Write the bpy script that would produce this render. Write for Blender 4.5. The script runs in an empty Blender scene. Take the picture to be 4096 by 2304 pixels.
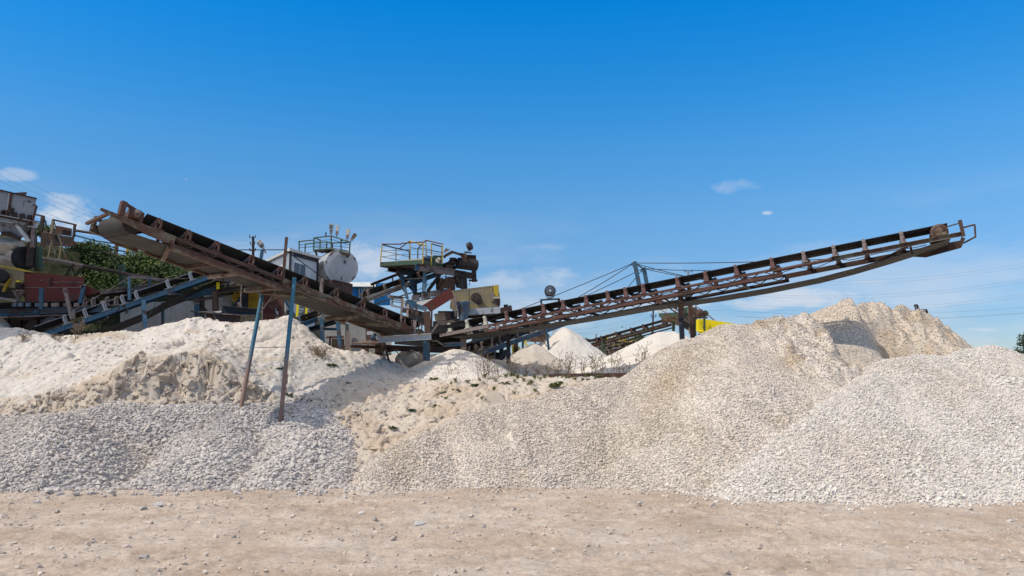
import bpy, math, random
import numpy as np
from mathutils import Vector, Matrix

# ------------------------------------------------------------------ camera, sky, sun, exposure
S = bpy.context.scene
COL = S.collection
FPX, HZ, CAMH = 3215.0, 1560.0, 1.7          # focal length in photo pixels, horizon row, eye height
PITCH = math.atan((HZ - 1152.0) / FPX)
cam_d = bpy.data.cameras.new("camera"); cam = bpy.data.objects.new("camera", cam_d); COL.objects.link(cam)
cam_d.sensor_width = 36.0; cam_d.lens = FPX / 4096 * 36.0
cam_d.clip_start = 0.1; cam_d.clip_end = 9000
cam.location = (0, 0, CAMH); cam.rotation_euler = (math.pi / 2 + PITCH, 0, 0)
S.camera = cam

SUN_EL = math.radians(47)
SUN_AZ = math.atan2(-0.88, -0.47)              # direction TO the sun in plan (x, y): from the left, behind the camera
to_sun = Vector((math.sin(SUN_AZ) * math.cos(SUN_EL), math.cos(SUN_AZ) * math.cos(SUN_EL), math.sin(SUN_EL)))
sd = bpy.data.lights.new("sun", 'SUN'); sd.energy = 3.1; sd.angle = math.radians(0.5); sd.color = (1.0, 0.91, 0.78)
sun = bpy.data.objects.new("sun", sd); COL.objects.link(sun)
sun.rotation_euler = to_sun.to_track_quat('Z', 'Y').to_euler()

W = bpy.data.worlds.new("World"); S.world = W; W.use_nodes = True
wt = W.node_tree; wt.nodes.clear()
def wn(t): return wt.nodes.new(t)
sky = wn('ShaderNodeTexSky'); sky.sky_type = 'NISHITA'; sky.sun_disc = False
sky.sun_elevation = SUN_EL; sky.sun_rotation = SUN_AZ
sky.air_density = 1.0; sky.dust_density = 0.35; sky.ozone_density = 2.2; sky.altitude = 200
hs = wn('ShaderNodeHueSaturation'); hs.inputs['Saturation'].default_value = 1.42; hs.inputs['Value'].default_value = 1.0
wt.links.new(sky.outputs[0], hs.inputs['Color'])
tc0 = wn('ShaderNodeTexCoord'); sp0 = wn('ShaderNodeSeparateXYZ'); wt.links.new(tc0.outputs['Generated'], sp0.inputs[0])
sr = wn('ShaderNodeValToRGB'); wt.links.new(sp0.outputs['Z'], sr.inputs[0]); SE = sr.color_ramp.elements
for k_ in range(4): SE.new(0.5)
for e_, (p_, c_) in zip(SE, [(0.0, (.22, .24, .30)), (0.074, (.26, .285, .355)), (0.212, (.52, .47, .46)), (0.291, (.50, .545, .545)), (0.452, (.04, .61, .70)), (0.62, (.60, .60, .50))]):
    e_.position = p_; e_.color = (*c_, 1)
skm = wn('ShaderNodeMixRGB'); skm.blend_type = 'MULTIPLY'; skm.inputs[0].default_value = 1; wt.links.new(hs.outputs[0], skm.inputs[1]); wt.links.new(sr.outputs[0], skm.inputs[2])
skg = wn('ShaderNodeVectorMath'); skg.operation = 'SCALE'; skg.inputs['Scale'].default_value = 2.0; wt.links.new(skm.outputs[0], skg.inputs[0])
# thin white clouds low in the sky, placed by direction
tc = wn('ShaderNodeTexCoord')
mp = wn('ShaderNodeMapping'); mp.inputs['Scale'].default_value = (2.2, 2.2, 9.0)
wt.links.new(tc.outputs['Generated'], mp.inputs['Vector'])
cn = wn('ShaderNodeTexNoise'); cn.inputs['Scale'].default_value = 1.6; cn.inputs['Detail'].default_value = 9; cn.inputs['Roughness'].default_value = 0.55
wt.links.new(mp.outputs[0], cn.inputs['Vector'])
cr = wn('ShaderNodeValToRGB'); cr.color_ramp.elements[0].position = 0.46; cr.color_ramp.elements[1].position = 0.74
wt.links.new(cn.outputs[0], cr.inputs[0])
sep = wn('ShaderNodeSeparateXYZ'); wt.links.new(tc.outputs['Generated'], sep.inputs[0])
low = wn('ShaderNodeMapRange'); low.interpolation_type = 'SMOOTHSTEP'
low.inputs['From Min'].default_value = 0.25; low.inputs['From Max'].default_value = 0.09
wt.links.new(sep.outputs['Z'], low.inputs['Value'])
def wmath(op, a, b):
    m = wn('ShaderNodeMath'); m.operation = op
    for i, v in enumerate((a, b)):
        if hasattr(v, 'links') or hasattr(v, 'is_linked'): wt.links.new(v, m.inputs[i])
        elif v is not None: m.inputs[i].default_value = v
    return m.outputs[0]
veil = wmath('MULTIPLY', cr.outputs[0], low.outputs[0])
veil = wmath('MULTIPLY', veil, 0.75)
# a few small separate clouds: (azimuth px, row px, half width, half height, strength)
def pxdir(px, py):
    x = (px - 2048) / FPX; y = (1152 - py) / FPX
    c, s = math.cos(PITCH), math.sin(PITCH)
    return Vector((x, c - y * s, s + y * c)).normalized()
total = veil
cn2 = wn('ShaderNodeTexNoise'); cn2.inputs['Scale'].default_value = 14; cn2.inputs['Detail'].default_value = 7; cn2.inputs['Roughness'].default_value = 0.6
mp2 = wn('ShaderNodeMapping'); mp2.inputs['Scale'].default_value = (1, 1, 2.0)
wt.links.new(tc.outputs['Generated'], mp2.inputs['Vector']); wt.links.new(mp2.outputs[0], cn2.inputs['Vector'])
for (px, py, rw, rh, st) in [(255, 850, 190, 90, 1.15), (2965, 748, 120, 34, .42), (3068, 852, 30, 10, .7), (2150, 990, 190, 18, .3), (1500, 1040, 170, 110, .75), (60, 700, 120, 30, .45),
                             (2080, 1120, 260, 60, .55), (3250, 1190, 420, 55, .85), (3000, 1215, 300, 30, .7), (3480, 1130, 260, 18, .6), (3700, 1200, 260, 45, .55), (2600, 1215, 330, 40, .6), (2150, 1290, 260, 50, .5), (3950, 1320, 120, 12, .6), (3900, 1360, 200, 30, .5),
                             (900, 1010, 200, 40, .5), (1180, 945, 60, 22, .2), (3650, 1260, 380, 60, .3)]:
    d = pxdir(px, py); dx = pxdir(px + rw, py) - d; dy = pxdir(px, py - rh) - d
    sub = wn('ShaderNodeVectorMath'); sub.operation = 'SUBTRACT'; wt.links.new(tc.outputs['Generated'], sub.inputs[0]); sub.inputs[1].default_value = d
    d1 = wn('ShaderNodeVectorMath'); d1.operation = 'DOT_PRODUCT'; wt.links.new(sub.outputs[0], d1.inputs[0]); d1.inputs[1].default_value = dx / dx.length_squared
    d2 = wn('ShaderNodeVectorMath'); d2.operation = 'DOT_PRODUCT'; wt.links.new(sub.outputs[0], d2.inputs[0]); d2.inputs[1].default_value = dy / dy.length_squared
    r2 = wmath('ADD', wmath('MULTIPLY', d1.outputs['Value'], d1.outputs['Value']), wmath('MULTIPLY', d2.outputs['Value'], d2.outputs['Value']))
    m = wmath('ADD', wmath('SUBTRACT', 1.0, r2), wmath('MULTIPLY', wmath('SUBTRACT', cn2.outputs[0], 0.52), 4.0))
    mr = wn('ShaderNodeMapRange'); mr.interpolation_type = 'SMOOTHSTEP'; mr.inputs['From Min'].default_value = 0.0; mr.inputs['From Max'].default_value = 1.1
    mr.inputs['To Max'].default_value = min(1.0, st * 0.9)
    wt.links.new(m, mr.inputs['Value'])
    total = wmath('MAXIMUM', total, mr.outputs[0])
mixc = wn('ShaderNodeMixRGB'); wt.links.new(total, mixc.inputs[0]); wt.links.new(skg.outputs[0], mixc.inputs[1])
mixc.inputs[2].default_value = (4.6, 4.9, 5.4, 1)
bg = wn('ShaderNodeBackground'); bg.inputs['Strength'].default_value = 0.15
wo = wn('ShaderNodeOutputWorld')
# added fill: bright cloud overhead, out of view, put in to lighten shadows
zen_fill = wn('ShaderNodeMapRange'); zen_fill.interpolation_type = 'SMOOTHSTEP'; zen_fill.inputs['From Min'].default_value = 0.56; zen_fill.inputs['From Max'].default_value = 0.80; zen_fill.inputs['To Max'].default_value = 0.85
wt.links.new(sep.outputs['Z'], zen_fill.inputs['Value'])
mixz = wn('ShaderNodeMixRGB'); wt.links.new(zen_fill.outputs[0], mixz.inputs[0]); wt.links.new(mixc.outputs[0], mixz.inputs[1]); mixz.inputs[2].default_value = (9.2, 8.0, 7.05, 1)
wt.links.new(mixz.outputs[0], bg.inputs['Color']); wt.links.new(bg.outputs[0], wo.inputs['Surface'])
S.view_settings.view_transform = 'Standard'; S.view_settings.look = 'None'; S.view_settings.gamma = 1
S.view_settings.exposure = 0.0; S.view_settings.use_curve_mapping = False

# ------------------------------------------------------------------ measuring helpers
_c, _s = math.cos(PITCH), math.sin(PITCH)
def P(px, py, Y):
    """world point at distance Y in front of the camera seen in direction (px, py)"""
    x = (px - 2048) / FPX; y = (1152 - py) / FPX
    dy = _c - y * _s; k = Y / dy
    return Vector((x * k, Y, CAMH + (_s + y * _c) * k))
class Fr:
    def __init__(s, x0, y0, k): s.x0, s.y0, s.k = x0, y0, k
    def __call__(s, x, y, Y): return P(s.x0 + x / s.k, s.y0 + y / s.k, Y)
F1 = Fr(0, 700, 2.07); F2 = Fr(300, 800, 2.587); F3 = Fr(900, 860, 2.683); F4 = Fr(1400, 900, 2.414)
F5 = Fr(1900, 1000, 2.787); F6 = Fr(2100, 1000, 2.898); F7 = Fr(2500, 950, 2.634); F8 = Fr(3200, 850, 2.229)
G1 = Fr(2560, 1040, 4.026); G2 = Fr(1780, 1240, 5.152); G3 = Fr(1480, 920, 5.152); G4 = Fr(2380, 1280, 6.587)
G5 = Fr(1360, 1080, 5.152); G6 = Fr(650, 1000, 4.14); G7 = Fr(0, 950, 3.623); G8 = Fr(0, 700, 4.83)
def proj(v):
    d = Vector(v) - Vector((0, 0, CAMH))
    z = d.y * _c + d.z * _s; y = -d.y * _s + d.z * _c
    return 2048 + d.x / z * FPX, 1152 - y / z * FPX
def online(A, B, px):
    """point of the line A-B that is seen at column px"""
    lo, hi = -0.6, 1.6
    f = lambda t: proj(A + (B - A) * t)[0] - px
    sgn = 1 if f(hi) > f(lo) else -1
    for _ in range(50):
        m = (lo + hi) / 2
        if f(m) * sgn > 0: hi = m
        else: lo = m
    return lo

# ------------------------------------------------------------------ numpy noise
_rng = np.random.RandomState(7)
_perm = _rng.permutation(1024); _perm = np.concatenate([_perm, _perm, _perm])
_ga = _rng.rand(1024) * 2 * np.pi
def pn(x, y, seed=0):
    x = np.asarray(x, float) + seed * 17.13; y = np.asarray(y, float) + seed * 9.71
    xi = np.floor(x).astype(int); yi = np.floor(y).astype(int); xf = x - xi; yf = y - yi
    u = xf**3 * (xf * (xf * 6 - 15) + 10); v = yf**3 * (yf * (yf * 6 - 15) + 10)
    def g(ix, iy, dx, dy):
        a = _ga[_perm[(ix & 1023) + _perm[iy & 1023]]]
        return np.cos(a) * dx + np.sin(a) * dy
    n00 = g(xi, yi, xf, yf); n10 = g(xi + 1, yi, xf - 1, yf); n01 = g(xi, yi + 1, xf, yf - 1); n11 = g(xi + 1, yi + 1, xf - 1, yf - 1)
    return (n00 * (1 - u) + n10 * u) * (1 - v) + (n01 * (1 - u) + n11 * u) * v
def fbm(x, y, o=4, seed=0, r=0.5):
    s = 0; a = 1.0
    for i in range(o):
        s = s + a * pn(x, y, seed + i * 3); x = x * 2.03; y = y * 2.03; a *= r
    return s
def ridged(x, y, o=4, seed=0):
    s = 0; a = 1.0
    for i in range(o):
        s = s + a * (0.5 - np.abs(pn(x, y, seed + i * 5)) * 2); x = x * 2.1; y = y * 2.1; a *= 0.5
    return s
def sst(x, a, b):
    t = np.clip((x - a) / (b - a), 0, 1); return t * t * (3 - 2 * t)
class TPS:
    def __init__(s, pts, lam=0.002):
        p = np.array(pts, float); s.xy = p[:, :2]; n = len(p)
        K = s.k(s.xy, s.xy) + lam * np.eye(n); Pm = np.hstack([np.ones((n, 1)), s.xy])
        A = np.zeros((n + 3, n + 3)); A[:n, :n] = K; A[:n, n:] = Pm; A[n:, :n] = Pm.T
        b = np.zeros(n + 3); b[:n] = p[:, 2]; s.w = np.linalg.solve(A, b); s.n = n
    def k(s, a, b):
        d2 = ((a[:, None, :] - b[None, :, :])**2).sum(2) + 1e-12
        return 0.5 * d2 * np.log(d2)
    def __call__(s, x, y):
        sh = np.shape(x); xy = np.stack([np.ravel(x), np.ravel(y)], 1); out = np.empty(len(xy))
        for i in range(0, len(xy), 20000):
            q = xy[i:i + 20000]; out[i:i + 20000] = s.k(q, s.xy) @ s.w[:s.n] + s.w[s.n] + q @ s.w[s.n + 1:]
        return out.reshape(sh)

# ------------------------------------------------------------------ mesh helpers
def tag(o, label=None, cat=None, group=None, kind=None):
    if label: o['label'] = label
    if cat: o['category'] = cat
    if group: o['group'] = group
    if kind: o['kind'] = kind
    return o
def root_loc(o):
    while o.parent: o = o.parent
    return o.location
def thing(name, label, cat, loc, group=None):
    o = bpy.data.objects.new(name, None); COL.objects.link(o); o.location = loc; o.empty_display_size = 0.2
    return tag(o, label, cat, group)
class MB:
    def __init__(s): s.v = []; s.f = []
    def add(s, vs, fs):
        b = len(s.v); s.v += [tuple(v) for v in vs]; s.f += [tuple(i + b for i in f) for f in fs]; return s
    def hexa(s, p):   # 8 points: bottom 4, top 4
        return s.add(p, [(3, 2, 1, 0), (4, 5, 6, 7), (0, 1, 5, 4), (1, 2, 6, 5), (2, 3, 7, 6), (3, 0, 4, 7)])
    def box(s, c, ax, ay, az):
        c = Vector(c); ax = Vector(ax) / 2; ay = Vector(ay) / 2; az = Vector(az) / 2
        return s.hexa([c - ax - ay - az, c + ax - ay - az, c + ax + ay - az, c - ax + ay - az, c - ax - ay + az, c + ax - ay + az, c + ax + ay + az, c - ax + ay + az])
    def frame(s, a, b, up=(0, 0, 1)):
        a = Vector(a); b = Vector(b); d = (b - a).normalized(); up = Vector(up)
        if abs(d.dot(up.normalized())) > 0.99: up = Vector((0, 1, 0))
        side = d.cross(up).normalized(); u = side.cross(d).normalized(); return a, b, d, side, u
    def prof(s, a, b, pts, up=(0, 0, 1)):
        a, b, d, side, u = s.frame(a, b, up); n = len(pts)
        vs = [a + side * x + u * y for x, y in pts] + [b + side * x + u * y for x, y in pts]
        fs = [(i, (i + 1) % n, (i + 1) % n + n, i + n) for i in range(n)] + [tuple(range(n - 1, -1, -1)), tuple(range(n, 2 * n))]
        return s.add(vs, fs)
    def beam(s, a, b, w, h=None, kind='box', up=(0, 0, 1), t=None):
        h = w if h is None else h; t = t or min(w, h) * 0.16; x = w / 2; y = h / 2
        if kind == 'box': p = [(-x, -y), (x, -y), (x, y), (-x, y)]
        elif kind == 'I':
            k = t / 2; p = [(-x, -y), (x, -y), (x, -y + t), (k, -y + t), (k, y - t), (x, y - t), (x, y), (-x, y), (-x, y - t), (-k, y - t), (-k, -y + t), (-x, -y + t)]
        elif kind == 'C': p = [(-x, -y), (x, -y), (x, -y + t), (-x + t, -y + t), (-x + t, y - t), (x, y - t), (x, y), (-x, y)]
        elif kind == 'D': p = [(x, y), (-x, y), (-x, y - t), (x - t, y - t), (x - t, -y + t), (-x, -y + t), (-x, -y), (x, -y)]
        elif kind == 'L': p = [(-x, -y), (x, -y), (x, -y + t), (-x + t, -y + t), (-x + t, y), (-x, y)]
        return s.prof(a, b, p, up)
    def tube(s, a, b, r, n=10, r2=None):
        r2 = r if r2 is None else r2; a, b, d, side, u = s.frame(a, b)
        vs = []
        for q, rr in ((a, r), (b, r2)):
            vs += [q + side * (rr * math.cos(2 * math.pi * i / n)) + u * (rr * math.sin(2 * math.pi * i / n)) for i in range(n)]
        fs = [(i, (i + 1) % n, (i + 1) % n + n, i + n) for i in range(n)] + [tuple(range(n - 1, -1, -1)), tuple(range(n, 2 * n))]
        return s.add(vs, fs)
    def path(s, pts, r, n=6):
        for a, b in zip(pts[:-1], pts[1:]): s.tube(a, b, r, n)
        return s
    def plate(s, pts, t, nrm=None):
        pts = [Vector(p) for p in pts]; n = len(pts)
        if nrm is None:
            nrm = Vector((0, 0, 0))
            for i in range(n): nrm += (pts[i] - pts[0]).cross(pts[(i + 1) % n] - pts[0])
            nrm.normalize()
        o = Vector(nrm) * t
        vs = pts + [p + o for p in pts]
        fs = [tuple(range(n - 1, -1, -1)), tuple(range(n, 2 * n))] + [(i, (i + 1) % n, (i + 1) % n + n, i + n) for i in range(n)]
        return s.add(vs, fs)
    def lathe(s, a, axis, prof, n=20):
        """prof: list of (distance along axis, radius)"""
        a = Vector(a); d = Vector(axis).normalized(); up = Vector((0, 0, 1)) if abs(d.z) < 0.9 else Vector((1, 0, 0))
        e1 = d.cross(up).normalized(); e2 = e1.cross(d)
        vs = []
        for (h, r) in prof:
            vs += [a + d * h + e1 * (r * math.cos(2 * math.pi * i / n)) + e2 * (r * math.sin(2 * math.pi * i / n)) for i in range(n)]
        fs = []
        for k in range(len(prof) - 1):
            fs += [(k * n + i, k * n + (i + 1) % n, (k + 1) * n + (i + 1) % n, (k + 1) * n + i) for i in range(n)]
        m = (len(prof) - 1) * n
        fs += [tuple(range(n - 1, -1, -1)), tuple(range(m, m + n))]
        return s.add(vs, fs)
    def coil(s, a, b, R, r, turns=6, n=60):
        a = Vector(a); b = Vector(b)
        pts = [a.lerp(b, i / n) + Vector((R * math.cos(2 * math.pi * turns * i / n), R * math.sin(2 * math.pi * turns * i / n), 0)) for i in range(n + 1)]
        return s.path(pts, r, 5)
    def build(s, name, mat, parent=None, label=None, loc=None, smooth=True):
        me = bpy.data.meshes.new(name)
        o = bpy.data.objects.new(name, me); COL.objects.link(o)
        if parent is not None:
            off = Vector(root_loc(parent)); o.parent = parent
        elif loc is not None: off = Vector(loc); o.location = off
        else:
            vv = np.array(s.v); off = Vector(((vv[:, 0].min() + vv[:, 0].max()) / 2, (vv[:, 1].min() + vv[:, 1].max()) / 2, vv[:, 2].min())); o.location = off
        me.from_pydata([(v[0] - off.x, v[1] - off.y, v[2] - off.z) for v in s.v], [], s.f)
        me.materials.append(mat)
        if smooth:
            me.polygons.foreach_set('use_smooth', [True] * len(me.polygons)); me.set_sharp_from_angle(angle=math.radians(32))
        me.update()
        if label: o['label'] = label
        return o
def copy_part(o, d, parent):
    c = o.copy(); COL.objects.link(c); c.parent = parent; c.location = Vector(o.location) + Vector(d)
    for ch in list(o.children):
        e = ch.copy(); COL.objects.link(e); e.parent = c
    return c
def np_mesh(name, V, Fq=None, Ft=None, mat=None, smooth=True, loc=(0, 0, 0), tone=None):
    """fast mesh from arrays: V (n,3), Fq (m,4), Ft (k,3)"""
    me = bpy.data.meshes.new(name); V = V - np.array(loc)
    me.vertices.add(len(V)); me.vertices.foreach_set('co', V.astype(np.float32).ravel())
    loops = []; starts = []; sm = []; p = 0
    for F, k, flag in ((Fq, 4, smooth), (Ft, 3, False)):
        if F is None or len(F) == 0: continue
        loops.append(F.ravel()); starts.append(p + np.arange(len(F)) * k); p += len(F) * k; sm.append(np.full(len(F), flag))
    loops = np.concatenate(loops).astype(np.int32); starts = np.concatenate(starts).astype(np.int32)
    me.loops.add(len(loops)); me.loops.foreach_set('vertex_index', loops)
    me.polygons.add(len(starts)); me.polygons.foreach_set('loop_start', starts)
    me.polygons.foreach_set('use_smooth', np.concatenate(sm))
    me.update(calc_edges=True)
    if tone is not None:
        at = me.attributes.new('tone', 'FLOAT', 'POINT'); at.data.foreach_set('value', np.asarray(tone, np.float32))
    me.validate()
    if mat: me.materials.append(mat)
    o = bpy.data.objects.new(name, me); COL.objects.link(o); o.location = loc
    return o
def grid_mesh_arrays(xs, ys, Z):
    X, Y = np.meshgrid(xs, ys); V = np.stack([X.ravel(), Y.ravel(), Z.ravel()], 1)
    ny, nx = X.shape; i = np.arange((ny - 1) * nx).reshape(ny - 1, nx)[:, :-1].ravel()
    return V, np.stack([i, i + 1, i + nx + 1, i + nx], 1)

# ------------------------------------------------------------------ materials
def new_mat(name, rough=0.8, metal=0.0):
    m = bpy.data.materials.new(name); m.use_nodes = True
    b = m.node_tree.nodes['Principled BSDF']; b.inputs['Roughness'].default_value = rough; b.inputs['Metallic'].default_value = metal
    b.inputs['Specular IOR Level'].default_value = 0.3
    return m, m.node_tree, b
def coords(nt, scale=(1, 1, 1)):
    t = nt.nodes.new('ShaderNodeTexCoord'); mpp = nt.nodes.new('ShaderNodeMapping'); mpp.inputs['Scale'].default_value = scale
    oi = nt.nodes.new('ShaderNodeObjectInfo')
    nt.links.new(t.outputs['Object'], mpp.inputs['Vector']); nt.links.new(oi.outputs['Random'], mpp.inputs['Location']) if False else None
    return mpp.outputs[0]
def noise(nt, vec, scale, detail=4, rough=0.55):
    n = nt.nodes.new('ShaderNodeTexNoise'); n.inputs['Scale'].default_value = scale; n.inputs['Detail'].default_value = detail; n.inputs['Roughness'].default_value = rough
    nt.links.new(vec, n.inputs['Vector']); return n.outputs[0]
def ramp(nt, fac, stops):
    r = nt.nodes.new('ShaderNodeValToRGB'); e = r.color_ramp.elements
    while len(e) < len(stops): e.new(0.5)
    for k, (p, c) in zip(e, stops): k.position = p; k.color = (c[0], c[1], c[2], 1) if hasattr(c, '__len__') else (c, c, c, 1)
    nt.links.new(fac, r.inputs[0]); return r.outputs[0]
def mix(nt, fac, a, b, mode='MIX'):
    m = nt.nodes.new('ShaderNodeMixRGB'); m.blend_type = mode
    for i, v in enumerate((fac, a, b)):
        if hasattr(v, 'is_linked'): nt.links.new(v, m.inputs[i])
        elif hasattr(v, '__len__'): m.inputs[i].default_value = (v[0], v[1], v[2], 1)
        else: m.inputs[i].default_value = v if i == 0 else (v, v, v, 1)
    return m.outputs[0]
def bump(nt, b, h, strength=0.5, dist=0.01):
    n = nt.nodes.new('ShaderNodeBump'); n.inputs['Strength'].default_value = strength; n.inputs['Distance'].default_value = dist
    nt.links.new(h, n.inputs['Height']); nt.links.new(n.outputs[0], b.inputs['Normal'])
def metal(name, paint, rust=(0.115, 0.06, 0.04), amount=0.5, dust=0.25, rough=0.6, rust2=(0.05, 0.025, 0.018), dustc=(0.34, 0.29, 0.24), soft=0.0):
    """painted steel: paint flaking to rust, chalk dust lying in patches"""
    m, nt, b = new_mat(name, rough)
    v = coords(nt)
    n1 = noise(nt, v, 3.2, 8, 0.65); n2 = noise(nt, v, 17, 5, 0.6); n3 = noise(nt, v, 1.3, 5, 0.6)
    rustc = mix(nt, n2, rust, rust2)
    pv = mix(nt, n3, tuple(c * 0.75 for c in paint), tuple(min(1, c * 1.2) for c in paint))
    k = ramp(nt, n1, [(max(0.0, 0.62 - amount * 0.32 - soft), 0.0), (min(1, 0.68 - amount * 0.26 + soft), 1.0)])
    c = mix(nt, k, pv, rustc)
    dn = noise(nt, v, 6.0, 9, 0.7)
    kd = ramp(nt, dn, [(0.62 - dust * 0.4, 0.0), (0.85 - dust * 0.3, 0.75)])
    geo = nt.nodes.new('ShaderNodeNewGeometry'); sp = nt.nodes.new('ShaderNodeSeparateXYZ'); nt.links.new(geo.outputs['Normal'], sp.inputs[0])
    mr = nt.nodes.new('ShaderNodeMapRange'); mr.inputs['From Min'].default_value = -0.6; mr.inputs['From Max'].default_value = 0.9; mr.inputs['To Min'].default_value = 0.15
    nt.links.new(sp.outputs['Z'], mr.inputs['Value'])
    kd2 = mix(nt, 1.0, kd, mr.outputs[0], 'MULTIPLY')
    c = mix(nt, kd2, c, dustc)
    nt.links.new(c, b.inputs['Base Color'])
    bump(nt, b, n2, 0.35, 0.006)
    return m
M = {}
M['rust'] = metal('rusty_brown_steel', (0.085, 0.05, 0.039), amount=0.55, dust=0.25, rough=0.75)
M['rust_red'] = metal('red_brown_steel', (0.105, 0.049, 0.038), rust=(0.11, 0.06, 0.04), amount=0.35, dust=0.2, rough=0.75)
M['rust_dark'] = metal('dark_rusty_steel', (0.035, 0.026, 0.023), rust=(0.07, 0.035, 0.022), amount=0.5, dust=0.15)
M['rust_tan'] = metal('olive_tan_rusty_steel', (0.165, 0.15, 0.10), rust=(0.15, 0.075, 0.04), amount=0.62, dust=0.35)
M['pink'] = metal('faded_pink_steel', (0.15, 0.075, 0.065), amount=0.15, dust=0.3)
M['grey_br'] = metal('dusty_grey_steel', (0.24, 0.19, 0.17), amount=0.3, dust=0.35)
M['blue'] = metal('blue_painted_steel', (0.035, 0.092, 0.145), rust=(0.10, 0.055, 0.04), amount=0.28, dust=0.18)
M['blue_lit'] = metal('sunlit_blue_painted_steel', (0.10, 0.20, 0.275), amount=0.2, dust=0.3, dustc=(0.3, 0.36, 0.4))  # blue paint lightened, with its sunlit look put into the colour
M['blue_g'] = metal('grey_blue_steel', (0.10, 0.15, 0.20), amount=0.2, dust=0.4, dustc=(0.25, 0.27, 0.3))
M['navy'] = metal('black_blue_steel', (0.018, 0.024, 0.035), amount=0.2, dust=0.1)
M['green'] = metal('green_painted_steel', (0.045, 0.085, 0.05), amount=0.25, dust=0.15)
M['yellow'] = metal('yellow_painted_steel', (0.50, 0.345, 0.04), amount=0.12, dust=0.12)
M['yellow_b'] = metal('bright_yellow_steel', (0.80, 0.62, 0.005), amount=0.02, dust=0.03)
M['yellow_d'] = metal('grimy_yellow_steel', (0.36, 0.27, 0.09), rust=(0.24, 0.20, 0.15), rust2=(0.14, 0.115, 0.09), amount=0.62, soft=0.12, dust=0.45, dustc=(0.30, 0.26, 0.21))
M['red'] = metal('red_oxide_sheet', (0.13, 0.028, 0.02), amount=0.2, dust=0.05)
M['white_m'] = metal('peeling_white_steel', (0.52, 0.52, 0.51), rust=(0.12, 0.06, 0.045), amount=0.34, dust=0.2, dustc=(.45, .42, .38))
M['silver'] = metal('silver_painted_steel', (0.44, 0.44, 0.44), rust=(0.10, 0.045, 0.035), amount=0.22, dust=0.1, rough=0.42)
M['cream'] = metal('cream_painted_steel', (0.50, 0.46, 0.37), amount=0.25, dust=0.2)
M['galv'] = metal('galvanised_steel', (0.42, 0.43, 0.44), amount=0.05, dust=0.15, rough=0.45)
M['greybin'] = metal('grey_bin_steel', (0.30, 0.31, 0.33), rust=(0.06, 0.035, 0.03), amount=0.15, dust=0.15)
def belt_mat(name, c, c2):
    m, nt, b = new_mat(name, 0.75); v = coords(nt, (1, 1, 1))
    n = noise(nt, v, 2.5, 8, 0.65); n2 = noise(nt, v, 30, 3)
    col = mix(nt, ramp(nt, n, [(0.35, 0.0), (0.75, 1.0)]), c, c2); nt.links.new(col, b.inputs['Base Color']); bump(nt, b, n2, 0.2, 0.004); return m
M['belt'] = belt_mat('black_rubber', (0.012, 0.012, 0.013), (0.04, 0.038, 0.036))
M['belt_d'] = belt_mat('dusty_rubber', (0.025, 0.023, 0.022), (0.07, 0.063, 0.056))
M['cable'] = belt_mat('steel_cable', (0.02, 0.018, 0.018), (0.05, 0.04, 0.035))
M['wire'] = belt_mat('dark_wire', (0.03, 0.035, 0.045), (0.05, 0.055, 0.065))
M['line'] = belt_mat('weathered_grey_line', (0.17, 0.23, 0.31), (0.21, 0.27, 0.36))
def glassy(name, c, rough=0.12):
    m, nt, b = new_mat(name, rough); b.inputs['Base Color'].default_value = (*c, 1); b.inputs['Specular IOR Level'].default_value = 0.8; return m
M['glass'] = glassy('dark_window_glass', (0.05, 0.06, 0.08), 0.35); M['lens'] = glassy('lamp_lens', (0.10, 0.11, 0.12), 0.25)
M['plastic_w'] = glassy('white_frame', (0.7, 0.72, 0.74), 0.5)
def wall_mat(name, c, c2, scale=1.2, ribs=0):
    m, nt, b = new_mat(name, 0.85); v = coords(nt); n = noise(nt, v, scale, 9, 0.7); n2 = noise(nt, v, 12, 6, 0.6)
    st = coords(nt, (6, 6, 0.5)); n3 = noise(nt, st, 2.0, 5, 0.6)
    col = mix(nt, ramp(nt, n, [(0.3, 0.0), (0.7, 1.0)]), c, c2); col = mix(nt, ramp(nt, n3, [(0.5, 0.0), (0.8, 0.5)]), col, tuple(x * 0.5 for x in c))
    nt.links.new(col, b.inputs['Base Color']); bump(nt, b, n2, 0.4, 0.01); return m
M['concrete'] = wall_mat('stained_concrete', (0.25, 0.245, 0.235), (0.42, 0.41, 0.385))
M['clad'] = wall_mat('pale_blue_grey_cladding', (0.50, 0.54, 0.58), (0.56, 0.60, 0.63))
M['clad_blue'] = wall_mat('bright_blue_cladding', (0.02, 0.16, 0.38), (0.025, 0.19, 0.43))
M['roofing'] = wall_mat('pale_roof_sheet', (0.5, 0.52, 0.5), (0.62, 0.63, 0.62))
M['pole_c'] = wall_mat('grey_pole', (0.30, 0.29, 0.27), (0.4, 0.39, 0.36))

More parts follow.
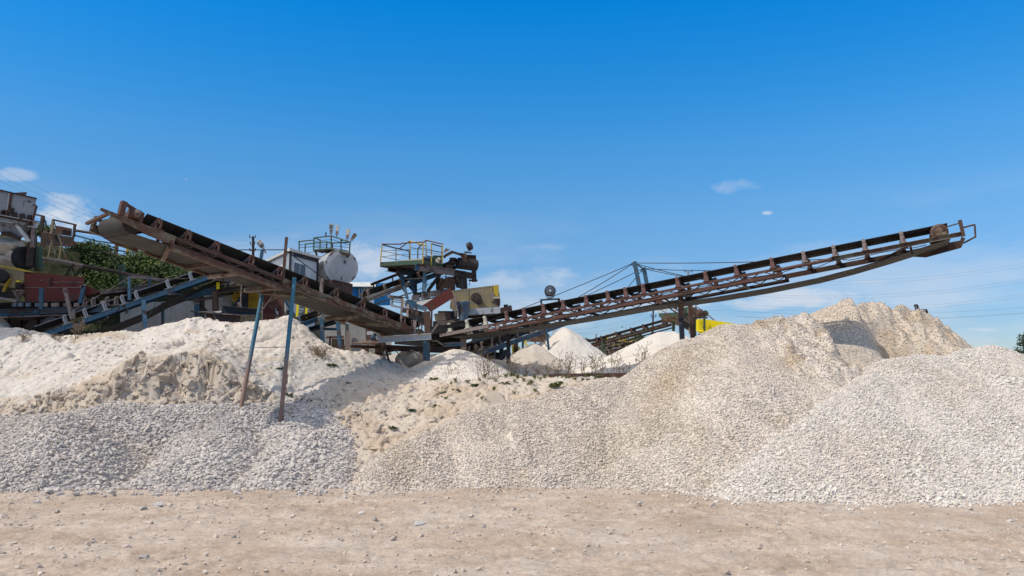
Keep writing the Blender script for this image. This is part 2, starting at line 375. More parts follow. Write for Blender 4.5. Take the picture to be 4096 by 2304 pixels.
def chalk_mat(name, cols, vs=14, island=True, sc=0.35, bstr=0.5, bd=0.02, tan=None, steep=None, tonec=None):
    """crushed limestone: broad tonal patches, fine speckle, per-stone tint"""
    m, nt, b = new_mat(name, 0.95); b.inputs['Specular IOR Level'].default_value = 0.15
    v = coords(nt); n = noise(nt, v, sc, 6, 0.6); n2 = noise(nt, v, vs, 6, 0.65); n3 = noise(nt, v, sc * 6, 5, 0.6)
    c = mix(nt, ramp(nt, n, [(0.36, 0.0), (0.62, 1.0)]), cols[0], cols[1])
    c = mix(nt, ramp(nt, n3, [(0.45, 0.0), (0.75, 0.6)]), c, cols[2])
    if tan: c = mix(nt, ramp(nt, noise(nt, v, tan[1], 5, 0.6), [(tan[2], 0.0), (tan[2] + 0.12, tan[3])]), c, tan[0])
    sp = ramp(nt, n2, [(0.3, 0.80), (0.7, 1.12)])
    c = mix(nt, 1.0, c, sp, 'MULTIPLY')
    if tonec:
        at = nt.nodes.new('ShaderNodeAttribute'); at.attribute_name = 'tone'; c = mix(nt, at.outputs['Fac'], c, tonec)
    if steep:
        g0 = nt.nodes.new('ShaderNodeNewGeometry'); s0 = nt.nodes.new('ShaderNodeSeparateXYZ'); nt.links.new(g0.outputs['Normal'], s0.inputs[0])
        c = mix(nt, ramp(nt, s0.outputs['Z'], [(0.30, 0.8), (0.62, 0.0)]), c, steep)
    if island:
        g = nt.nodes.new('ShaderNodeNewGeometry')
        c = mix(nt, 1.0, c, ramp(nt, g.outputs['Random Per Island'], [(0.0, 0.82), (0.45, 1.0), (1.0, 1.10)]), 'MULTIPLY')
    nt.links.new(c, b.inputs['Base Color']); bump(nt, b, n2, bstr, bd); return m
M['gravel_grey'] = chalk_mat('coarse_grey_limestone', [(0.50, 0.455, 0.415), (0.58, 0.535, 0.49), (0.43, 0.39, 0.355)])
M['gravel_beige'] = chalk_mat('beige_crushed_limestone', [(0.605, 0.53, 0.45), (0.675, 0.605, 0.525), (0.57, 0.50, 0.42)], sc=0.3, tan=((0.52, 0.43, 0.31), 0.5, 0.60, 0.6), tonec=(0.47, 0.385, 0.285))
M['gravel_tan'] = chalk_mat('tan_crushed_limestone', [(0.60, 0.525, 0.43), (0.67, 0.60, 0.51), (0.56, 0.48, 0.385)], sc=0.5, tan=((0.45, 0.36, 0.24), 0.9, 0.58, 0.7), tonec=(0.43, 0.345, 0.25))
M['gravel_white'] = chalk_mat('pale_crushed_limestone', [(0.66, 0.61, 0.545), (0.71, 0.665, 0.605), (0.64, 0.585, 0.515)], sc=0.25, tonec=(0.60, 0.52, 0.43))
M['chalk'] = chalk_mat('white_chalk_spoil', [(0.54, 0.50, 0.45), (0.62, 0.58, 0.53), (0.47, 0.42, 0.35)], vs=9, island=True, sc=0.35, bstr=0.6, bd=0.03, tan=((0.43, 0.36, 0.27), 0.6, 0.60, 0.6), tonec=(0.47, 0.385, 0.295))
M['sand_white'] = chalk_mat('fine_white_chalk_sand', [(0.62, 0.59, 0.54), (0.67, 0.645, 0.60), (0.58, 0.54, 0.47)], vs=20, island=False, sc=0.4, bstr=0.35, bd=0.015)
M['sand_grey'] = chalk_mat('fine_grey_chalk_sand', [(0.47, 0.43, 0.38), (0.55, 0.51, 0.46), (0.40, 0.36, 0.31)], vs=16, island=False, sc=0.8, bstr=0.4, bd=0.02)

def leg_mat():
    m, nt, b = new_mat('blue_paint_worn_to_rust_low_down', 0.6); t = nt.nodes.new('ShaderNodeTexCoord'); sp = nt.nodes.new('ShaderNodeSeparateXYZ')
    nt.links.new(t.outputs['Object'], sp.inputs[0]); v = coords(nt); n = noise(nt, v, 3, 8, 0.7)
    a = nt.nodes.new('ShaderNodeMath'); a.operation = 'ADD'; nt.links.new(sp.outputs['Z'], a.inputs[0]); nt.links.new(n, a.inputs[1])
    c = mix(nt, ramp(nt, a.outputs[0], [(0.0, 0.0), (1.0, 1.0)]), (0.16, 0.075, 0.05), (0.04, 0.13, 0.2))
    mr = nt.nodes.new('ShaderNodeMapRange'); mr.inputs['From Min'].default_value = 0.35; mr.inputs['From Max'].default_value = 1.0; nt.links.new(a.outputs[0], mr.inputs['Value'])
    c = mix(nt, mr.outputs[0], mix(nt, n, (0.14, 0.07, 0.05), (0.3, 0.2, 0.16)), mix(nt, n, (0.02, 0.10, 0.16), (0.06, 0.19, 0.27)))
    nt.links.new(c, b.inputs['Base Color']); bump(nt, b, n, 0.3, 0.01); return m
M['leg'] = leg_mat()

# ------------------------------------------------------------------ ground, bank and piles
def spaced(lo, hi, step, far_lo, far_hi, g=1.25):
    a = list(np.arange(lo, hi, step)); s = step; x = a[-1]
    while x < far_hi: s *= g; x += s; a.append(x)
    s = step; x = a[0]; pre = []
    while x > far_lo: s *= g; x -= s; pre.append(x)
    return np.array(pre[::-1] + a)
def gmat():
    m, nt, b = new_mat('packed_quarry_dirt', 0.95); b.inputs['Specular IOR Level'].default_value = 0.15
    v = coords(nt); st = coords(nt, (0.75, 1.1, 1))
    n1 = noise(nt, v, 0.6, 8, 0.66); n2 = noise(nt, v, 22, 6, 0.7); n3 = noise(nt, v, 1.9, 7, 0.7); n4 = noise(nt, v, 5.0, 6, 0.7)
    c = mix(nt, ramp(nt, n1, [(0.38, 0.0), (0.62, 1.0)]), (0.425, 0.335, 0.26), (0.525, 0.45, 0.38))
    c = mix(nt, ramp(nt, n3, [(0.52, 0.0), (0.75, 0.6)]), c, (0.61, 0.56, 0.505))
    c = mix(nt, ramp(nt, n4, [(0.54, 0.0), (0.68, 0.75)]), c, (0.36, 0.27, 0.195))
    n5 = noise(nt, v, 1.4, 9, 0.78); c = mix(nt, 1.0, c, ramp(nt, n5, [(0.35, 0.80), (0.6, 1.08)]), 'MULTIPLY')
    c = mix(nt, 1.0, c, ramp(nt, n2, [(0.3, 0.74), (0.68, 1.14)]), 'MULTIPLY')
    g = nt.nodes.new('ShaderNodeNewGeometry')
    nt.links.new(c, b.inputs['Base Color']); bump(nt, b, n2, 0.7, 0.02); return m
M['dirt'] = gmat()
def ground_z(x, y):
    z = 0.035 * fbm(x * 0.35, y * 0.9, 3, 3)
    k = sst(fbm(x * 0.5, y * 0.8, 3, 21), -0.15, 0.35)
    z = z + (0.016 + 0.040 * k) * fbm(x * 3.6, y * 4.6, 4, 8, 0.6) + 0.010 * ridged(x * 7, y * 9, 3, 12) * (0.4 + k)
    for (a, b, c_, wd, dp) in ((9.2, 0.02, .004, .14, .05), (10.6, 0.02, .004, .14, .045), (12.2, -0.03, -.006, .12, .04), (7.3, 0.05, .006, .16, .05), (8.2, -0.04, .01, .12, .035)):
        q = y - (a + b * x + c_ * x * x + 0.25 * pn(x * .25, x * 0 + a, 5)); on = sst(pn(x * .3, x * 0 + a * 3, 9), -0.25, 0.15)
        z = z + on * dp * 0.5 * (-np.exp(-(q / wd)**2) + 0.35 * np.exp(-((np.abs(q) - wd * 1.7) / (wd * .5))**2) * (1 + fbm(x * 6, y * 6, 2, 6)) ) + on * .008 * np.sin(x * 40 + 6 * np.sin(q * 20)) * np.exp(-(q / wd)**2)
    return z * sst(np.abs(x), 60, 20) * sst(y, 60, 18)
xs = spaced(-13, 12, 0.028, -900, 900); ys = spaced(5.4, 15.0, 0.028, -300, 15.8)
X, Y = np.meshgrid(xs, ys)
ys2 = np.concatenate([ys, [40, 100, 400, 2500]])
X, Y = np.meshgrid(xs, ys2)
Z = ground_z(X, Y)
V, Fq = grid_mesh_arrays(xs, ys2, Z)
g = np_mesh('ground', V, Fq, None, M['dirt']); tag(g, 'pale pinkish beige packed dirt yard', kind='structure')

# stones -------------------------------------------------------------
def hull_protos(k, n, seed, flat=0.7):
    """k rough angular stones as 12-vertex polyhedra"""
    r = np.random.RandomState(seed); t = (1 + 5**0.5) / 2
    ico = np.array([(-1, t, 0), (1, t, 0), (-1, -t, 0), (1, -t, 0), (0, -1, t), (0, 1, t), (0, -1, -t), (0, 1, -t), (t, 0, -1), (t, 0, 1), (-t, 0, -1), (-t, 0, 1)], float)
    ico /= np.linalg.norm(ico[0])
    F = np.array([(0, 11, 5), (0, 5, 1), (0, 1, 7), (0, 7, 10), (0, 10, 11), (1, 5, 9), (5, 11, 4), (11, 10, 2), (10, 7, 6), (7, 1, 8), (3, 9, 4), (3, 4, 2), (3, 2, 6), (3, 6, 8), (3, 8, 9), (4, 9, 5), (2, 4, 11), (6, 2, 10), (8, 6, 7), (9, 8, 1)])
    out = []
    for i in range(k):
        v = ico + r.randn(12, 3) * 0.16
        v *= (0.75 + 0.5 * r.rand(12))[:, None]
        v *= np.array([1.0 + 0.35 * r.rand(), 0.85, flat * (0.8 + 0.4 * r.rand())]); out.append(v)
    return np.array(out), F
PV, PF = hull_protos(16, 12, 5)
CUBE = np.array([(-1, -1, -1), (1, -1, -1), (1, 1, -1), (-1, 1, -1), (-1, -1, 1), (1, -1, 1), (1, 1, 1), (-1, 1, 1)], float) * 0.72
CF = np.array([(0, 2, 1), (0, 3, 2), (4, 5, 6), (4, 6, 7), (0, 1, 5), (0, 5, 4), (1, 2, 6), (1, 6, 5), (2, 3, 7), (2, 7, 6), (3, 0, 4), (3, 4, 7)])
_r = np.random.RandomState(11)
CV = np.array([(CUBE + _r.randn(8, 3) * 0.24) * np.array([1.2, 0.9, 0.65]) for i in range(24)])
def rotmats(n, r, tilt=0.45):
    a = r.rand(n) * 2 * np.pi; b = (r.randn(n)) * tilt; c = (r.randn(n)) * tilt
    ca, sa, cb, sb, cc, sc = np.cos(a), np.sin(a), np.cos(b), np.sin(b), np.cos(c), np.sin(c)
    R = np.empty((n, 3, 3))
    R[:, 0, 0] = ca * cb; R[:, 0, 1] = ca * sb * sc - sa * cc; R[:, 0, 2] = ca * sb * cc + sa * sc
    R[:, 1, 0] = sa * cb; R[:, 1, 1] = sa * sb * sc + ca * cc; R[:, 1, 2] = sa * sb * cc - ca * sc
    R[:, 2, 0] = -sb; R[:, 2, 1] = cb * sc; R[:, 2, 2] = cb * cc
    return R
def stones(pos, size, seed, detailed=False):
    r = np.random.RandomState(seed); n = len(pos)
    PVv, PFf = (PV, PF) if detailed else (CV, CF)
    if n == 0: return np.zeros((0, 3)), np.zeros((0, 3), int)
    v = PVv[r.randint(0, len(PVv), n)] * (size * np.ones(n))[:, None, None] * 0.5
    v = np.einsum('nij,nkj->nki', rotmats(n, r), v) + pos[:, None, :]
    k = PVv.shape[1]
    F = (PFf[None] + (np.arange(n) * k)[:, None, None]).reshape(-1, 3)
    return v.reshape(-1, 3), F
def scatter(fz, x0, x1, y0, y1, step, seed, keep=None, slope_comp=True):
    r = np.random.RandomState(seed); gx = np.arange(x0, x1, step); gy = np.arange(y0, y1, step)
    X, Y = np.meshgrid(gx, gy); X = X.ravel() + (r.rand(X.size) - .5) * step * 1.3; Y = Y.ravel() + (r.rand(Y.size) - .5) * step * 1.3
    Z = fz(X, Y)
    if keep is not None:
        k = keep(X, Y, Z, r); X, Y, Z = X[k], Y[k], Z[k]
    return np.stack([X, Y, Z], 1)
def pile(name, fz, x0, x1, y0, y1, gstep, mat, label, cat, base, sstep, ssize, seed, keep, detailed=False, group=None, svar=0.35, extra=None, sink=0.12, tone=None, spill=0.0):
    """a heap: one height surface plus the separate stones lying on it, in one mesh; base(x,y) is what it lies on"""
    xs = np.arange(x0, x1, gstep); ys = np.arange(y0, y1, gstep); X, Y = np.meshgrid(xs, ys); Z = fz(X, Y)
    B = base(X, Y); out = Z < B - 0.12; Z = np.maximum(Z, B - 0.35)
    V, F = grid_mesh_arrays(xs, ys, Z)
    bad = out.ravel(); F = F[~(bad[F].all(1))]
    Ft = None
    if sstep:
        pos = scatter(fz, x0, x1, y0, y1, sstep, seed, keep=lambda x, y, z, r: (z > base(x, y) - 0.02) & keep(x, y, z, r))
        if spill:
            sp = scatter(lambda x, y: np.maximum(fz(x, y), base(x, y)), x0 - .5, x1 + .5, y0 - .6, y1, sstep * 1.3, seed + 9, keep=lambda x, y, z, r: (fz(x, y) < base(x, y)) & (r.rand(len(x)) < 0.8 * np.exp(-(base(x, y) - fz(x, y)) / (spill * (0.35 + 1.6 * sst(fbm(x * 1.3, y * .5, 3, seed), -.3, .5))))) & (y < 18.9))
            pos = np.concatenate([pos, sp])
        r = np.random.RandomState(seed + 1); sz = ssize * np.exp(r.randn(len(pos)) * svar)
        sz = np.minimum(sz, ssize * 1.8) * (1 + 0.55 * np.clip(fbm(pos[:, 0] * 1.1 + pos[:, 1] * .3, pos[:, 1] * .5, 4, seed), -.6, .6)) * (1.12 - 0.34 * np.clip(pos[:, 2] / 2.2, 0, 1)); pos[:, 2] += sz * sink
        if extra is not None:
            e, es = extra; pos = np.concatenate([pos, e]); sz = np.concatenate([sz, es])
        sv, sf = stones(pos, sz, seed + 2, detailed); Ft = sf + len(V); V = np.concatenate([V, sv])
    used = np.zeros(len(V), bool); used[F.ravel()] = True
    if Ft is not None: used[Ft.ravel()] = True
    idx = np.cumsum(used) - 1; V = V[used]; F = idx[F]; Ft = idx[Ft] if Ft is not None else None
    loc = ((x0 + x1) / 2, (y0 + y1) / 2, 0.0)
    o = np_mesh(name, V, F, Ft, mat, smooth=True, loc=loc, tone=None if tone is None else tone(V[:, 0], V[:, 1], V[:, 2])); tag(o, label, cat, group)
    return o

def zpt(px, py, Y): p = P(px, py, Y); return (p.x, p.y, p.z)
def plateau(x, y): return 2.12 + 0.012 * np.clip(y - 24, 0, 60) + 0.004 * np.clip(y - 84, 0, 2500) + 0.03 * fbm(x * .6, y * .6, 3, 31)
bank_pts = []
for (px, py, Yd) in [(-500, 1320, 22.3), (-200, 1322, 22.2), (0, 1325, 22.2), (100, 1322, 22), (200, 1334, 22), (330, 1342, 22), (430, 1330, 22.2), (500, 1325, 22.2), (545, 1340, 21.9), (580, 1318, 22), (640, 1306, 22.2), (720, 1284, 22.2), (800, 1276, 22.2),
                     (900, 1290, 22.2), (1000, 1292, 22.2), (1080, 1290, 22.2), (1140, 1266, 22.2), (1180, 1280, 22.2), (1240, 1335, 22), (1290, 1372, 22), (1340, 1392, 22), (1400, 1404, 22), (1470, 1410, 21.8), (1520, 1442, 21.5), (1580, 1485, 21.3), (1700, 1505, 21.2), (1850, 1515, 21.2), (2000, 1515, 21.2), (2200, 1512, 21.2), (2400, 1512, 21.2), (2600, 1510, 21.2), (3000, 1500, 21.5), (3500, 1480, 22), (4100, 1470, 22), (4600, 1470, 22),
                     (0, 1450, 20.4), (300, 1440, 20.4), (600, 1400, 20.6), (900, 1400, 20.4), (1200, 1420, 20.4), (-400, 1450, 20.4), (1400, 1470, 20.6),
                     (-400, 1560, 19), (0, 1560, 19), (138, 1686, 18.0), (276, 1636, 18.2), (442, 1597, 18.2), (552, 1609, 18.1), (718, 1620, 18.1), (828, 1603, 18.1), (939, 1609, 18.1), (1110, 1625, 18.0),
                     (1250, 1560, 18.8), (1300, 1680, 17.0), (1400, 1560, 18.8), (1400, 1720, 16.6), (1500, 1640, 17.8), (1500, 1800, 15.9), (1480, 1870, 15.2), (1600, 1600, 18.6), (1700, 1540, 19.6), (1800, 1600, 18.2), (1560, 1760, 16.3),
                     (1900, 1560, 19.0), (2100, 1540, 19.4), (2300, 1530, 19.6), (2200, 1640, 17.6), (2000, 1720, 16.6), (1700, 1770, 16.0), (2500, 1640, 17.6), (3000, 1600, 18.2), (4000, 1600, 18.2),
                     (-400, 1900, 16.4), (0, 1910, 16.3), (400, 1910, 16.2), (800, 1910, 16.2), (1200, 1900, 15.9), (1800, 1850, 15.6), (2200, 1900, 15.2), (2600, 1900, 15.2), (3200, 1900, 15.2), (4000, 1900, 15.2)]:
    bank_pts.append(zpt(px, py, Yd))
for px in range(-400, 4600, 400):
    for Yd, zz in ((14.4, -0.25), (13.0, -0.5)):
        p = P(px, 1950, Yd); bank_pts.append((p.x, p.y, zz if not 1380 < px < 1700 else zz + .2))
for x in np.arange(-15, 16, 3.0): bank_pts.append((x, 24.0, 2.10)); bank_pts.append((x, 25.5, 2.12))
bank_t = TPS(bank_pts)
lip = np.array([(-12.0, 0.0, 18.3), (-11.0, 0.16, 18.4), (-10.7, 0.30, 18.5), (-10.0, 0.36, 18.5), (-9.2, 0.46, 18.5), (-8.6, 0.80, 18.7), (-8.0, 0.70, 18.5), (-7.2, 0.88, 18.75), (-6.6, 0.66, 18.5), (-6.1, 0.42, 18.35), (-5.4, 0.28, 18.2), (-5.0, 0.0, 18.1)])
def bank_z(x, y, detail=True):
    x = np.asarray(x, float); y = np.asarray(y, float)
    xc = np.clip(x, -15, 15); yc = np.clip(y, 12.6, 25)
    z = bank_t(xc, yc)
    h = np.interp(x, lip[:, 0], lip[:, 1]); yl = np.interp(x, lip[:, 0], lip[:, 2]) + 0.10 * np.floor(5 * pn(x * 1.9, x * 0 + 7.7, 47)) + 0.30 * fbm(x * 0.9, x * 0 + 3.3, 3, 41) + 0.03 * pn(x * 9, x * 0 + .5, 4)
    d = y - yl
    xw = x + 0.25 * fbm(x * 1.5, d * 6, 3, 145); tt = np.clip((d + 0.46) / 0.48 + 0.42 * fbm(xw * 1.3, d * 9.0, 5, 141, 0.6) + 0.20 * ridged(xw * 1.1, d * 13, 4, 143) - 0.02, 0, 1)
    z = z + h * tt * (1 - sst(d, 0.0, 2.6))
    if detail:
        rough = sst(fbm(x * 0.45, y * 0.6, 2, 77) + 0.15, -0.1, 0.35)
        under = (h > 0.1) * sst(d, -1.0, -0.1) * (1 - sst(d, -0.1, 0.0))
        z = z + 0.09 * fbm(x * 0.9, y * 0.9, 4, 51) + 0.06 * ridged(x * 2.4 + y, y * 1.6, 5, 61) * rough + 0.03 * fbm(x * 6, y * 6, 3, 71) + under * 0.10 * ridged(x * 2.2, y * 4, 3, 91)
        cl = np.abs(pn(x * 3.1 + 0.4 * pn(x * 2, y * 2, 6), y * 3.4, 101)); c2 = np.abs(pn(x * 7.3, y * 8.1, 103)); z = z - 0.055 * np.exp(-(cl / 0.10)**2) * (0.3 + rough) - 0.022 * np.exp(-(c2 / 0.12)**2) + 0.012 * ridged(x * 14, y * 14, 2, 105)
        rgt = sst(x, -4.6, -3.6) * (1 - sst(y, 20, 21.5))
        z = z + rgt * (0.07 * ridged(x * 1.8, y * 1.8, 4, 64) + 0.04 * fbm(x * 7, y * 7, 3, 72))
        # cracks
        for (cx, cy, ax, ay, L, dp) in ((-6.9, 20.6, 1, 0.35, 0.9, 0.10), (-6.2, 20.2, 1, -0.25, 0.7, 0.08), (-5.3, 19.0, 0.35, -1, 0.55, 0.10), (-7.9, 19.6, 1, 0.3, 0.7, 0.08)):
            n_ = math.hypot(ax, ay); ax, ay = ax / n_, ay / n_
            u = (x - cx) * ax + (y - cy) * ay; w = -(x - cx) * ay + (y - cy) * ax + 0.12 * pn(u * 3, u * 0 + cx, 5)
            z = z - 2.2 * dp * np.exp(-(w / 0.04)**2) * sst(L - np.abs(u), 0, 0.25)
    k = sst(y, 23.6, 25)
    z = z * (1 - k) + plateau(x, y) * k
    return z - 0.4 * (y < 13.4) * sst(13.4 - y, 0, 0.6)
xs = spaced(-14.5, 9.0, 0.033, -900, 900); ys = np.concatenate([np.arange(13.0, 22.8, 0.030), np.arange(22.8, 46, 0.35), [50, 60, 75, 100, 150, 250, 450, 900, 1700, 3000]])
X, Y = np.meshgrid(xs, ys); Z = bank_z(X, Y); V, Fq = grid_mesh_arrays(xs, ys, Z)
pos = scatter(bank_z, -13.5, 4, 13.6, 21.8, 0.16, 301, keep=lambda x, y, z, r: (r.rand(len(x)) < 0.30 + 0.7 * ((fbm(x * .8, y * .8, 3, 13) > .12) | ((x > -4.4) & (x < -1.0) & (y < 17.6)))))
r_ = np.random.RandomState(4); sz = 0.045 * np.exp(r_.randn(len(pos)) * 0.55); pe = scatter(bank_z, -13.5, 3, 14.0, 21.5, 0.30, 307, keep=lambda x, y, z, r: (r.rand(len(x)) < 0.35) & (fbm(x * .6, y * .7, 3, 29) > -.05)); se = np.minimum(0.11 * np.exp(r_.randn(len(pe)) * 0.45), .2); pe[:, 2] -= se * .12; 
rs = np.random.RandomState(91); nb = 900; bx = -11.2 + 6.4 * rs.rand(nb); by = np.interp(bx, lip[:, 0], lip[:, 2]) + 0.10 * np.floor(5 * pn(bx * 1.9, bx * 0 + 7.7, 47)) + 0.30 * fbm(bx * 0.9, bx * 0 + 3.3, 3, 41) - 0.62 + 0.58 * rs.rand(nb); sb = np.minimum(0.10 * np.exp(rs.randn(nb) * .55), .32)
cx_ = -4.4 + 3.0 * rs.rand(260); cy_ = 15.4 + 3.6 * rs.rand(260); bx = np.concatenate([bx, cx_]); by = np.concatenate([by, cy_]); sb = np.concatenate([sb, np.minimum(0.08 * np.exp(rs.randn(260) * .5), .2)])
bp = np.stack([bx, by, bank_z(bx, by) - sb * .18], 1); pos = np.concatenate([pos, pe, bp]); sz = np.concatenate([sz, se, sb]); sv, sf = stones(pos, sz, 31, True)
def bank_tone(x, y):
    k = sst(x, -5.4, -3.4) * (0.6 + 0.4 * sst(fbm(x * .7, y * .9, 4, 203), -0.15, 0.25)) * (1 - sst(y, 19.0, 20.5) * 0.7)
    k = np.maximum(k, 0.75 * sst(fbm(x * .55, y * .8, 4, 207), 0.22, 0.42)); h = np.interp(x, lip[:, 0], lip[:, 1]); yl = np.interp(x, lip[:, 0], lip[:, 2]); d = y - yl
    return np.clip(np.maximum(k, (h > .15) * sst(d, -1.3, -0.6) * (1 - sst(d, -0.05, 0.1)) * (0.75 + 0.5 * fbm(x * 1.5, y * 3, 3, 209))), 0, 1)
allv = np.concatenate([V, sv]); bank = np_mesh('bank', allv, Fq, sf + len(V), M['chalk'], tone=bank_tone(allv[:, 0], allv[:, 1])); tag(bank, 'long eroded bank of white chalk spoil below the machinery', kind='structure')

def seg_ridge(x, y, R, tan):
    best = np.full(np.shape(x), -9.0)
    for (a, b) in zip(R[:-1], R[1:]):
        dx, dy = b[0] - a[0], b[1] - a[1]; L = dx * dx + dy * dy + 1e-9
        t = np.clip(((x - a[0]) * dx + (y - a[1]) * dy) / L, 0, 1)
        d = np.hypot(x - a[0] - t * dx, y - a[1] - t * dy); h = a[2] + t * (b[2] - a[2])
        d2 = np.sqrt(d * d + 0.10) - 0.316
        best = np.maximum(best, h - tan * d2)
    return best
# coarse grey gravel at left
gp = []
for (px, py, Yd) in [(-500, 1690, 17.7), (-100, 1690, 17.7), (130, 1680, 17.7), (300, 1650, 17.8), (450, 1612, 18.0), (600, 1625, 17.9), (780, 1615, 17.9), (950, 1612, 17.9), (1130, 1622, 17.6), (1230, 1660, 17.0), (1300, 1720, 16.4), (1360, 1790, 15.8), (1400, 1860, 15.2),
                     (-500, 1760, 16.6), (0, 1760, 16.6), (500, 1740, 16.7), (800, 1730, 16.8), (1100, 1730, 16.7), (1250, 1770, 16.2), (-500, 1860, 15.5), (200, 1870, 15.4), (700, 1870, 15.4), (1200, 1880, 15.2)]:
    gp.append(zpt(px, py, Yd))
for px in range(-600, 1500, 200): p = P(px, 1938, 14.45); gp.append((p.x, p.y, 0.0)); gp.append((p.x, 13.7, -0.3)); 
for px in range(-600, 1400, 200): p = P(px, 1500, 18.7); gp.append((p.x, 18.8, 1.2))
for (x, y, z) in [(-2.4, 15, -0.3), (-2.4, 16.5, 0.0), (-3.0, 17.5, 0.7), (-3.4, 18.5, 0.9)]: gp.append((x, y, z))
gt = TPS(gp)
def greyz(x, y):
    z = gt(x, y)
    z = z - 0.46 * np.exp(-(((x + 7.2) / .75)**2 + ((y - 15.7) / 1.1)**2)) - 0.36 * np.exp(-(((x + 4.95) / .35)**2 + ((y - 15.4) / 1.1)**2))
    xx = x + 0.15 * fbm(x, y, 3, 17)
    for R, tn in (([(-8.75, 15.85, 1.20), (-8.65, 15.7, 1.18), (-9.5, 14.9, 0.50)], .72), ([(-5.9, 16.9, 1.15), (-5.65, 15.9, 0.88), (-6.2, 14.8, 0.25)], .70), ([(-4.5, 16.9, 1.10), (-4.0, 16.0, 0.88), (-4.2, 15.0, 0.42)], .70), ([(-11.3, 16.4, 1.05), (-11.0, 15.5, 0.6)], .58)):
        z = np.maximum(z, seg_ridge(xx, y, R, tn))
    return z + 0.05 * fbm(x * 1.4, y * 1.4, 4, 19)
def base0(x, y): return np.maximum(ground_z(x, y), bank_z(x, y, False))
pile('gravel_pile', greyz, -13.5, -2.2, 13.8, 18.6, 0.06, M['gravel_grey'], 'coarse grey crushed stone heaped in low mounds below the white bank at left', 'gravel pile', base0,
     0.043, 0.058, 100, lambda x, y, z, r: r.rand(len(x)) < 0.97, detailed=True, svar=0.38, sink=0.2, spill=0.16)

# ridge heaps
R2 = [zpt(*q) for q in [(1500, 1930, 14.7), (1600, 1822, 15.1), (1700, 1742, 15.7), (1900, 1650, 16.5), (2100, 1590, 17.1), (2300, 1560, 17.4), (2450, 1512, 17.9), (2560, 1476, 18.1), (2650, 1420, 18.3), (2720, 1390, 18.4), (2800, 1345, 18.5), (2890, 1308, 18.6), (3000, 1312, 18.6), (3100, 1292, 18.8), (3190, 1306, 19.0), (3260, 1340, 19.0), (3330, 1420, 18.4)]]
def r2z(x, y):
    z = seg_ridge(x + 0.25 * fbm(x * .5, y * .5, 3, 23), y + 0.2 * fbm(x * .6, y * .6, 3, 27), R2, 0.64)
    rug = sst(x, 5.0, 6.4) * sst(y, 15.8, 17.0)
    z = z + 0.045 * ridged(x * 1.5 + y * .35 + .3 * fbm(x, y, 2, 34), y * .30, 4, 37) + 0.10 * fbm(x * 0.8, y * 0.8, 4, 33) + rug * (0.26 * ridged(x * 1.5, y * 1.2, 5, 35)) - 0.35 * rug * sst(0.5 - np.abs(y - 17.3 - .3 * np.sin(x * 2)), 0, .5) * sst(fbm(x * .9, y * .6, 3, 39), -.1, .3)
    z = z + 0.12 * np.exp(-((x - 6.95) / .3)**2) * sst(y, 17.4, 18.2) - 0.55 * sst(x + .12 * fbm(y * 2, x * 2, 3, 36), 7.08, 7.35) * sst(y, 16.9, 17.9)
    # fan below the crest at the right, a shallow gully at its left
    z = z + 0.25 * np.exp(-(((x - 4.4) / 0.9)**2 + ((y - 15.6) / 1.6)**2)) - 0.12 * np.exp(-(((x - 2.6) / 0.35)**2)) * sst(y, 14.5, 16)
    return z
pile('gravel_pile', r2z, -4.0, 9.6, 13.2, 22.0, 0.05, M['gravel_beige'], 'long beige crushed stone heap in the middle rising to a ragged crest', 'gravel pile', base0,
     0.025, 0.029, 200, lambda x, y, z, r: (y < 19.6) & (r.rand(len(x)) < np.where((fbm(x * 1.1 + y * .3, y * .45, 5, 83) > 0.46 + .15 * r.rand(len(x))) & (y > 15.2), .06, .93)), svar=0.38, sink=0.15, spill=0.10, tone=lambda x, y, z: np.clip(0.9 * np.exp(-(((x - 3.2 - .25 * (y - 16.6)) / .5)**2 + ((y - 16.8) / .9)**2)) + .9 * sst(fbm(x * 1.3, y * 1.3, 4, 85), .05, .35) * sst(x, 4.8, 6) * sst(y, 16, 17.2) + .3 * sst(fbm(x * .9, y * .5, 4, 87), .15, .4), 0, 1))
r3 = [zpt(*q) for q in [(3170, 1300, 21.5), (3250, 1262, 21.5), (3330, 1232, 21.5), (3390, 1213, 21.5), (3440, 1222, 21.5), (3300, 1292, 20.8), (3400, 1290, 20.6), (3250, 1340, 20.3),
      (3452, 1262, 21.0), (3455, 1325, 20.3), (3468, 1390, 19.7), (3500, 1440, 19.2), (3540, 1455, 18.8), (3492, 1330, 22.0), (3515, 1400, 21.1), (3550, 1450, 20.3), (3545, 1330, 22.3), (3600, 1400, 21.4), (3640, 1440, 20.4), (3600, 1330, 22.4),
      (3490, 1243, 22.8), (3560, 1243, 23), (3640, 1253, 23), (3700, 1268, 23), (3760, 1298, 22.8), (3800, 1338, 22.5), (3850, 1390, 22.3), (3890, 1440, 22), (3700, 1350, 21.8), (3750, 1400, 21.4), (3800, 1430, 21), (3700, 1450, 20.2),
      (3400, 1440, 19.3), (3350, 1520, 18.4), (3420, 1560, 17.8), (3560, 1510, 18.4), (3300, 1700, 16.4), (3500, 1700, 16.4)]]
r3 += [(6.0, 21.8, 2.3), (6.0, 23.5, 2.1), (8.5, 24.6, 2.1), (10.5, 25.6, 2.1), (13.0, 24.5, 2.1), (14.2, 22.6, 2.0), (13.8, 20.5, 1.9), (5.0, 20.5, 2.0), (12.5, 18.0, 1.2), (6.5, 16.2, 0.6)]
r3t = TPS(r3, 0.001)
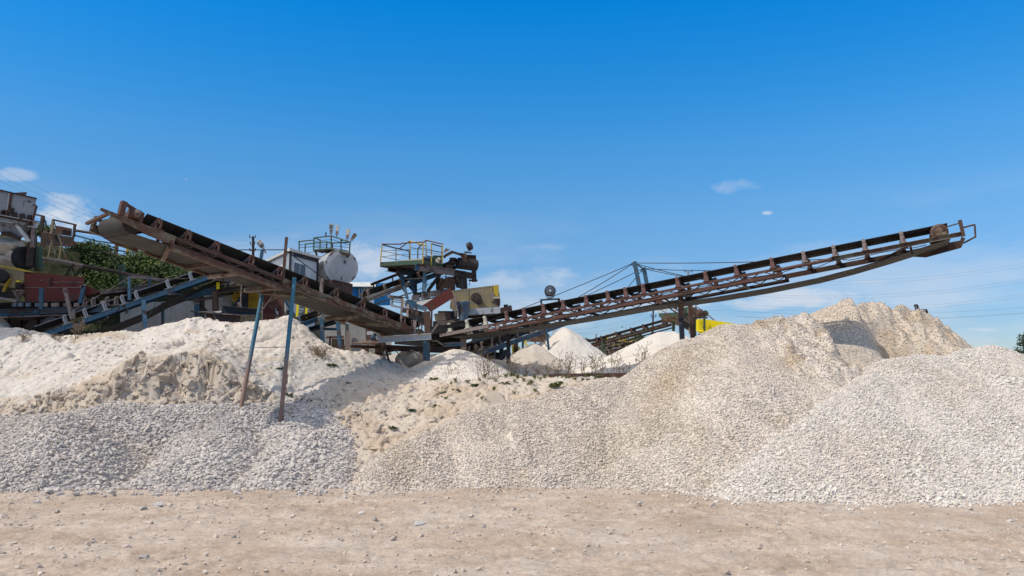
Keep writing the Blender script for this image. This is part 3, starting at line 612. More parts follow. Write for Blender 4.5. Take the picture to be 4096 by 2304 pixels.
def r3z(x, y):
    z = r3t(x, y); rug = sst(x, 8.9, 9.4) * sst(y, 20.6, 21.6)
    rid = sst(x, 8.8, 9.2) * (1 - sst(x, 9.5, 10.0))
    w_ = 0.12 * fbm(y * 1.6, x * 0 + 3, 3, 48) + 0.10 * (y - 20.5)
    z = z + 0.07 * np.exp(-((x - 8.9 - w_) / .28)**2) * sst(y, 19.3, 20.0) * (1 - sst(y, 20.6, 21.2)) - 1.35 * sst(x - w_, 8.98, 9.42) * (1 - sst(x, 10.2, 11.7)) * sst(y, 19.0, 19.9) * (1 - sst(y + .25 * fbm(x * 1.5, y, 3, 49), 21.5, 22.3))
    return z + 0.05 * fbm(x * 1.2, y * 1.2, 4, 43) + 0.24 * rug * ridged(x * 1.7, y * 1.3, 5, 45) + 0.16 * rid * ridged(x * 2.5, y * 1.8, 4, 47)
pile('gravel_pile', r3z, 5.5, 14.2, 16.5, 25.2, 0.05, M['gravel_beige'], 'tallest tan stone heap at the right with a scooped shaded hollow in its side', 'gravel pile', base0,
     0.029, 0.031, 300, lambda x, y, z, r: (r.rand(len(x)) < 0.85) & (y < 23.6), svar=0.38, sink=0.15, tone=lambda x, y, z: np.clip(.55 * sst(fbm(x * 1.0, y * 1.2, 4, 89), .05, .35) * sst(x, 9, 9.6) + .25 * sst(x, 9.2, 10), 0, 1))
R1 = [zpt(*q) for q in [(2945, 1972, 13.3), (3070, 1840, 13.9), (3200, 1700, 14.7), (3380, 1560, 15.8), (3545, 1442, 17.0), (3700, 1425, 17.2), (3820, 1440, 17.5), (3890, 1400, 17.5), (3955, 1383, 17.5), (4020, 1415, 17.5), (4100, 1450, 16.8), (4400, 1480, 15.8), (4700, 1500, 15.4)]]
def r1z(x, y):
    z = seg_ridge(x + 0.2 * fbm(x * .5, y * .5, 3, 53), y, R1, 0.60)
    z = z + 0.42 * np.exp(-(((x - 10.4) / 0.5)**2 + ((y - 17.5) / 0.5)**2)) * 0
    return z + 0.035 * ridged(x * 1.3 + y * .5 + .3 * fbm(x, y, 2, 58), y * .28, 4, 59) + 0.06 * fbm(x * 0.7, y * 0.7, 4, 57)
pile('gravel_pile', r1z, 3.2, 15.5, 10.8, 20.5, 0.05, M['gravel_white'], 'pale whitish crushed stone heap filling the right foreground with a small cone on top', 'gravel pile', base0,
     0.029, 0.034, 400, lambda x, y, z, r: (r.rand(len(x)) < 0.95) & (x < 12.5) & (y < 18.6), svar=0.36, sink=0.15, spill=0.10, tone=lambda x, y, z: sst(fbm(x * .5, y * .35, 4, 97), .0, .5) * .4)

# heaps of fine chalk on the plateau behind the bank
def cone_pile(px, py, Yd, base_px, slope, mat, label, seed, ridge=None, nstep=None, nsize=0.03, detail=0.05, asym=0.0, group=None):
    top = P(px, py, Yd); R = [(top.x, top.y, top.z)]
    if ridge: R += [zpt(*q) for q in ridge]
    else: R += [(top.x + 0.02, top.y, top.z)]
    zs = [q[2] for q in R]; rad = (max(zs) - 1.7) / slope + 0.3
    x0 = min(q[0] for q in R) - rad; x1 = max(q[0] for q in R) + rad; y0 = min(q[1] for q in R) - rad; y1 = max(q[1] for q in R) + rad
    def f(x, y):
        best = np.full(np.shape(x), -9.0)
        for (a, b) in zip(R[:-1], R[1:]):
            dx, dy = b[0] - a[0], b[1] - a[1]; L = dx * dx + dy * dy + 1e-9
            t = np.clip(((x - a[0]) * dx + (y - a[1]) * dy) / L, 0, 1); d = np.hypot(x - a[0] - t * dx, y - a[1] - t * dy)
            ang = np.arctan2(y - a[1], x - a[0])
            sl = slope * (1 + 0.13 * np.sin(ang * 3 + seed) + 0.05 * np.sin(ang * 7 + seed * 2) + asym * np.cos(ang))
            best = np.maximum(best, a[2] + t * (b[2] - a[2]) - sl * (np.sqrt(d * d + 0.012) - 0.11) + detail * 1.1 * np.clip(d * 1.5, 0, 1) * ridged(ang * 4.5 + 0.25 * fbm(d * 3, ang, 3, seed + 7), d * 0.7, 4, seed + 5))
        return best + detail * fbm(x * 1.6, y * 1.6, 5, seed) + detail * 0.5 * ridged(x * 2.4, y * 1.2, 3, seed + 2)
    return pile('chalk_pile', f, x0, x1, y0, y1, 0.05, mat, label, 'chalk pile', lambda x, y: bank_z(x, y, False), nstep, nsize, 500 + seed, lambda x, y, z, r: r.rand(len(x)) < 0.5, group=group)
cone_pile(1815, 1397, 22.6, 0, 0.50, M['gravel_white'], 'small rounded heap of pale grit in front of the long right conveyor tail', 3, ridge=[(1850, 1400, 22.7)], nstep=0.042, nsize=0.026, detail=0.03)
cone_pile(1975, 1436, 24.2, 0, 0.42, M['sand_grey'], 'low smooth heap of greyish chalk between the grit heap and the black post', 5, ridge=[(2030, 1445, 24.2)], detail=0.02)
cone_pile(2133, 1374, 25.4, 0, 0.72, M['sand_grey'], 'pointed grey beige chalk cone in front of the big white cone', 8, detail=0.05)
cone_pile(2050, 1418, 27.5, 0, 0.5, M['sand_white'], 'low white chalk heap behind the black post', 9, detail=0.03)
cone_pile(2258, 1309, 27.6, 0, 0.80, M['sand_white'], 'tall sharp white chalk cone behind the slanting blue leg', 12, ridge=[(2275, 1330, 27.0)], detail=0.045)
cone_pile(2640, 1328, 24.6, 0, 0.56, M['sand_white'], 'broad smooth white chalk heap around the tall steel posts', 15, ridge=[(2690, 1326, 24.6), (2720, 1340, 24.2)], detail=0.012)

cone_pile(1610, 1412, 27.4, 0, 0.45, M['sand_grey'], 'low chalk mound seen in the gap under the tangle of beams', 18, ridge=[(1760, 1418, 27.4)], detail=0.06)
# pebbles on the yard
def keepg(x, y, z, r):
    k = fbm(x * 0.5, y * 1.2, 3, 15); return r.rand(len(x)) < np.clip(0.30 + 0.9 * k + 0.2 * sst(y, 12.5, 13.6) + 0.8 * sst(y, 13.6, 14.3), 0.06, 1.0)
pos = np.concatenate([scatter(ground_z, -13, 12, 5.6, 14.6, 0.085, 601, keepg), scatter(ground_z, -13, 10, 12.9, 14.7, 0.05, 603, lambda x, y, z, r: r.rand(len(x)) < sst(y + .5 * fbm(x * .8, y, 3, 9) - (14.15 - .16 * np.clip(x, 0, 9)), -0.5, 0.5) * .8)]); r_ = np.random.RandomState(61)
sz = np.clip(0.021 * np.exp(r_.randn(len(pos)) * 0.55), 0.008, 0.085); pos[:, 2] += sz * 0.08
sv, sf = stones(pos, sz, 62, True)
M['pebble'] = chalk_mat('yard_pebbles', [(0.50, 0.42, 0.345), (0.58, 0.51, 0.44), (0.42, 0.35, 0.28)], island=True)
pb = np_mesh('pebbles', sv, None, sf, M['pebble']); tag(pb, 'small loose pebbles scattered over the packed dirt yard', 'pebbles', kind='stuff')
M['rock_w'] = chalk_mat('white_rock', [(0.55, 0.53, 0.50), (0.6, 0.58, 0.55), (0.5, 0.47, 0.43)], island=False, vs=10)
M['rock_g'] = chalk_mat('grey_rock', [(0.34, 0.32, 0.30), (0.40, 0.38, 0.36), (0.3, 0.28, 0.26)], island=False, vs=10)
def rock(px, py, size, mat, label, seed, squash=0.7):
    d = CAMH * FPX / (py - HZ) * 1.0
    Yd = d
    for _ in range(6):
        p = P(px, py, Yd); Yd *= CAMH / (CAMH - p.z)
    p = P(px, py, Yd); r = np.random.RandomState(seed); v = PV[seed % 16] * np.array([1.1, 0.9, squash / 0.7]) * size / 2
    a = r.rand() * 6.28; R = np.array([[math.cos(a), -math.sin(a), 0], [math.sin(a), math.cos(a), 0], [0, 0, 1]]); v = v @ R.T
    z0 = float(ground_z(np.array([p.x]), np.array([p.y]))[0])
    o = np_mesh('rock', v + np.array([p.x, p.y, z0 + size * 0.16]), None, PF, mat, loc=(p.x, p.y, z0)); tag(o, label, 'rock', 'larger rocks lying on the yard')
for a in [(1674, 2104, .115, 'rock_w', 'white angular rock, the largest lying on the open yard in the middle', 3), (1497, 2084, .085, 'rock_g', 'grey pyramid shaped rock just left of the largest white rock', 5), (1442, 2056, .08, 'rock_w', 'small white rock left of and beyond the grey pyramid rock', 7),
          (637, 2030, .10, 'rock_w', 'pale pointed rock right of a small grey one on the left yard', 9), (575, 2044, .075, 'rock_g', 'small grey rock left of the pale pointed rock', 11), (146, 2014, .10, 'rock_w', 'whitish rock lying near the left edge of the yard', 2), (190, 1996, .10, 'rock_g', 'flat grey rock just right of the whitish rock near the left edge', 13),
          (572, 2238, .13, 'rock_g', 'brownish grey flat rock low in the left foreground', 6), (1378, 1996, .08, 'rock_w', 'pale rock at the foot of the central gully', 8), (2560, 2012, .09, 'rock_w', 'pale lump on the yard below the beige heap', 4),
          (3465, 1972, .16, 'rock_g', 'tan block resting at the toe of the right heap', 14), (2110, 1925, .13, 'rock_w', 'larger white block at the toe of the beige heap', 15), (2070, 1922, .11, 'rock_g', 'beige block left of the larger white block at the heap toe', 1), (2188, 1924, .12, 'rock_g', 'flat tan slab right of the white block at the heap toe', 10),
          (3120, 2010, .06, 'rock_w', 'little white stone right of centre on the yard', 12), (4040, 2088, .10, 'rock_w', 'white stone cluster piece near the right edge', 0)]:
    rock(a[0], a[1], a[2], M[a[3]], a[4], a[5])

# ------------------------------------------------------------------ conveyors
class Conv:
    """straight conveyor; A-B is the top line of the near side rail, w the width between the rails"""
    def __init__(s, name, label, A, B, w, group=None):
        s.A, s.B, s.w = Vector(A), Vector(B), w; s.L = (s.B - s.A).length; s.u = (s.B - s.A).normalized()
        h = Vector((-s.u.y, s.u.x, 0)).normalized(); s.n = h if h.y > 0 else -h
        s.up = s.u.cross(s.n).normalized(); s.up = s.up if s.up.z > 0 else -s.up
        base = Vector(((s.A.x + s.B.x) / 2, (s.A.y + s.B.y) / 2, 0)); base.z = min(s.A.z, s.B.z) - 1.0
        s.root = thing(name, label, 'conveyor', base, group)
    def at(s, t, side=0.0, h=0.0): return s.A + s.u * (t * s.L) + s.n * (side * s.w) + s.up * h
    def t(s, px): return online(s.A, s.B, px)
    def rail(s, t0, t1, side, hh, ww, mat, kind='C', h0=0.0, name='side_rail'):
        m = MB(); k = kind
        if kind == 'C': k = 'D' if side > 0.5 else 'C'
        a, b = s.at(t0, side, h0 - hh / 2), s.at(t1, side, h0 - hh / 2)
        m.beam(a, b, ww, hh, k, up=s.up, t=0.012); return m.build(name, mat, s.root)
    def truss(s, t0, t1, side, depth, mat, c1=.055, c2=.075, step=0.42, h0=0.0, name='truss'):
        m = MB(); o = m
        m.beam(s.at(t0, side, h0 - c1 / 2), s.at(t1, side, h0 - c1 / 2), .06, c1, 'box', up=s.up)
        m.beam(s.at(t0, side, h0 - depth + c2 / 2), s.at(t1, side, h0 - depth + c2 / 2), .07, c2, 'box', up=s.up)
        n = max(1, int((t1 - t0) * s.L / step))
        for i in range(n):
            q = t0 + (t1 - t0) * (i + .18) / n; r = t0 + (t1 - t0) * (i + .5) / n; v = t0 + (t1 - t0) * (i + .82) / n
            m.beam(s.at(q, side, h0 - c1), s.at(r, side, h0 - depth + c2), .02, .035, up=s.n)
            m.beam(s.at(r, side, h0 - depth + c2), s.at(v, side, h0 - c1), .02, .035, up=s.n)
        return m.build(name, mat, s.root)
    def belt(s, t0, t1, hc, he, mat, s0=.10, s1=.90, seg=24, thick=.016, name='carrying_belt', sag=0.0):
        pr = [(s0, he), (s0 + (s1 - s0) * .12, he - (he - hc) * .42), (s0 + (s1 - s0) * .30, hc), (s0 + (s1 - s0) * .5, hc - 0.004), (s0 + (s1 - s0) * .70, hc), (s0 + (s1 - s0) * .88, he - (he - hc) * .42), (s1, he)]
        m = MB(); vs = []; k = len(pr)
        for i in range(seg + 1):
            t = t0 + (t1 - t0) * i / seg; w = -sag * math.sin(math.pi * ((i * 3) % seg) / seg) if sag else 0
            vs += [s.at(t, a, b + w) for a, b in pr] + [s.at(t, a, b + w - thick) for a, b in pr]
        fs = []
        for i in range(seg):
            o = i * 2 * k; q = o + 2 * k
            for j in range(k - 1):
                fs.append((o + j, o + j + 1, q + j + 1, q + j)); fs.append((o + k + j, q + k + j, q + k + j + 1, o + k + j + 1))
            fs.append((o, q, q + k, o + k)); fs.append((o + k - 1, o + 2 * k - 1, q + 2 * k - 1, q + k - 1))
        m.add(vs, fs); return m.build(name, mat, s.root)
    def ribbon(s, pts, s0, s1, mat, thick=.014, name='return_belt', tilt=0.0):
        """flat belt run: pts = [(t, h)]"""
        m = MB(); vs = []
        for t, h in pts: vs += [s.at(t, s0, h), s.at(t, s1, h - tilt), s.at(t, s1, h - thick - tilt), s.at(t, s0, h - thick)]
        fs = [(0, 1, 2, 3), tuple(len(vs) - 4 + i for i in (3, 2, 1, 0))]
        for i in range(len(pts) - 1):
            o = i * 4; q = o + 4
            fs += [(o, q, q + 1, o + 1), (o + 1, q + 1, q + 2, o + 2), (o + 2, q + 2, q + 3, o + 3), (o + 3, q + 3, q, o)]
        m.add(vs, fs); return m.build(name, mat, s.root)
    def idlers(s, ts, hb, mat, rmat, style='plate', r=.045, wb=.12, hc=.105):
        """trough idler sets: bracket with three rollers as sub-parts; the first is built, the others copied"""
        t0 = ts[0]; m = MB(); c = lambda ds, side, h: s.at(t0, side, h) + s.u * ds
        nose = -s.n * 0.02
        for sd, sg in ((0.0, 1), (1.0, -1)):
            if style == 'plate':
                for off in (0, ):
                    p = [c(-wb / 2, sd, 0), c(wb / 2, sd, 0), c(wb * .27, sd, hb * .75), c(wb * .27, sd, hb), c(-wb * .27, sd, hb), c(-wb * .27, sd, hb * .75)]
                    m.plate([q + nose * sg for q in p], .012 * sg, s.n)
                m.tube(c(0, sd, hb) - s.n * .035 * sg, c(0, sd, hb) + s.n * .02 * sg, wb * .36, 12)
                m.plate([c(-wb * .5, sd, 0) + nose * sg, c(-wb * .5, sd, 0) + s.n * .07 * sg, c(-wb * .27, sd, hb) + s.n * .03 * sg, c(-wb * .27, sd, hb) + nose * sg], .01, s.u)
                m.plate([c(wb * .46, sd, 0) + nose * sg, c(wb * .46, sd, 0) + s.n * .07 * sg, c(wb * .23, sd, hb) + s.n * .03 * sg, c(wb * .23, sd, hb) + nose * sg], .01, s.u)
            else:   # bent hook
                pts = [c(-.03, sd, 0), c(-.035, sd, hb * .55), c(-.02, sd, hb * .9), c(.02, sd, hb * 1.02), c(.055, sd, hb * .96)]
                m.path(pts, wb * .17, 8)
                pts = [c(.035, sd, 0), c(.03, sd, hb * .55), c(.04, sd, hb * .85), c(.055, sd, hb * .96)]
                m.path([p + s.n * 0.05 * sg for p in pts], wb * .13, 8)
            m.box(c(0, sd, .012), s.u * wb * 1.3, s.n * .10, s.up * .02)
        m.beam(c(0, 0, .03), c(0, 1, .03), .05, .04, 'L', up=s.up)
        br = m.build('idler_bracket', mat, s.root)
        a = s.at(t0, 0.05, hb * .93); b = s.at(t0, .32, hc - r); d = s.at(t0, .68, hc - r); e = s.at(t0, .95, hb * .93)
        for (p, q) in ((a, b), (b + s.n * .02, d - s.n * .02), (d, e)):
            x = (q - p).normalized(); R = MB(); R.lathe(p, x, [(0, r * .4), (.01, r), ((q - p).length - .01, r), ((q - p).length, r * .4)], 14); R.build('roller', rmat, br)
        for t in ts[1:]: copy_part(br, s.u * ((t - t0) * s.L), s.root)
        return br
    def pulley(s, t, h, r, mat, s0=.1, s1=.9, name='pulley', hubm=None):
        m = MB(); a, b = s.at(t, s0, h), s.at(t, s1, h); L = (b - a).length
        m.lathe(a, b - a, [(0, r * .86), (.004, r), (.02, r), (L - .02, r), (L - .004, r), (L, r * .86)], 28)
        p = m.build(name, mat, s.root)
        h_ = MB(); h_.lathe(s.at(t, -0.03, h), s.n, [(0, r * .22), (.05, r * .3), (L + .1 + .06 * s.w, r * .3), (L + .16 + .06 * s.w, r * .22)], 14); h_.build('shaft', hubm or M['rust'], p)
        return p
    def cross(s, t, h, mat, w=.08, hh=.08, kind='L', name='cross_beam', s0=0, s1=1, t2=None):
        m = MB(); m.beam(s.at(t, s0, h), s.at(t if t2 is None else t2, s1, h), w, hh, kind, up=s.up, t=.012); return m.build(name, mat, s.root)
def post(m, x, y, Yd, x2, y2, Y2, w, h=None, kind='box', up=(0, -1, 0)): m.beam(P(x, y, Yd), P(x2, y2, Y2), w, h or w, kind, up=up); return m
def wirebetween(pts, r, name, label, cat, mat=None, sag=0.0, group=None, n=14):
    m = MB(); out = []
    for a, b in zip(pts[:-1], pts[1:]):
        a, b = Vector(a), Vector(b)
        for i in range(n + 1):
            k = i / n; out.append(a.lerp(b, k) - Vector((0, 0, sag * 4 * k * (1 - k))))
    m.path(out, r, 5); o = m.build(name, mat or M['wire']); return tag(o, label, cat, group)

# --- left conveyor, head end nearest the camera
A = Conv('belt_conveyor', 'rusty tan conveyor at left on two slanting pipe legs, its head end nearest the camera', P(1710, 1334, 22.0), P(440, 846, 14.5), 1.12)
tA = A.t
A.rail(tA(1700), tA(1130), 0, .17, .07, M['rust_tan'])
A.truss(tA(1150), tA(690), 0, .235, M['rust'], .075, .07, .5)
A.rail(tA(700), tA(600), 0, .17, .07, M['rust_tan'])
m = MB(); m.plate([A.at(tA(600), 0, 0), A.at(1.02, 0, 0), A.at(1.02, 0, -.05), A.at(tA(600), 0, -.17)], -.03, A.n); m.build('side_rail', M['rust_tan'], A.root)
A.rail(tA(690), tA(1130), 0, .05, .09, M['rust_tan'], 'box', h0=-.238)
A.rail(tA(1700), tA(1000), 1, .13, .07, M['rust_tan'])
A.truss(tA(1010), tA(720), 1, .22, M['rust'], .05, .06, .5)
A.rail(tA(730), .97, 1, .17, .07, M['rust_tan'])
A.belt(tA(1690), tA(590), .075, .27, M['belt'], seg=30)
A.ribbon([(tA(1690), -.05), (tA(1400), -.14), (tA(1150), -.16), (tA(900), -.16), (tA(720), -.16), (tA(620), -.20), (tA(548), -.215)], .08, .92, M['belt_d'])
A.idlers([tA(p) for p in (633, 752, 865)], .215, M['rust_red'], M['grey_br'], 'hook', wb=.15)
A.idlers([tA(p) for p in (1005, 1120, 1220, 1345, 1452)], .215, M['pink'], M['grey_br'], 'hook', wb=.15)
A.idlers([tA(p) for p in (1541, 1614, 1652, 1682)], .20, M['pink'], M['rust_dark'], 'hook', wb=.12)
A.pulley(tA(545), -.03, .19, M['belt_d'], .12, .88, 'head_pulley')
A.pulley(tA(560), .19, .10, M['belt_d'], .12, .88, 'snub_pulley')
m = MB(); a0 = A.at(tA(482), 0, 0); a1 = A.at(tA(556), 0, 0)
m.beam(a0, a0 + A.up * .28, .09, .10, 'box', up=A.u); m.beam(a1, a1 + A.up * .19, .10, .08, 'box', up=A.u); m.beam(a0 + A.up * .255, a1 + A.up * .185, .06, .045, 'box', up=A.up)
m.box(A.at(tA(530), 0, .12), A.u * .20, A.n * .16, A.up * .17)
m.build('drive_guard', M['rust_red'], A.root)
m = MB(); m.lathe(A.at(tA(532), -.12, .13), A.n, [(0, .03), (.03, .075), (.16, .08), (.17, .05)], 16); m.build('bearing', M['grey_br'], A.root)
# open end frame round the head pulley
m = MB(); e0 = A.at(1.0, 0, -.03); e1 = A.at(.98, 1, -.03); m.beam(e0, e1, .06, .05, 'L', up=A.up); 
m.beam(A.at(.965, 1, -.1), A.at(.965, 1, .17), .08, .05, 'box', up=A.u); m.beam(A.at(.965, 1, .12), A.at(.90, .95, .1), .05, .06, 'box')
m.build('end_frame', M['rust'], A.root)
m = MB(); m.plate([A.at(.95, 1, -.16), A.at(.91, 1, -.24), A.at(tA(690), 1, -.24), A.at(tA(690), 1, -.165)], .012, A.n); m.build('skirt_plate', M['rust_tan'], A.root)
A.cross(tA(690), -.22, M['rust_tan'], .09, .06, t2=tA(790)); A.cross(tA(1240), -.19, M['rust_tan'], .08, .07, t2=tA(1165))
A.cross(tA(880), -.22, M['rust'], .08, .07); A.cross(tA(1120), -.24, M['rust_tan'], .10, .10); A.cross(tA(1430), -.19, M['rust_tan'], .06, .06, t2=tA(1500)); A.cross(tA(1560), -.19, M['rust_tan'], .06, .06, t2=tA(1470))
m = MB(); m.tube(A.at(tA(1435), 0, -.24), A.at(tA(1435), 1, -.24), .05, 14); m.build('return_roller', M['rust_tan'], A.root)
m = MB(); m.tube(A.at(tA(975), .05, -.22), A.at(tA(975), 1, -.22), .055, 14); m.build('return_roller', M['grey_br'], A.root)
# uprights of the pull cord
m = MB(); q = A.at(tA(1133), 0, -.05); m.beam(q, q + Vector((.05, 0, .98)), .055, .055, 'L'); m.build('stay_post', M['rust'], A.root)
m = MB(); q = A.at(tA(1285), 0, -.08); m.beam(q, q + Vector((.03, 0, .42)), .075, .08, 'box'); m.build('stay_post', M['grey_br'], A.root)
m = MB(); q = A.at(tA(1605), 0, -.08); m.beam(q, q + Vector((.02, 0, .72)), .05, .05, 'L'); m.build('stay_post', M['grey_br'], A.root)
m = MB(); m.path([P(900, 1000, 17.1), P(1140, 999, 18.1), P(1290, 1110, 18.9)], .011, 6); m.build('pull_cord', M['cable'], A.root)
# pipe legs
for (xa, ya, Ya, xb, yb, Yb, lb) in ((1178, 1112, 18.0, 1120, 1700, 17.0, None), (1052, 1160, 18.8, 960, 1650, 17.5, None)):
    m = MB(); m.tube(P(xa, ya, Ya), P(xb, yb, Yb), .047, 14); m.build('leg', M['leg'], A.root, label='blue pipe leg rusty towards the foot')
m = MB(); m.path([P(1040, 1232, 18.4), P(1050, 1222, 18.4), P(1132, 1172, 18.6)], .016, 6); m.path([P(1036, 1258, 18.3), P(1062, 1222, 18.3), P(1105, 1158, 18.4)], .016, 6); m.build('brace', M['grey_br'], A.root)
m = MB(); m.tube(P(1012, 1391, 18.0), P(1150, 1388, 17.5), .008, 6); m.build('tie_rod', M['blue_g'], A.root)
# tail frame, upright H post and struts
m = MB(); m.beam(P(1708, 1246, 21.4), P(1712, 1352, 21.4), .16, .15, 'I', up=(0, 1, 0), t=.02); m.build('upright', M['rust'], A.root)
m = MB(); m.beam(P(1660, 1282, 21.5), P(1655, 1352, 21.5), .09, .09, 'L'); m.build('strut', M['grey_br'], A.root)
m = MB(); m.beam(P(1750, 1296, 21.6), P(1722, 1334, 21.5), .05, .06, 'L'); m.build('strut', M['grey_br'], A.root)

# --- long right conveyor
E = Conv('belt_conveyor', 'very long rusty brown lattice conveyor rising to the right over the piles', P(1790, 1330, 23.2), P(3850, 926, 17.5), 1.25)
tE = E.t
E.truss(tE(1945), tE(3125), 0, .215, M['rust_red'], .06, .085, .45)
E.truss(tE(1945), tE(3125), 1, .215, M['rust_dark'], .06, .085, .45)
E.rail(tE(1760), tE(1955), 0, .09, .07, M['grey_br'], 'box')
E.rail(tE(1760), tE(1955), 1, .13, .07, M['rust_dark'])
m = MB(); m.tube(E.at(tE(3090), 0, -.06), E.at(tE(3325), 0, -.05), .042, 14); m.build('side_pipe', M['rust_red'], E.root)
E.rail(tE(3315), tE(3850), 0, .10, .06, M['rust_tan'], 'C')
E.rail(tE(3110), tE(3860), 1, .12, .07, M['rust_dark'], 'C')
E.belt(tE(1770), tE(3800), .205, .27, M['belt'], .06, .72, seg=60)
E.ribbon([(tE(p), h) for p, h in ((1790, -.12), (1950, -.22), (2080, -.25), (2300, -.29), (2560, -.31), (2620, -.33), (2850, -.40), (3050, -.42), (3250, -.40), (3400, -.34), (3550, -.25), (3680, -.16), (3760, -.10), (3800, -.07))], .12, .88, M['belt_d'])
E.idlers([tE(p) for p in (1800, 1870, 1942)], .22, M['cream'], M['belt'], hc=.19)
E.idlers([tE(p) for p in (2028, 2098, 2176, 2255, 2347, 2434, 2505, 2576, 2713, 2826, 2948, 3092)], .235, M['pink'], M['belt'], hc=.19)
E.idlers([tE(p) for p in (3220, 3341, 3462, 3613)], .235, M['grey_br'], M['belt'], hc=.19)
E.pulley(tE(3762), .10, .185, M['belt'], .10, .90, 'head_pulley', M['rust_tan'])
m = MB(); c_ = E.at(tE(3762), .055, .10); m.lathe(c_ - E.n * .03, E.n, [(0, .15), (.012, .182), (.05, .188), (.06, .16)], 30); m.lathe(c_ - E.n * .10, E.n, [(0, .05), (.02, .085), (.08, .085)], 16); m.build('pulley_rim', M['rust_tan'], E.root); m = MB(); m.lathe(c_ - E.n * .045, E.n, [(0, .10), (.01, .14), (.02, .14)], 24); m.build('hub_recess', M['rust_dark'], E.root)
m = MB(); m.box(E.at(tE(3765), 0, .04), E.u * .22, E.n * .08, E.up * .06); m.build('bearing_block', M['rust_tan'], E.root)
m = MB(); q = tE(3850); m.beam(E.at(q, 0, -.12), E.at(q, 0, .26), .09, .07, 'L', up=E.u); m.tube(E.at(q, 0, .20), E.at(tE(3790), 0, .17), .014, 8)
m.path([E.at(q, 0, .08), E.at(q, 0, .10) + E.u * .26, E.at(q, 0, -.17) + E.u * .22, E.at(q, .2, -.22)], .02, 8); m.beam(E.at(q, 0, -.12), E.at(q, 1, -.12), .06, .07, 'L'); m.build('take_up_frame', M['rust'], E.root)
m = MB(); m.plate([E.at(tE(3560), .9, -.06), E.at(tE(3850), .9, -.05), E.at(tE(3850), .9, -.19), E.at(tE(3700), .9, -.26)], .02, E.n); m.build('scraper_plate', M['rust_dark'], E.root)
m = MB(); m.beam(E.at(tE(3500), .9, -.15), E.at(tE(3625), 0, -.10), .06, .04, 'box', up=E.up); m.beam(E.at(tE(3640), .2, -.06), E.at(tE(3640), .2, -.25), .07, .05, 'L', up=E.u); m.build('brace', M['rust'], E.root)
for p in (2075, 2230, 2345, 2600, 2960): E.cross(tE(p), -.18, M['rust_dark'], .07, .07)
m = MB(); m.tube(E.at(tE(2632), 0, -.27), E.at(tE(2632), 1, -.29), .05, 14); m.build('return_roller', M['grey_br'], E.root)
m = MB(); m.plate([E.at(tE(2612), 0, -.10), E.at(tE(2645), 0, -.10), E.at(tE(2640), 0, -.31), E.at(tE(2618), 0, -.31)], -.012, E.n); m.build('roller_hanger', M['rust_red'], E.root)
m = MB(); m.tube(P(1990, 1308, 22.4), P(2035, 1322, 23.6), .055, 16); m.build('return_roller', M['grey_br'], E.root)
m = MB(); cq = []
for i in range(49): k = i / 48; cq.append(E.at(tE(1960) + (tE(3700) - tE(1960)) * k, -.03, -.09 - .07 * abs(math.sin(k * 34)) - .02 * math.sin(k * 90)))
m.path(cq, .010, 5); m.build('power_cable', M['cable'], E.root)
m = MB(); cq = []
for i in range(41): k = i / 40; cq.append(A.at(tA(1650) + (tA(700) - tA(1650)) * k, -.05, -.06 - .10 * abs(math.sin(k * 22))))
m.path(cq, .010, 5); m.build('power_cable', M['cable'], A.root)
# posts under it
m = MB(); m.beam(P(2722, 1150, 20.75), P(2724, 1280, 20.75), .12, .10, 'C', up=(0, 1, 0), t=.015); pm = m.build('post', M['rust_tan'], E.root)
m = MB(); m.beam(P(2724, 1272, 20.72), P(2731, 1395, 20.72), .115, .105, 'C', up=(0, 1, 0), t=.02); m.build('post_sleeve', M['navy'], pm)
m = MB(); m.beam(P(2757, 1183, 22.0), P(2772, 1365, 22.0), .11, .10, 'C', up=(0, 1, 0), t=.015); m.build('post', M['rust'], E.root)
m = MB(); m.beam(P(2726, 1168, 20.8), P(2762, 1186, 22.0), .09, .13, 'box'); m.build('post_crosshead', M['rust_tan'], E.root)
m = MB(); m.tube(P(2666, 1198, 20.9), P(2756, 1285, 21.9), .013, 6); m.tube(P(2780, 1330, 21.9), P(2720, 1272, 21.0), .013, 6); m.build('tie_rod', M['cable'], E.root)
m = MB(); m.beam(P(2033, 1310, 23.5), P(2034, 1455, 23.5), .12, .12, 'box'); m.build('post', M['navy'], E.root, label='thick black steel post')
# mast and guy ropes
for (x0, y0, Y0, x1, y1, Y1) in ((2538, 1048, 21.5, 2562, 1168, 21.3), (2575, 1072, 22.6, 2590, 1150, 22.5)):
    m = MB(); m.beam(P(x0, y0, Y0), P(x1, y1, Y1), .10, .10, 'C', up=(0, 1, 0), t=.014); m.beam(P(x0 - 12, y0 + 4, Y0), P(x0 - 8, y0 + 18, Y0), .025, .02); m.build('mast', M['blue'], E.root)
m = MB(); m.beam(P(2540, 1052, 21.5), P(2575, 1076, 22.6), .03, .03); m.build('mast_tie', M['rust_dark'], E.root)
top1, top2 = P(2535, 1052, 21.5), P(2572, 1074, 22.6)
for a_, b_ in ((top1, E.at(tE(1880), 0, 0)), (top1, E.at(tE(2215), 0, .02)), (top2, E.at(tE(2030), 1, .05)), (top2, E.at(tE(2410), 1, .2)), (top1, E.at(tE(3300), 0, -.02)), (top2, E.at(tE(2960), 1, .3)), (top1, E.at(tE(2850), 0, -.02)), (top2, E.at(tE(2860), 1, .1))):
    m = MB(); q = [a_.lerp(b_, i / 8) - Vector((0, 0, .035 * 4 * (i / 8) * (1 - i / 8))) for i in range(9)]; m.path(q, .010, 5); m.build('guy_rope', M['cable'], E.root)
m = MB(); m.tube(E.at(tE(2595), 0, -.02), P(2760, 1290, 21.5), .016, 6); m.tube(E.at(tE(2595), 0, -.05), P(2735, 1268, 20.9), .012, 6); m.build('guy_rope', M['grey_br'], E.root)

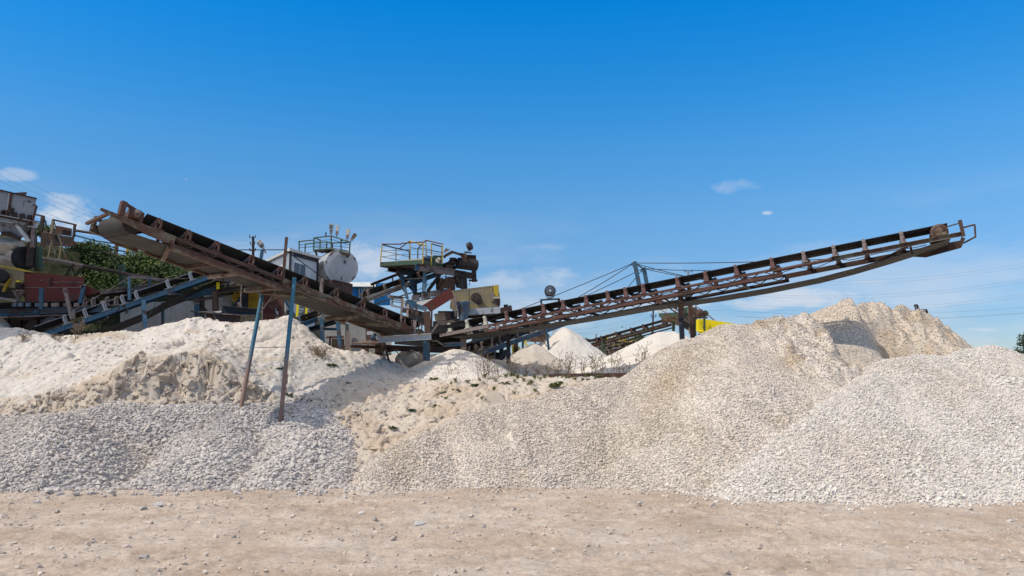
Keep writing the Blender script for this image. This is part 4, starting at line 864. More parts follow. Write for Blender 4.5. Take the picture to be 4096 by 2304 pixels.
# --- blue conveyor at left
B = Conv('belt_conveyor', 'light blue conveyor climbing to the right behind the white bank at far left', P(150, 1338, 24.0), P(935, 1064, 26.5), 1.1)
tB = B.t
B.rail(-.02, 1.0, 0, .14, .07, M['blue_lit'], 'C'); B.rail(-.02, 1.0, 1, .14, .07, M['blue'], 'C')
B.belt(-.02, 1.0, .14, .25, M['belt'], seg=30)
B.ribbon([(-.02, -.35), (tB(300), -.42), (tB(420), -.5), (tB(560), -.46), (tB(660), -.34), (tB(780), -.30), (tB(935), -.18)], .05, .95, M['belt'], tilt=.16)
B.idlers([tB(p) for p in (268, 348, 425, 498, 553, 679, 770, 848)], .27, M['galv'], M['grey_br'], 'hook', wb=.19)
m = MB(); m.path([B.at(t, .12, .262) for t in (0, .3, .6, 1.0)], .012, 5); m.build('belt_edge_highlight', M['greybin'], B.root)  # pale strip stands in for sunlight along the top edge of the belt
for p in (420, 500): m = MB(); m.beam(B.at(tB(p), 0, -.2), B.at(tB(p), 1, -.2), .05, .05); m.build('cross_beam', M['blue_g'], B.root)
m = MB(); m.tube(P(573, 1200, 25.2), P(580, 1290, 25.1), .07, 14); m.tube(P(580, 1290, 25.1), P(584, 1345, 25.1), .05, 14); m.build('leg', M['blue_lit'], B.root)
m = MB(); m.tube(P(651, 1210, 26.8), P(651, 1330, 26.8), .05, 12); m.build('leg', M['blue'], B.root)
m = MB(); m.beam(P(517, 1100, 24.9), P(518, 1200, 24.9), .075, .075, 'C'); m.build('stay_post', M['blue_lit'], B.root)
m = MB(); m.beam(P(600, 1108, 26.0), P(598, 1160, 26.0), .06, .06, 'C'); m.build('stay_post', M['blue'], B.root)
m = MB(); m.path([P(293, 1243, 24.2), P(515, 1112, 24.8)], .016, 5); m.path([P(525, 1158, 25.6), P(592, 1120, 26.0)], .012, 5); m.path([P(518, 1110, 24.9), P(640, 1116, 25.6), P(760, 1114, 26)], .012, 5); m.build('stay_rope', M['grey_br'], B.root)
m = MB(); m.tube(P(675, 1174, 25.6), P(735, 1184, 26.8), .05, 12); m.build('return_roller', M['grey_br'], B.root)
m = MB(); m.tube(P(592, 1270, 25.2), P(640, 1180, 25.6), .010, 5); m.build('brace', M['green'], B.root)
m = MB(); m.beam(P(857, 1112, 26.0), P(924, 1122, 27.2), .07, .14, 'box'); m.build('cross_beam', M['grey_br'], B.root)

# ------------------------------------------------------------------ centre: drive platform, screen, chutes
def L3(F, pts, Y): return [F(x, y, Y) for x, y in pts]
def bm(root, name, mat, a, b, w, h=None, kind='box', up=(0, 0, 1), label=None, t=None):
    m = MB(); m.beam(a, b, w, h or w, kind, up=up, t=t); return m.build(name, mat, root, label=label)
def pipe(root, name, mat, pts, r, n=8, label=None): m = MB(); m.path(pts, r, n); return m.build(name, mat, root, label=label)
def plate(root, name, mat, pts, t=.02, nrm=None, label=None): m = MB(); m.plate(pts, t, nrm); return m.build(name, mat, root, label=label)

T = thing('drive_platform', 'green decked platform with yellow and rusty railings on blue legs in the middle', 'platform', P(1620, 1400, 25.6))
c0 = G3(1092, 700, 25.0); c1 = G3(205, 748, 25.6); c2 = G3(1500, 775, 26.0); c3 = c1 + (c2 - c0)
zt = Vector((0, 0, .135))
m = MB()
for a, b in ((c1, c0), (c0, c2)): m.plate([a, b, b + zt, a + zt], .03, (0, 1, 0))
m.build('deck_edge', M['green'], T)
m = MB(); dz = Vector((0, .03, -.02)); m.hexa([q + dz for q in (c0, c2, c3, c1)] + [q + dz + Vector((0, 0, .05)) for q in (c0, c2, c3, c1)]); m.build('deck', M['rust_dark'], T)
plate(T, 'deck_board', M['cream'], [G3(640, 622, 25.4) , G3(1080, 585, 25.2), G3(1080, 612, 25.2), G3(640, 640, 25.4)], .03, (0, 1, 0))
def rl(n, mt, pts, r=.016): return pipe(T, n, M[mt], [G3(x, y, Y) for x, y, Y in pts], r)
for x0, y0, x1, y1, Y, mt in ((250, 300, 217, 655, 25.55, 'yellow'), (537, 370, 535, 637, 26.2, 'rust_tan'), (820, 240, 828, 610, 26.9, 'yellow'), (810, 432, 812, 610, 26.4, 'rust_dark'), (1093, 250, 1087, 695, 25.0, 'yellow'), (1152, 215, 1158, 530, 26.6, 'yellow'),
                              (1267, 280, 1263, 735, 25.4, 'yellow'), (1492, 295, 1490, 695, 25.9, 'yellow'), (987, 385, 983, 590, 26.0, 'rust_red'), (1478, 340, 1480, 640, 26.4, 'yellow')):
    bm(T, 'rail_post', M[mt], G3(x0, y0, Y), G3(x1, y1, Y), .034 if mt != 'rust_tan' else .025, label=None)
for mt, pts in (('rust_red', [(245, 292, 25.55), (640, 290, 25.3), (660, 275, 25.3), (1100, 248, 25.0)]), ('rust_dark', [(245, 298, 25.55), (490, 365, 26.0), (820, 434, 26.4)]), ('rust_red', [(612, 380, 26.1), (820, 224, 26.9)]), ('yellow', [(820, 224, 26.9), (1135, 322, 26.2)]),
                ('rust_red', [(985, 388, 26.0), (1100, 262, 25.2), (1155, 212, 26.6), (1500, 292, 25.9)]), ('rust_dark', [(1267, 284, 25.4), (1478, 345, 26.3)])):
    rl('top_rail', mt, pts, .020)
for pts in ([(250, 430, 25.55), (660, 415, 25.3), (1085, 376, 25.0)], [(242, 552, 25.55), (560, 515, 25.3), (1085, 498, 25.0)], [(250, 432, 25.6), (800, 550, 26.4)], [(245, 552, 25.6), (640, 628, 26.2)], [(830, 360, 26.9), (1490, 470, 25.9)], [(1095, 372, 25.0), (1490, 468, 25.9)], [(1098, 500, 25.0), (1490, 620, 25.9)], [(1160, 452, 26.6), (1480, 515, 26.2)]):
    rl('mid_rail', 'green', pts, .008)
bm(T, 'girder', M['rust_dark'], G3(372, 785, 25.9), G3(1100, 915, 27.6), .14, .20, 'I', t=.02)
bm(T, 'girder', M['rust_dark'], G3(560, 800, 25.6), G3(1000, 940, 28.2), .14, .20, 'I', t=.02)
g_ = bm(T, 'girder', M['grey_br'], G3(940, 760, 24.8), G3(1735, 880, 25.8), .15, .19, 'I', t=.015, label='dusty grey girder with blue paint left at its end')
bm(T, 'girder', M['rust_dark'], G3(1735, 880, 25.8), G3(2110, 950, 26.3), .15, .19, 'I', t=.015)
bm(T, 'girder_end', M['blue'], G3(936, 758, 24.79), G3(1010, 770, 24.86), .16, .20, 'I', t=.017)
for x0, y0, Y0, x1, y1, Y1, mt, w in ((605, 770, 26.0, 770, 1410, 25.7, 'blue', .09), (785, 800, 26.3, 912, 1290, 26.0, 'blue', .10), (1132, 868, 25.5, 1105, 1270, 25.5, 'blue_lit', .11), (1435, 935, 25.9, 1190, 1255, 26.2, 'navy', .10), (560, 890, 26.2, 900, 1250, 26.8, 'rust_dark', .10),
                                      (640, 1040, 26.0, 700, 1260, 25.9, 'rust', .06), (925, 980, 27.0, 930, 1440, 27.0, 'rust_tan', .13), (1580, 950, 26.4, 1420, 1215, 26.4, 'rust_dark', .05), (1440, 1000, 27, 1440, 1230, 27, 'rust_dark', .25)):
    bm(T, 'leg' if abs(x0 - x1) < 180 else 'brace', M[mt], G3(x0, y0, Y0), G3(x1, y1, Y1), w, w, 'I' if w > .09 else 'box', up=(0, 1, 0))
plate(T, 'side_sheet', M['rust_dark'], L3(G3, [(1600, 960), (1760, 960), (1760, 1210), (1430, 1210)], 26.6), .02)
pipe(T, 'tie_rod', M['grey_br'], [G3(720, 1010, 25.7), G3(1110, 992, 25.4)], .014)
plate(T, 'sign_plate', M['galv'], L3(G3, [(990, 268), (1030, 264), (1032, 322), (992, 318)], 26.5), .01)
pipe(T, 'power_cable', M['wire'], [G3(1150, 900, 25.9), G3(1175, 1050, 25.9), G3(1165, 1150, 25.9), G3(1140, 1230, 25.9)], .012)
# motors standing on it
def motor(F, x, y, Yd, r, L, ax, body, cap, name='electric_motor', label=None, cat='motor', parent=None, feet=True):
    c = F(x, y, Yd); ax = Vector(ax).normalized()
    root = parent or thing(name, label, cat, (c.x, c.y, c.z - r))
    m = MB(); m.lathe(c - ax * L / 2, ax, [(0, r * .8), (.01, r)] + [(.03 + i * (L - .06) / 12, r * (1.0 if i % 2 else .93)) for i in range(13)] + [(L - .01, r), (L, r * .75)], 22); b = m.build('motor_body', body, root)
    m = MB(); m.lathe(c - ax * (L / 2 + .05), ax, [(0, r * .5), (.02, r * .92), (.055, r * .97), (.06, r * .6)], 22); m.build('fan_cover', cap, root)
    m = MB(); m.box(c - Vector((0, 0, r * 1.02)), ax * L * .8, ax.cross(Vector((0, 0, 1))) * r * 1.6, (0, 0, r * .25)); m.box(c + Vector((0, 0, r * 1.05)), ax * L * .3, ax.cross(Vector((0, 0, 1))) * r * .8, (0, 0, r * .4)); m.build('motor_base', M['rust_dark'], root)
    return root
motor(G3, 1200, 590, 25.7, .075, .26, (1, .4, 0), M['blue'], M['pink'], label='blue electric motor on the green deck behind the railing')
mm = thing('gearbox', 'rusty gearbox with round cover at the right end of the green deck', 'gearbox', G3(1430, 700, 25.9))
m = MB(); m.lathe(G3(1415, 630, 25.75), (-.15, -1, 0), [(0, .10), (.02, .10), (.05, .085), (.07, .03)], 22); m.build('cover', M['cream'], mm)
m = MB(); m.box(G3(1390, 600, 26.0), (.30, .1, 0), (-.05, .25, 0), (0, 0, .2)); m.box(G3(1330, 640, 25.9), (.2, .06, 0), (-.05, .2, 0), (0, 0, .12)); m.build('housing', M['green'], mm)

# feed conveyor under/behind the platform with its head drum and hood
D = Conv('belt_conveyor', 'cream railed conveyor climbing under the green platform to the big drum', G5(520, 560, 25.9), G3(1830, 700, 27.0), .95)
tD = D.t
D.rail(0, tD(1640), 0, .13, .07, M['cream'], 'C'); D.rail(tD(1640), 1, 0, .13, .07, M['blue'], 'C'); D.rail(0, 1, 1, .13, .07, M['rust'], 'C')
D.belt(0, .97, .06, .20, M['belt'], seg=16); D.ribbon([(tD(1500), -.30), (.5, -.36), (.95, -.16)], .1, .9, M['belt_d'])
D.idlers([tD(p) for p in (1478, 1545, 1610, 1680)], .19, M['grey_br'], M['grey_br'], 'hook')
m = MB(); m.beam(G5(640, 300, 26.8), G5(1200, 85, 27.4), .07, .09, 'C'); m.build('hand_rail', M['rust'], D.root)
for x, y0, y1 in ((690, 300, 450), (1080, 160, 290), (1310, 90, 190)): bm(D.root, 'rail_post', M['rust'], G5(x, y0, 26.9), G5(x + 15, y1, 26.9), .045)
m = MB(); m.tube(G5(1010, 545, 25.9), G5(1270, 580, 26.9), .05, 14); m.build('return_roller', M['grey_br'], D.root)
m = MB(); m.plate([G5(560, 600, 25.95), G5(1290, 330, 26.3), G5(1290, 395, 26.3), G5(680, 610, 25.95)], .03, (0, 1, 0)); m.build('lower_channel', M['rust'], D.root)
dc = G3(1640, 660, 26.3); dax = Vector((.92, .4, -.06)).normalized()
m = MB(); m.lathe(dc, dax, [(.28, .17), (.30, .19), (.36, .195), (.55, .195), (.95, .195), (.97, .17)], 30); m.build('head_drum', M['belt_d'], D.root)
m = MB(); m.lathe(dc, dax, [(-.03, .05), (0, .09), (.05, .13), (.16, .125), (.18, .075), (.30, .07)], 18); m.box(dc + Vector((.12, 0, .10)), (.22, .05, 0), (0, .2, 0), (0, 0, .07)); m.build('gear_hub', M['rust_dark'], D.root)
m = MB(); m.box(dc + Vector((-.02, .05, -.18)), (.16, .05, 0), (0, .3, 0), (0, 0, .16)); m.build('bearing_stand', M['rust'], D.root)
m = MB()
hp = [(1505, 535), (1560, 490), (1690, 422), (1830, 470), (1960, 482)]
for (x0, y0), (x1, y1) in zip(hp[:-1], hp[1:]): m.hexa([G3(x0, y0 + 10, 26.0), G3(x1, y1 + 10, 26.1), G3(x1 + 20, y1 + 60, 27.2), G3(x0 + 20, y0 + 60, 27.2), G3(x0, y0, 26.0), G3(x1, y1, 26.1), G3(x1 + 20, y1 + 50, 27.2), G3(x0 + 20, y0 + 50, 27.2)])
m.plate([G3(1960, 482, 26.1), G3(1975, 560, 26.1), G3(1995, 660, 26.1), G3(1935, 640, 26.1), G3(1880, 560, 26.1), G3(1830, 480, 26.1)], .02); m.build('drum_hood', M['rust'], D.root)
plate(D.root, 'hood_flap', M['grey_br'], L3(G3, [(1505, 485), (1560, 375), (1658, 402), (1560, 455)], 26.6), .02)
# hanging rubber flap
fl = MB(); n1, n2 = 22, 14; vs = []
for k in (0, .012):
    for i in range(n1 + 1):
        for j in range(n2 + 1):
            a, b = i / n1, j / n2; x = 1690 + 300 * a + (90 - 70 * a) * b; y = 812 + 50 * a + (385 - 20 * a) * b - 10 * math.sin(a * 9)
            q = G3(x, y, 26.0 + .06 * math.sin(a * 9) * (.3 + b)); vs.append(q + Vector((0, k, 0)))
N = (n1 + 1) * (n2 + 1); fs = []
for i in range(n1):
    for j in range(n2):
        o = i * (n2 + 1) + j; fs += [(o, o + 1, o + n2 + 2, o + n2 + 1), (N + o, N + o + n2 + 1, N + o + n2 + 2, N + o + 1)]
fl.add(vs, fs); fo = fl.build('rubber_curtain', M['belt_d'], D.root, label='black rubber curtain hanging below the drum')
# mast with floodlight
K = thing('lamp_mast', 'short rusty box mast right of the drum carrying a round lamp', 'mast', G3(2140, 1060, 26.6))
bm(K, 'column', M['rust_dark'], G3(2132, 612, 26.6), G3(2150, 1065, 26.6), .15, .15, 'C', up=(0, 1, 0), t=.02)
bm(K, 'foot_plate', M['rust_dark'], G3(2035, 1040, 26.6), G3(2215, 1040, 26.6), .10, .05)
bm(K, 'head_beam', M['rust'], G3(1990, 555, 26.6), G3(2185, 565, 26.6), .14, .13, 'C', t=.012)
bm(K, 'bracket', M['yellow'], G3(1978, 460, 26.55), G3(1985, 640, 26.55), .035); bm(K, 'bracket', M['yellow'], G3(2082, 485, 26.7), G3(2078, 780, 26.7), .02)
bm(K, 'head_plate', M['rust'], G3(1940, 452, 26.5), G3(2090, 472, 26.5), .10, .03)
for y in (600, 655, 715): pipe(K, 'rung', M['wire'], [G3(1990, y, 26.6), G3(2085, y + 8, 26.6)], .010)
pipe(K, 'hook', M['wire'], [G3(2055, 1060, 26.6), G3(2035, 1140, 26.6), G3(2048, 1140, 26.6), G3(2060, 1090, 26.6)], .006)
fl_ = thing('floodlight', 'round dark floodlight seen edge-on atop the rusty box mast', 'floodlight', G3(2040, 440, 26.5))
lax = Vector((.75, -.35, .25)).normalized(); lc = G3(2020, 350, 26.5)
m = MB(); m.lathe(lc - lax * .02, lax, [(0, .02), (.015, .11), (.03, .135), (.12, .14), (.15, .125), (.16, .03)], 24); m.build('housing', M['rust_dark'], fl_)
pipe(fl_, 'yoke', M['rust_dark'], [G3(2010, 440, 26.5), G3(2050, 380, 26.4), G3(2060, 440, 26.5)], .014)

# vibrating screen with yellow sides
V_ = thing('vibrating_screen', 'grimy yellow vibrating screen with a round shaft cover, beside the red chute', 'screening machine', P(1900, 1290, 25))
YS = 24.9
out = [(988, 632), (1435, 577), (1440, 690), (1425, 785), (1130, 812), (1000, 833), (962, 800), (970, 740)]
plate(V_, 'side_plate', M['yellow_d'], L3(F4, out, YS), .03, (0, 1, 0))
plate(V_, 'side_plate', M['yellow_d'], [F4(x, y, YS) + Vector((0, 1.9, 0)) for x, y in out], .03, (0, 1, 0))
plate(V_, 'end_plate', M['yellow'], [F4(1380, 584, YS - .006), F4(1434, 577.5, YS - .006), F4(1437, 690, YS - .006), F4(1392, 690, YS - .006)], .004, (0, 1, 0), label='clean bright yellow end of the side plate')
plate(V_, 'screen_deck', M['grey_br'], [F4(1000, 690, YS + .05), F4(1430, 660, YS + .05), F4(1430, 660, YS + .05) + Vector((0, 1.8, 0)), F4(1000, 690, YS + .05) + Vector((0, 1.8, 0))], .05)
m = MB(); cc = F4(1218, 700, YS); m.lathe(cc + Vector((0, .03, 0)), (0, -1, 0), [(0, .16), (.05, .155), (.06, .10)], 12); shp = m.build('shaft_flange', M['rust_dark'], V_)
m = MB(); cc = F4(1240, 735, YS); m.lathe(cc, (.15, -1, 0), [(0, .10), (.02, .105), (.16, .105), (.18, .09)], 20); m.build('shaft_cover', M['rust_dark'], V_)
m = MB()
rv = [(1195 + 30 * math.cos(a), 700 + 34 * math.sin(a)) for a in np.linspace(0, 6.28, 13)[:-1]] + [(1150, 640 + 14 * i) for i in range(12)] + [(1380, 600 + 12 * i) for i in range(14)] + [(1010 + 28 * i, 640 - 3.4 * i) for i in range(14)]
for x, y in rv: m.lathe(F4(x, y, YS), (0, -1, 0), [(0, .014), (.012, .010)], 6)
m.build('rivets', M['rust_dark'], V_)
def spring(F, x, y0, y1, Yd, R, mat):
    m = MB(); m.coil(F(x, y1, Yd), F(x, y0, Yd), R, .014, 6, 72); m.build('coil_spring', mat, V_)
spring(F4, 1432, 712, 775, YS - .12, .055, M['rust_dark']); spring(F4, 1085, 755, 822, YS - .12, .06, M['rust_dark'])
bm(V_, 'spring_bracket', M['grey_br'], F4(1375, 655, YS - .02), F4(1378, 735, YS - .02), .09, .06); bm(V_, 'spring_cap', M['cream'], F4(1385, 702, YS - .1), F4(1448, 706, YS - .1), .14, .05)
bm(V_, 'spring_cap', M['yellow'], F4(1040, 742, YS - .1), F4(1110, 752, YS - .1), .14, .06)
bm(V_, 'side_beam', M['silver'], F4(1010, 850, YS - .1), F4(1452, 822, YS - .1), .12, .20, 'box'); bm(V_, 'side_beam', M['rust_red'], F4(1452, 830, YS - .1), F4(1548, 812, YS + .3), .14, .18, 'box')
bm(V_, 'end_post', M['navy'], F4(1505, 770, YS + .2), F4(1508, 860, YS + .2), .14, .14, 'I', up=(0, 1, 0)); bm(V_, 'end_post', M['navy'], F4(1545, 778, YS + .6), F4(1548, 860, YS + .6), .1, .1, 'I', up=(0, 1, 0))
bm(V_, 'under_beam', M['rust_tan'], F4(1130, 885, YS + .2), F4(1450, 870, YS + .4), .1, .12, 'C')
bm(V_, 'side_bracket', M['blue'], F4(1062, 750, YS - .05), F4(1064, 830, YS - .05), .09, .08)
m = MB(); cb = F4(1092, 925, YS - .3); m.lathe(cb, (0, 0, 1), [(0, .13), (.25, .15), (.50, .20), (.53, .215), (.58, .215), (.60, .18)], 20); m.build('spring_pot', M['blue_g'], V_)
bm(V_, 'foot_column', M['rust_dark'], F4(1300, 860, YS + .3), F4(1300, 1010, YS + .3), .16, .16, 'I', up=(0, 1, 0)); bm(V_, 'foot_column', M['rust_dark'], F4(1010, 870, YS + .3), F4(1010, 1010, YS + .3), .16, .16, 'I', up=(0, 1, 0))
pipe(V_, 'red_pipe', M['red'], [P(1985, 1272, 26.5), P(2040, 1267, 26.5)], .03)

# chutes and hoppers between
C_ = thing('feed_chute', 'rust red sheet steel chute slanting beside the yellow screen', 'chute', P(1770, 1260, 24.6))
plate(C_, 'side_sheet', M['red'], L3(G5, [(1690, 732), (2280, 365), (2350, 565), (1870, 862), (1795, 800)], 24.3), .03, (0, 1, 0))
plate(C_, 'side_sheet', M['rust_dark'], L3(G5, [(1530, 470), (2370, 372), (2370, 420), (1900, 520), (1530, 590)], 26.0), .03, (0, 1, 0))
plate(C_, 'floor_sheet', M['galv'], [G5(1530, 640, 25.8), G5(1990, 545, 25.8), G5(1700, 735, 24.35), G5(1620, 720, 24.8)], .03, label='chalk covered floor sheet')
for x, y, w in ((1560, 570, 40), (1770, 530, 45), (1940, 490, 40), (2060, 470, 35)): m = MB(); m.box(G5(x, y, 25.6), (w * .006, .1, .03), (-.05, .2, 0), (.02, 0, w * .004)); m.build('liner_block', M['grey_br'], C_)
for x0, y0, x1, y1, mt in ((1895, 660, 1885, 1180, 'rust'), (2360, 540, 2395, 820, 'grey_br'), (2395, 840, 2392, 970, 'rust_dark')): bm(C_, 'strut', M[mt], G5(x0, y0, 24.2), G5(x1, y1, 24.2), .055, .055, 'L')
Hp = thing('hopper', 'small blue painted hopper above the lower end of the left conveyor', 'hopper', G5(1560, 1000, 23.4))
plate(Hp, 'back_sheet', M['blue'], L3(G5, [(1330, 742), (1365, 625), (1400, 600), (1572, 645), (1575, 760), (1560, 800)], 23.4), .02, (0, 1, 0))
plate(Hp, 'side_sheet', M['blue'], [G5(1572, 690, 23.3), G5(1812, 770, 22.9), G5(1772, 852, 22.9), G5(1560, 800, 23.3)], .02, (0, 1, 0))
plate(Hp, 'skirt_sheet', M['blue_g'], [G5(1020, 680, 23.0), G5(1060, 672, 23.0), G5(1145, 735, 22.8), G5(1525, 780, 22.6), G5(1520, 850, 22.6), G5(1100, 762, 22.8), G5(1030, 730, 23.0)], .015, (0, 1, 0))
plate(Hp, 'skirt_sheet', M['rust_dark'], [G5(1280, 790, 22.5), G5(1520, 795, 22.4), G5(1520, 900, 22.4), G5(1290, 880, 22.5)], .015, (0, 1, 0))
plate(Hp, 'skirt_sheet', M['rust_dark'], [G5(1590, 830, 22.3), G5(1740, 880, 22.2), G5(1735, 980, 22.2), G5(1600, 930, 22.3)], .015, (0, 1, 0))
bm(Hp, 'leg', M['blue'], G5(1572, 690, 22.2), G5(1580, 1060, 22.2), .05, .05, 'L'); bm(Hp, 'leg', M['grey_br'], G5(1400, 700, 22.6), G5(1385, 990, 22.2), .06, .05, 'L')
Bx = thing('dust_box', 'rusty open sheet box right of the upright post under the red chute', 'steel box', G5(2060, 1040, 23.6))
plate(Bx, 'front_sheet', M['rust_tan'], L3(G5, [(1935, 905), (2145, 872), (2195, 1040), (1965, 1045)], 23.6), .03, (0, 1, 0))
plate(Bx, 'side_sheet', M['rust_dark'], [G5(2145, 872, 23.62), G5(2300, 870, 24.6), G5(2330, 1030, 24.6), G5(2195, 1040, 23.62)], .03, (0, 1, 0))
plate(Bx, 'bent_sheet', M['rust_dark'], [G5(2000, 1045, 23.3), G5(2190, 1050, 23.3), G5(2310, 1020, 23.4), G5(2390, 1075, 23.3), G5(2360, 1110, 23.2), G5(2150, 1150, 23.2), G5(1990, 1120, 23.2)], .02, (0, 1, 0))
mass = thing('support_frame', 'dark tangle of beams carrying the tail ends of both conveyors', 'frame', P(1700, 1450, 24.0))
for a, b, w, h, k, mt in ((F4(265, 1108, 21.2), F4(783, 1075, 21.2), .10, .16, 'C', 'galv'), (F4(742, 1085, 21.6), F4(738, 1312, 21.6), .17, .15, 'I', 'blue'), (F4(690, 1180, 24.5), F4(688, 1280, 24.5), .14, .14, 'I', 'rust_dark'),
                          (F4(310, 1000, 22.3), F4(308, 1320, 22.3), .11, .12, 'C', 'rust'), (F4(265, 1150, 22.8), F4(262, 1280, 22.8), .12, .12, 'I', 'rust_dark'), (F4(0, 1172, 22.4), F4(480, 1185, 22.4), .09, .08, 'C', 'rust'), (F4(330, 1185, 22.3), F4(1050, 1215, 23.5), .12, .16, 'C', 'rust_dark'),
                          (F4(735, 1105, 21.5), F4(845, 1120, 21.6), .05, .05, 'L', 'rust_tan'), (F4(845, 1120, 21.6), F4(905, 1160, 21.7), .05, .05, 'L', 'rust_tan'), (F4(905, 1158, 21.7), F4(1090, 1148, 22.5), .08, .10, 'C', 'blue_g'),
                          (F4(800, 1120, 24.6), F4(1500, 1020, 25.5), .2, .22, 'C', 'rust_dark'), (F4(790, 1065, 24.2), F4(1250, 980, 24.8), .2, .3, 'C', 'rust_dark'), (F4(790, 1160, 24.6), F4(1120, 1150, 25.5), .3, .35, 'C', 'rust_dark'),
                          (F4(1095, 1090, 24.0), F4(1098, 1200, 24.0), .17, .13, 'box', 'grey_br'), (F4(410, 990, 22.9), F4(402, 1080, 22.9), .09, .07, 'C', 'blue_lit'), (F4(175, 930, 24.5), F4(182, 1110, 24.5), .16, .12, 'C', 'rust_red'), (F4(165, 1045, 24.3), F4(225, 1042, 24.3), .1, .1, 'box', 'galv'),
                          (F4(780, 1000, 21.8), F4(1100, 960, 22.2), .10, .10, 'box', 'belt'), (F4(150, 1170, 24), F4(150, 1250, 24), .18, .1, 'I', 'rust_dark'), (F4(520, 1180, 25), F4(520, 1240, 25), .08, .08, 'I', 'rust_dark')):
    bm(mass, 'beam', M[mt], a, b, w, h, k, up=(0, 0, 1) if abs(b.z - a.z) < abs(b.x - a.x) + .3 else (0, 1, 0), t=.015)
plate(mass, 'work_floor', M['rust_tan'], [F4(20, 1135, 22.0), F4(110, 1118, 22.6), F4(330, 1122, 22.6), F4(265, 1145, 22.0)], .04, (0, 0, -1)); plate(mass, 'shelf', M['grey_br'], [F4(210, 1018, 22.4), F4(440, 1012, 22.4), F4(440, 1020, 23.0), F4(210, 1024, 23.0)], .02, (0, 0, -1))
plate(mass, 'leaning_sheet', M['grey_br'], L3(F4, [(303, 1212), (335, 1240), (378, 1372), (345, 1360), (325, 1330)], 21.6), .02, (0, 1, 0)); pipe(mass, 'bent_rod', M['rust'], [F4(330, 1130, 21.9), F4(345, 1200, 21.9), F4(360, 1260, 21.8), F4(388, 1345, 21.7)], .03)
pipe(mass, 'bent_rod', M['rust'], [F4(355, 1225, 22.0), F4(400, 1215, 22.0), F4(470, 1200, 22.0)], .03); pipe(mass, 'cable_loop', M['wire'], [F4(440, 1218, 22.2), F4(462, 1235, 22.1), F4(475, 1275, 22.0)], .012)
pipe(mass, 'fallen_pipe', M['rust_dark'], [F4(285, 1325, 22.1), F4(380, 1365, 22.1), F4(490, 1388, 21.8)], .05, 12); pipe(mass, 'upright_rod', M['rust'], [F4(333, 955, 22.0), F4(333, 1080, 22.0)], .03)
motor(F4, 243, 1085, 21.9, .085, .20, (-.8, .5, 0), M['blue'], M['plastic_w'], label='small blue electric motor with white end cover on the low work floor')
motor(F4, 268, 972, 22.3, .085, .16, (1, .3, 0), M['blue'], M['pink'], label='blue and pink motor on the shelf above the low work floor')
plate(mass, 'motor_stand', M['pink'], L3(F4, [(218, 1015), (222, 1000), (290, 990), (296, 940), (322, 940), (320, 1012)], 22.35), .10, (0, 1, 0))
blk = np.array(CV[3]) * np.array([.55, .5, .55]); o = np_mesh('boulder', np.concatenate([PV[2] * .42 + np.array(F4(590, 1300, 23.0))]), None, PF, M['rock_g'], loc=tuple(F4(590, 1340, 23.0))); tag(o, 'dark boulder in the shade under the conveyor tails', 'boulder')

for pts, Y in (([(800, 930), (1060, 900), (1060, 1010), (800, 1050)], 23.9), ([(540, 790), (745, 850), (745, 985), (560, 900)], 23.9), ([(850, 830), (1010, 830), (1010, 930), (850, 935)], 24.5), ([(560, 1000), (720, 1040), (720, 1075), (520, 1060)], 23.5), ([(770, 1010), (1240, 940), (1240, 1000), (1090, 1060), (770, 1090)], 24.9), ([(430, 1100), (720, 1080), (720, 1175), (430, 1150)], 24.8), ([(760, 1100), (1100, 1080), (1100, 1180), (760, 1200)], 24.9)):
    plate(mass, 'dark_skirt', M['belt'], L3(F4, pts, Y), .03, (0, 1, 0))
# --- blue grey conveyor passing under the long one
H = Conv('belt_conveyor', 'blue grey conveyor with hooked idlers running up under the long brown one', G2(520, 925, 25.4), G2(2560, 205, 28.0), 1.1)
tH = H.t
H.rail(0, 1, 0, .15, .08, M['blue_g'], 'C'); H.rail(0, 1, 1, .15, .08, M['blue'], 'C')
H.belt(0, .95, .10, .26, M['belt'], seg=16)
H.idlers([tH(1780 + x / 5.152) for x in (530, 655, 790, 1000, 1160, 1520, 1800, 1980)], .26, M['grey_br'], M['belt'], 'hook', wb=.17)
m = MB(); m.beam(G2(430, 760, 25.6), G2(1250, 560, 26.2), .06, .14, 'C'); m.build('skirt_beam', M['rust_dark'], H.root)
m = MB(); m.plate([G2(560, 580, 25.2), G2(930, 470, 25.6), G2(990, 550, 25.6), G2(560, 690, 25.2)], .02, (0, 1, 0)); m.build('skirt_sheet', M['blue_g'], H.root)
m = MB(); m.plate([G2(960, 530, 25.7), G2(1640, 330, 26.6), G2(1720, 330, 26.6), G2(1100, 540, 25.7)], .02, (0, 1, 0)); m.build('skirt_sheet', M['blue_lit'], H.root)
for x0, y0, x1, y1, Y, w, mt in ((2075, 300, 2180, 1130, 26.4, .075, 'blue'), (1610, 560, 1600, 830, 28.5, .08, 'blue_lit'), (1165, 700, 1160, 950, 28.0, .16, 'navy'), (1030, 760, 1025, 985, 26.5, .06, 'blue_g'), (1460, 620, 1465, 870, 29, .16, 'rust_dark'), (2365, 60, 2375, 300, 27.9, .08, 'blue')):
    bm(H.root, 'leg', M[mt], G2(x0, y0, Y), G2(x1, y1, Y), w, w, 'I', up=(0, 1, 0))
bm(H.root, 'brace', M['rust'], G2(2040, 400, 26.5), G2(2110, 600, 26.4), .09, .05); pipe(H.root, 'tie_rod', M['cable'], [G2(1890, 440, 26.6), G2(2105, 755, 26.4)], .014)
bm(H.root, 'ground_beam', M['navy'], G2(740, 905, 28), G2(1360, 925, 28), .16, .14, 'C'); bm(H.root, 'brace', M['navy'], G2(1260, 840, 27.5), G2(1140, 1040, 27.0), .10)
m = MB(); m.box(G2(2385, 290, 27.8), (.14, 0, 0), (0, .14, 0), (0, 0, .12)); m.build('end_bearing', M['blue'], H.root)
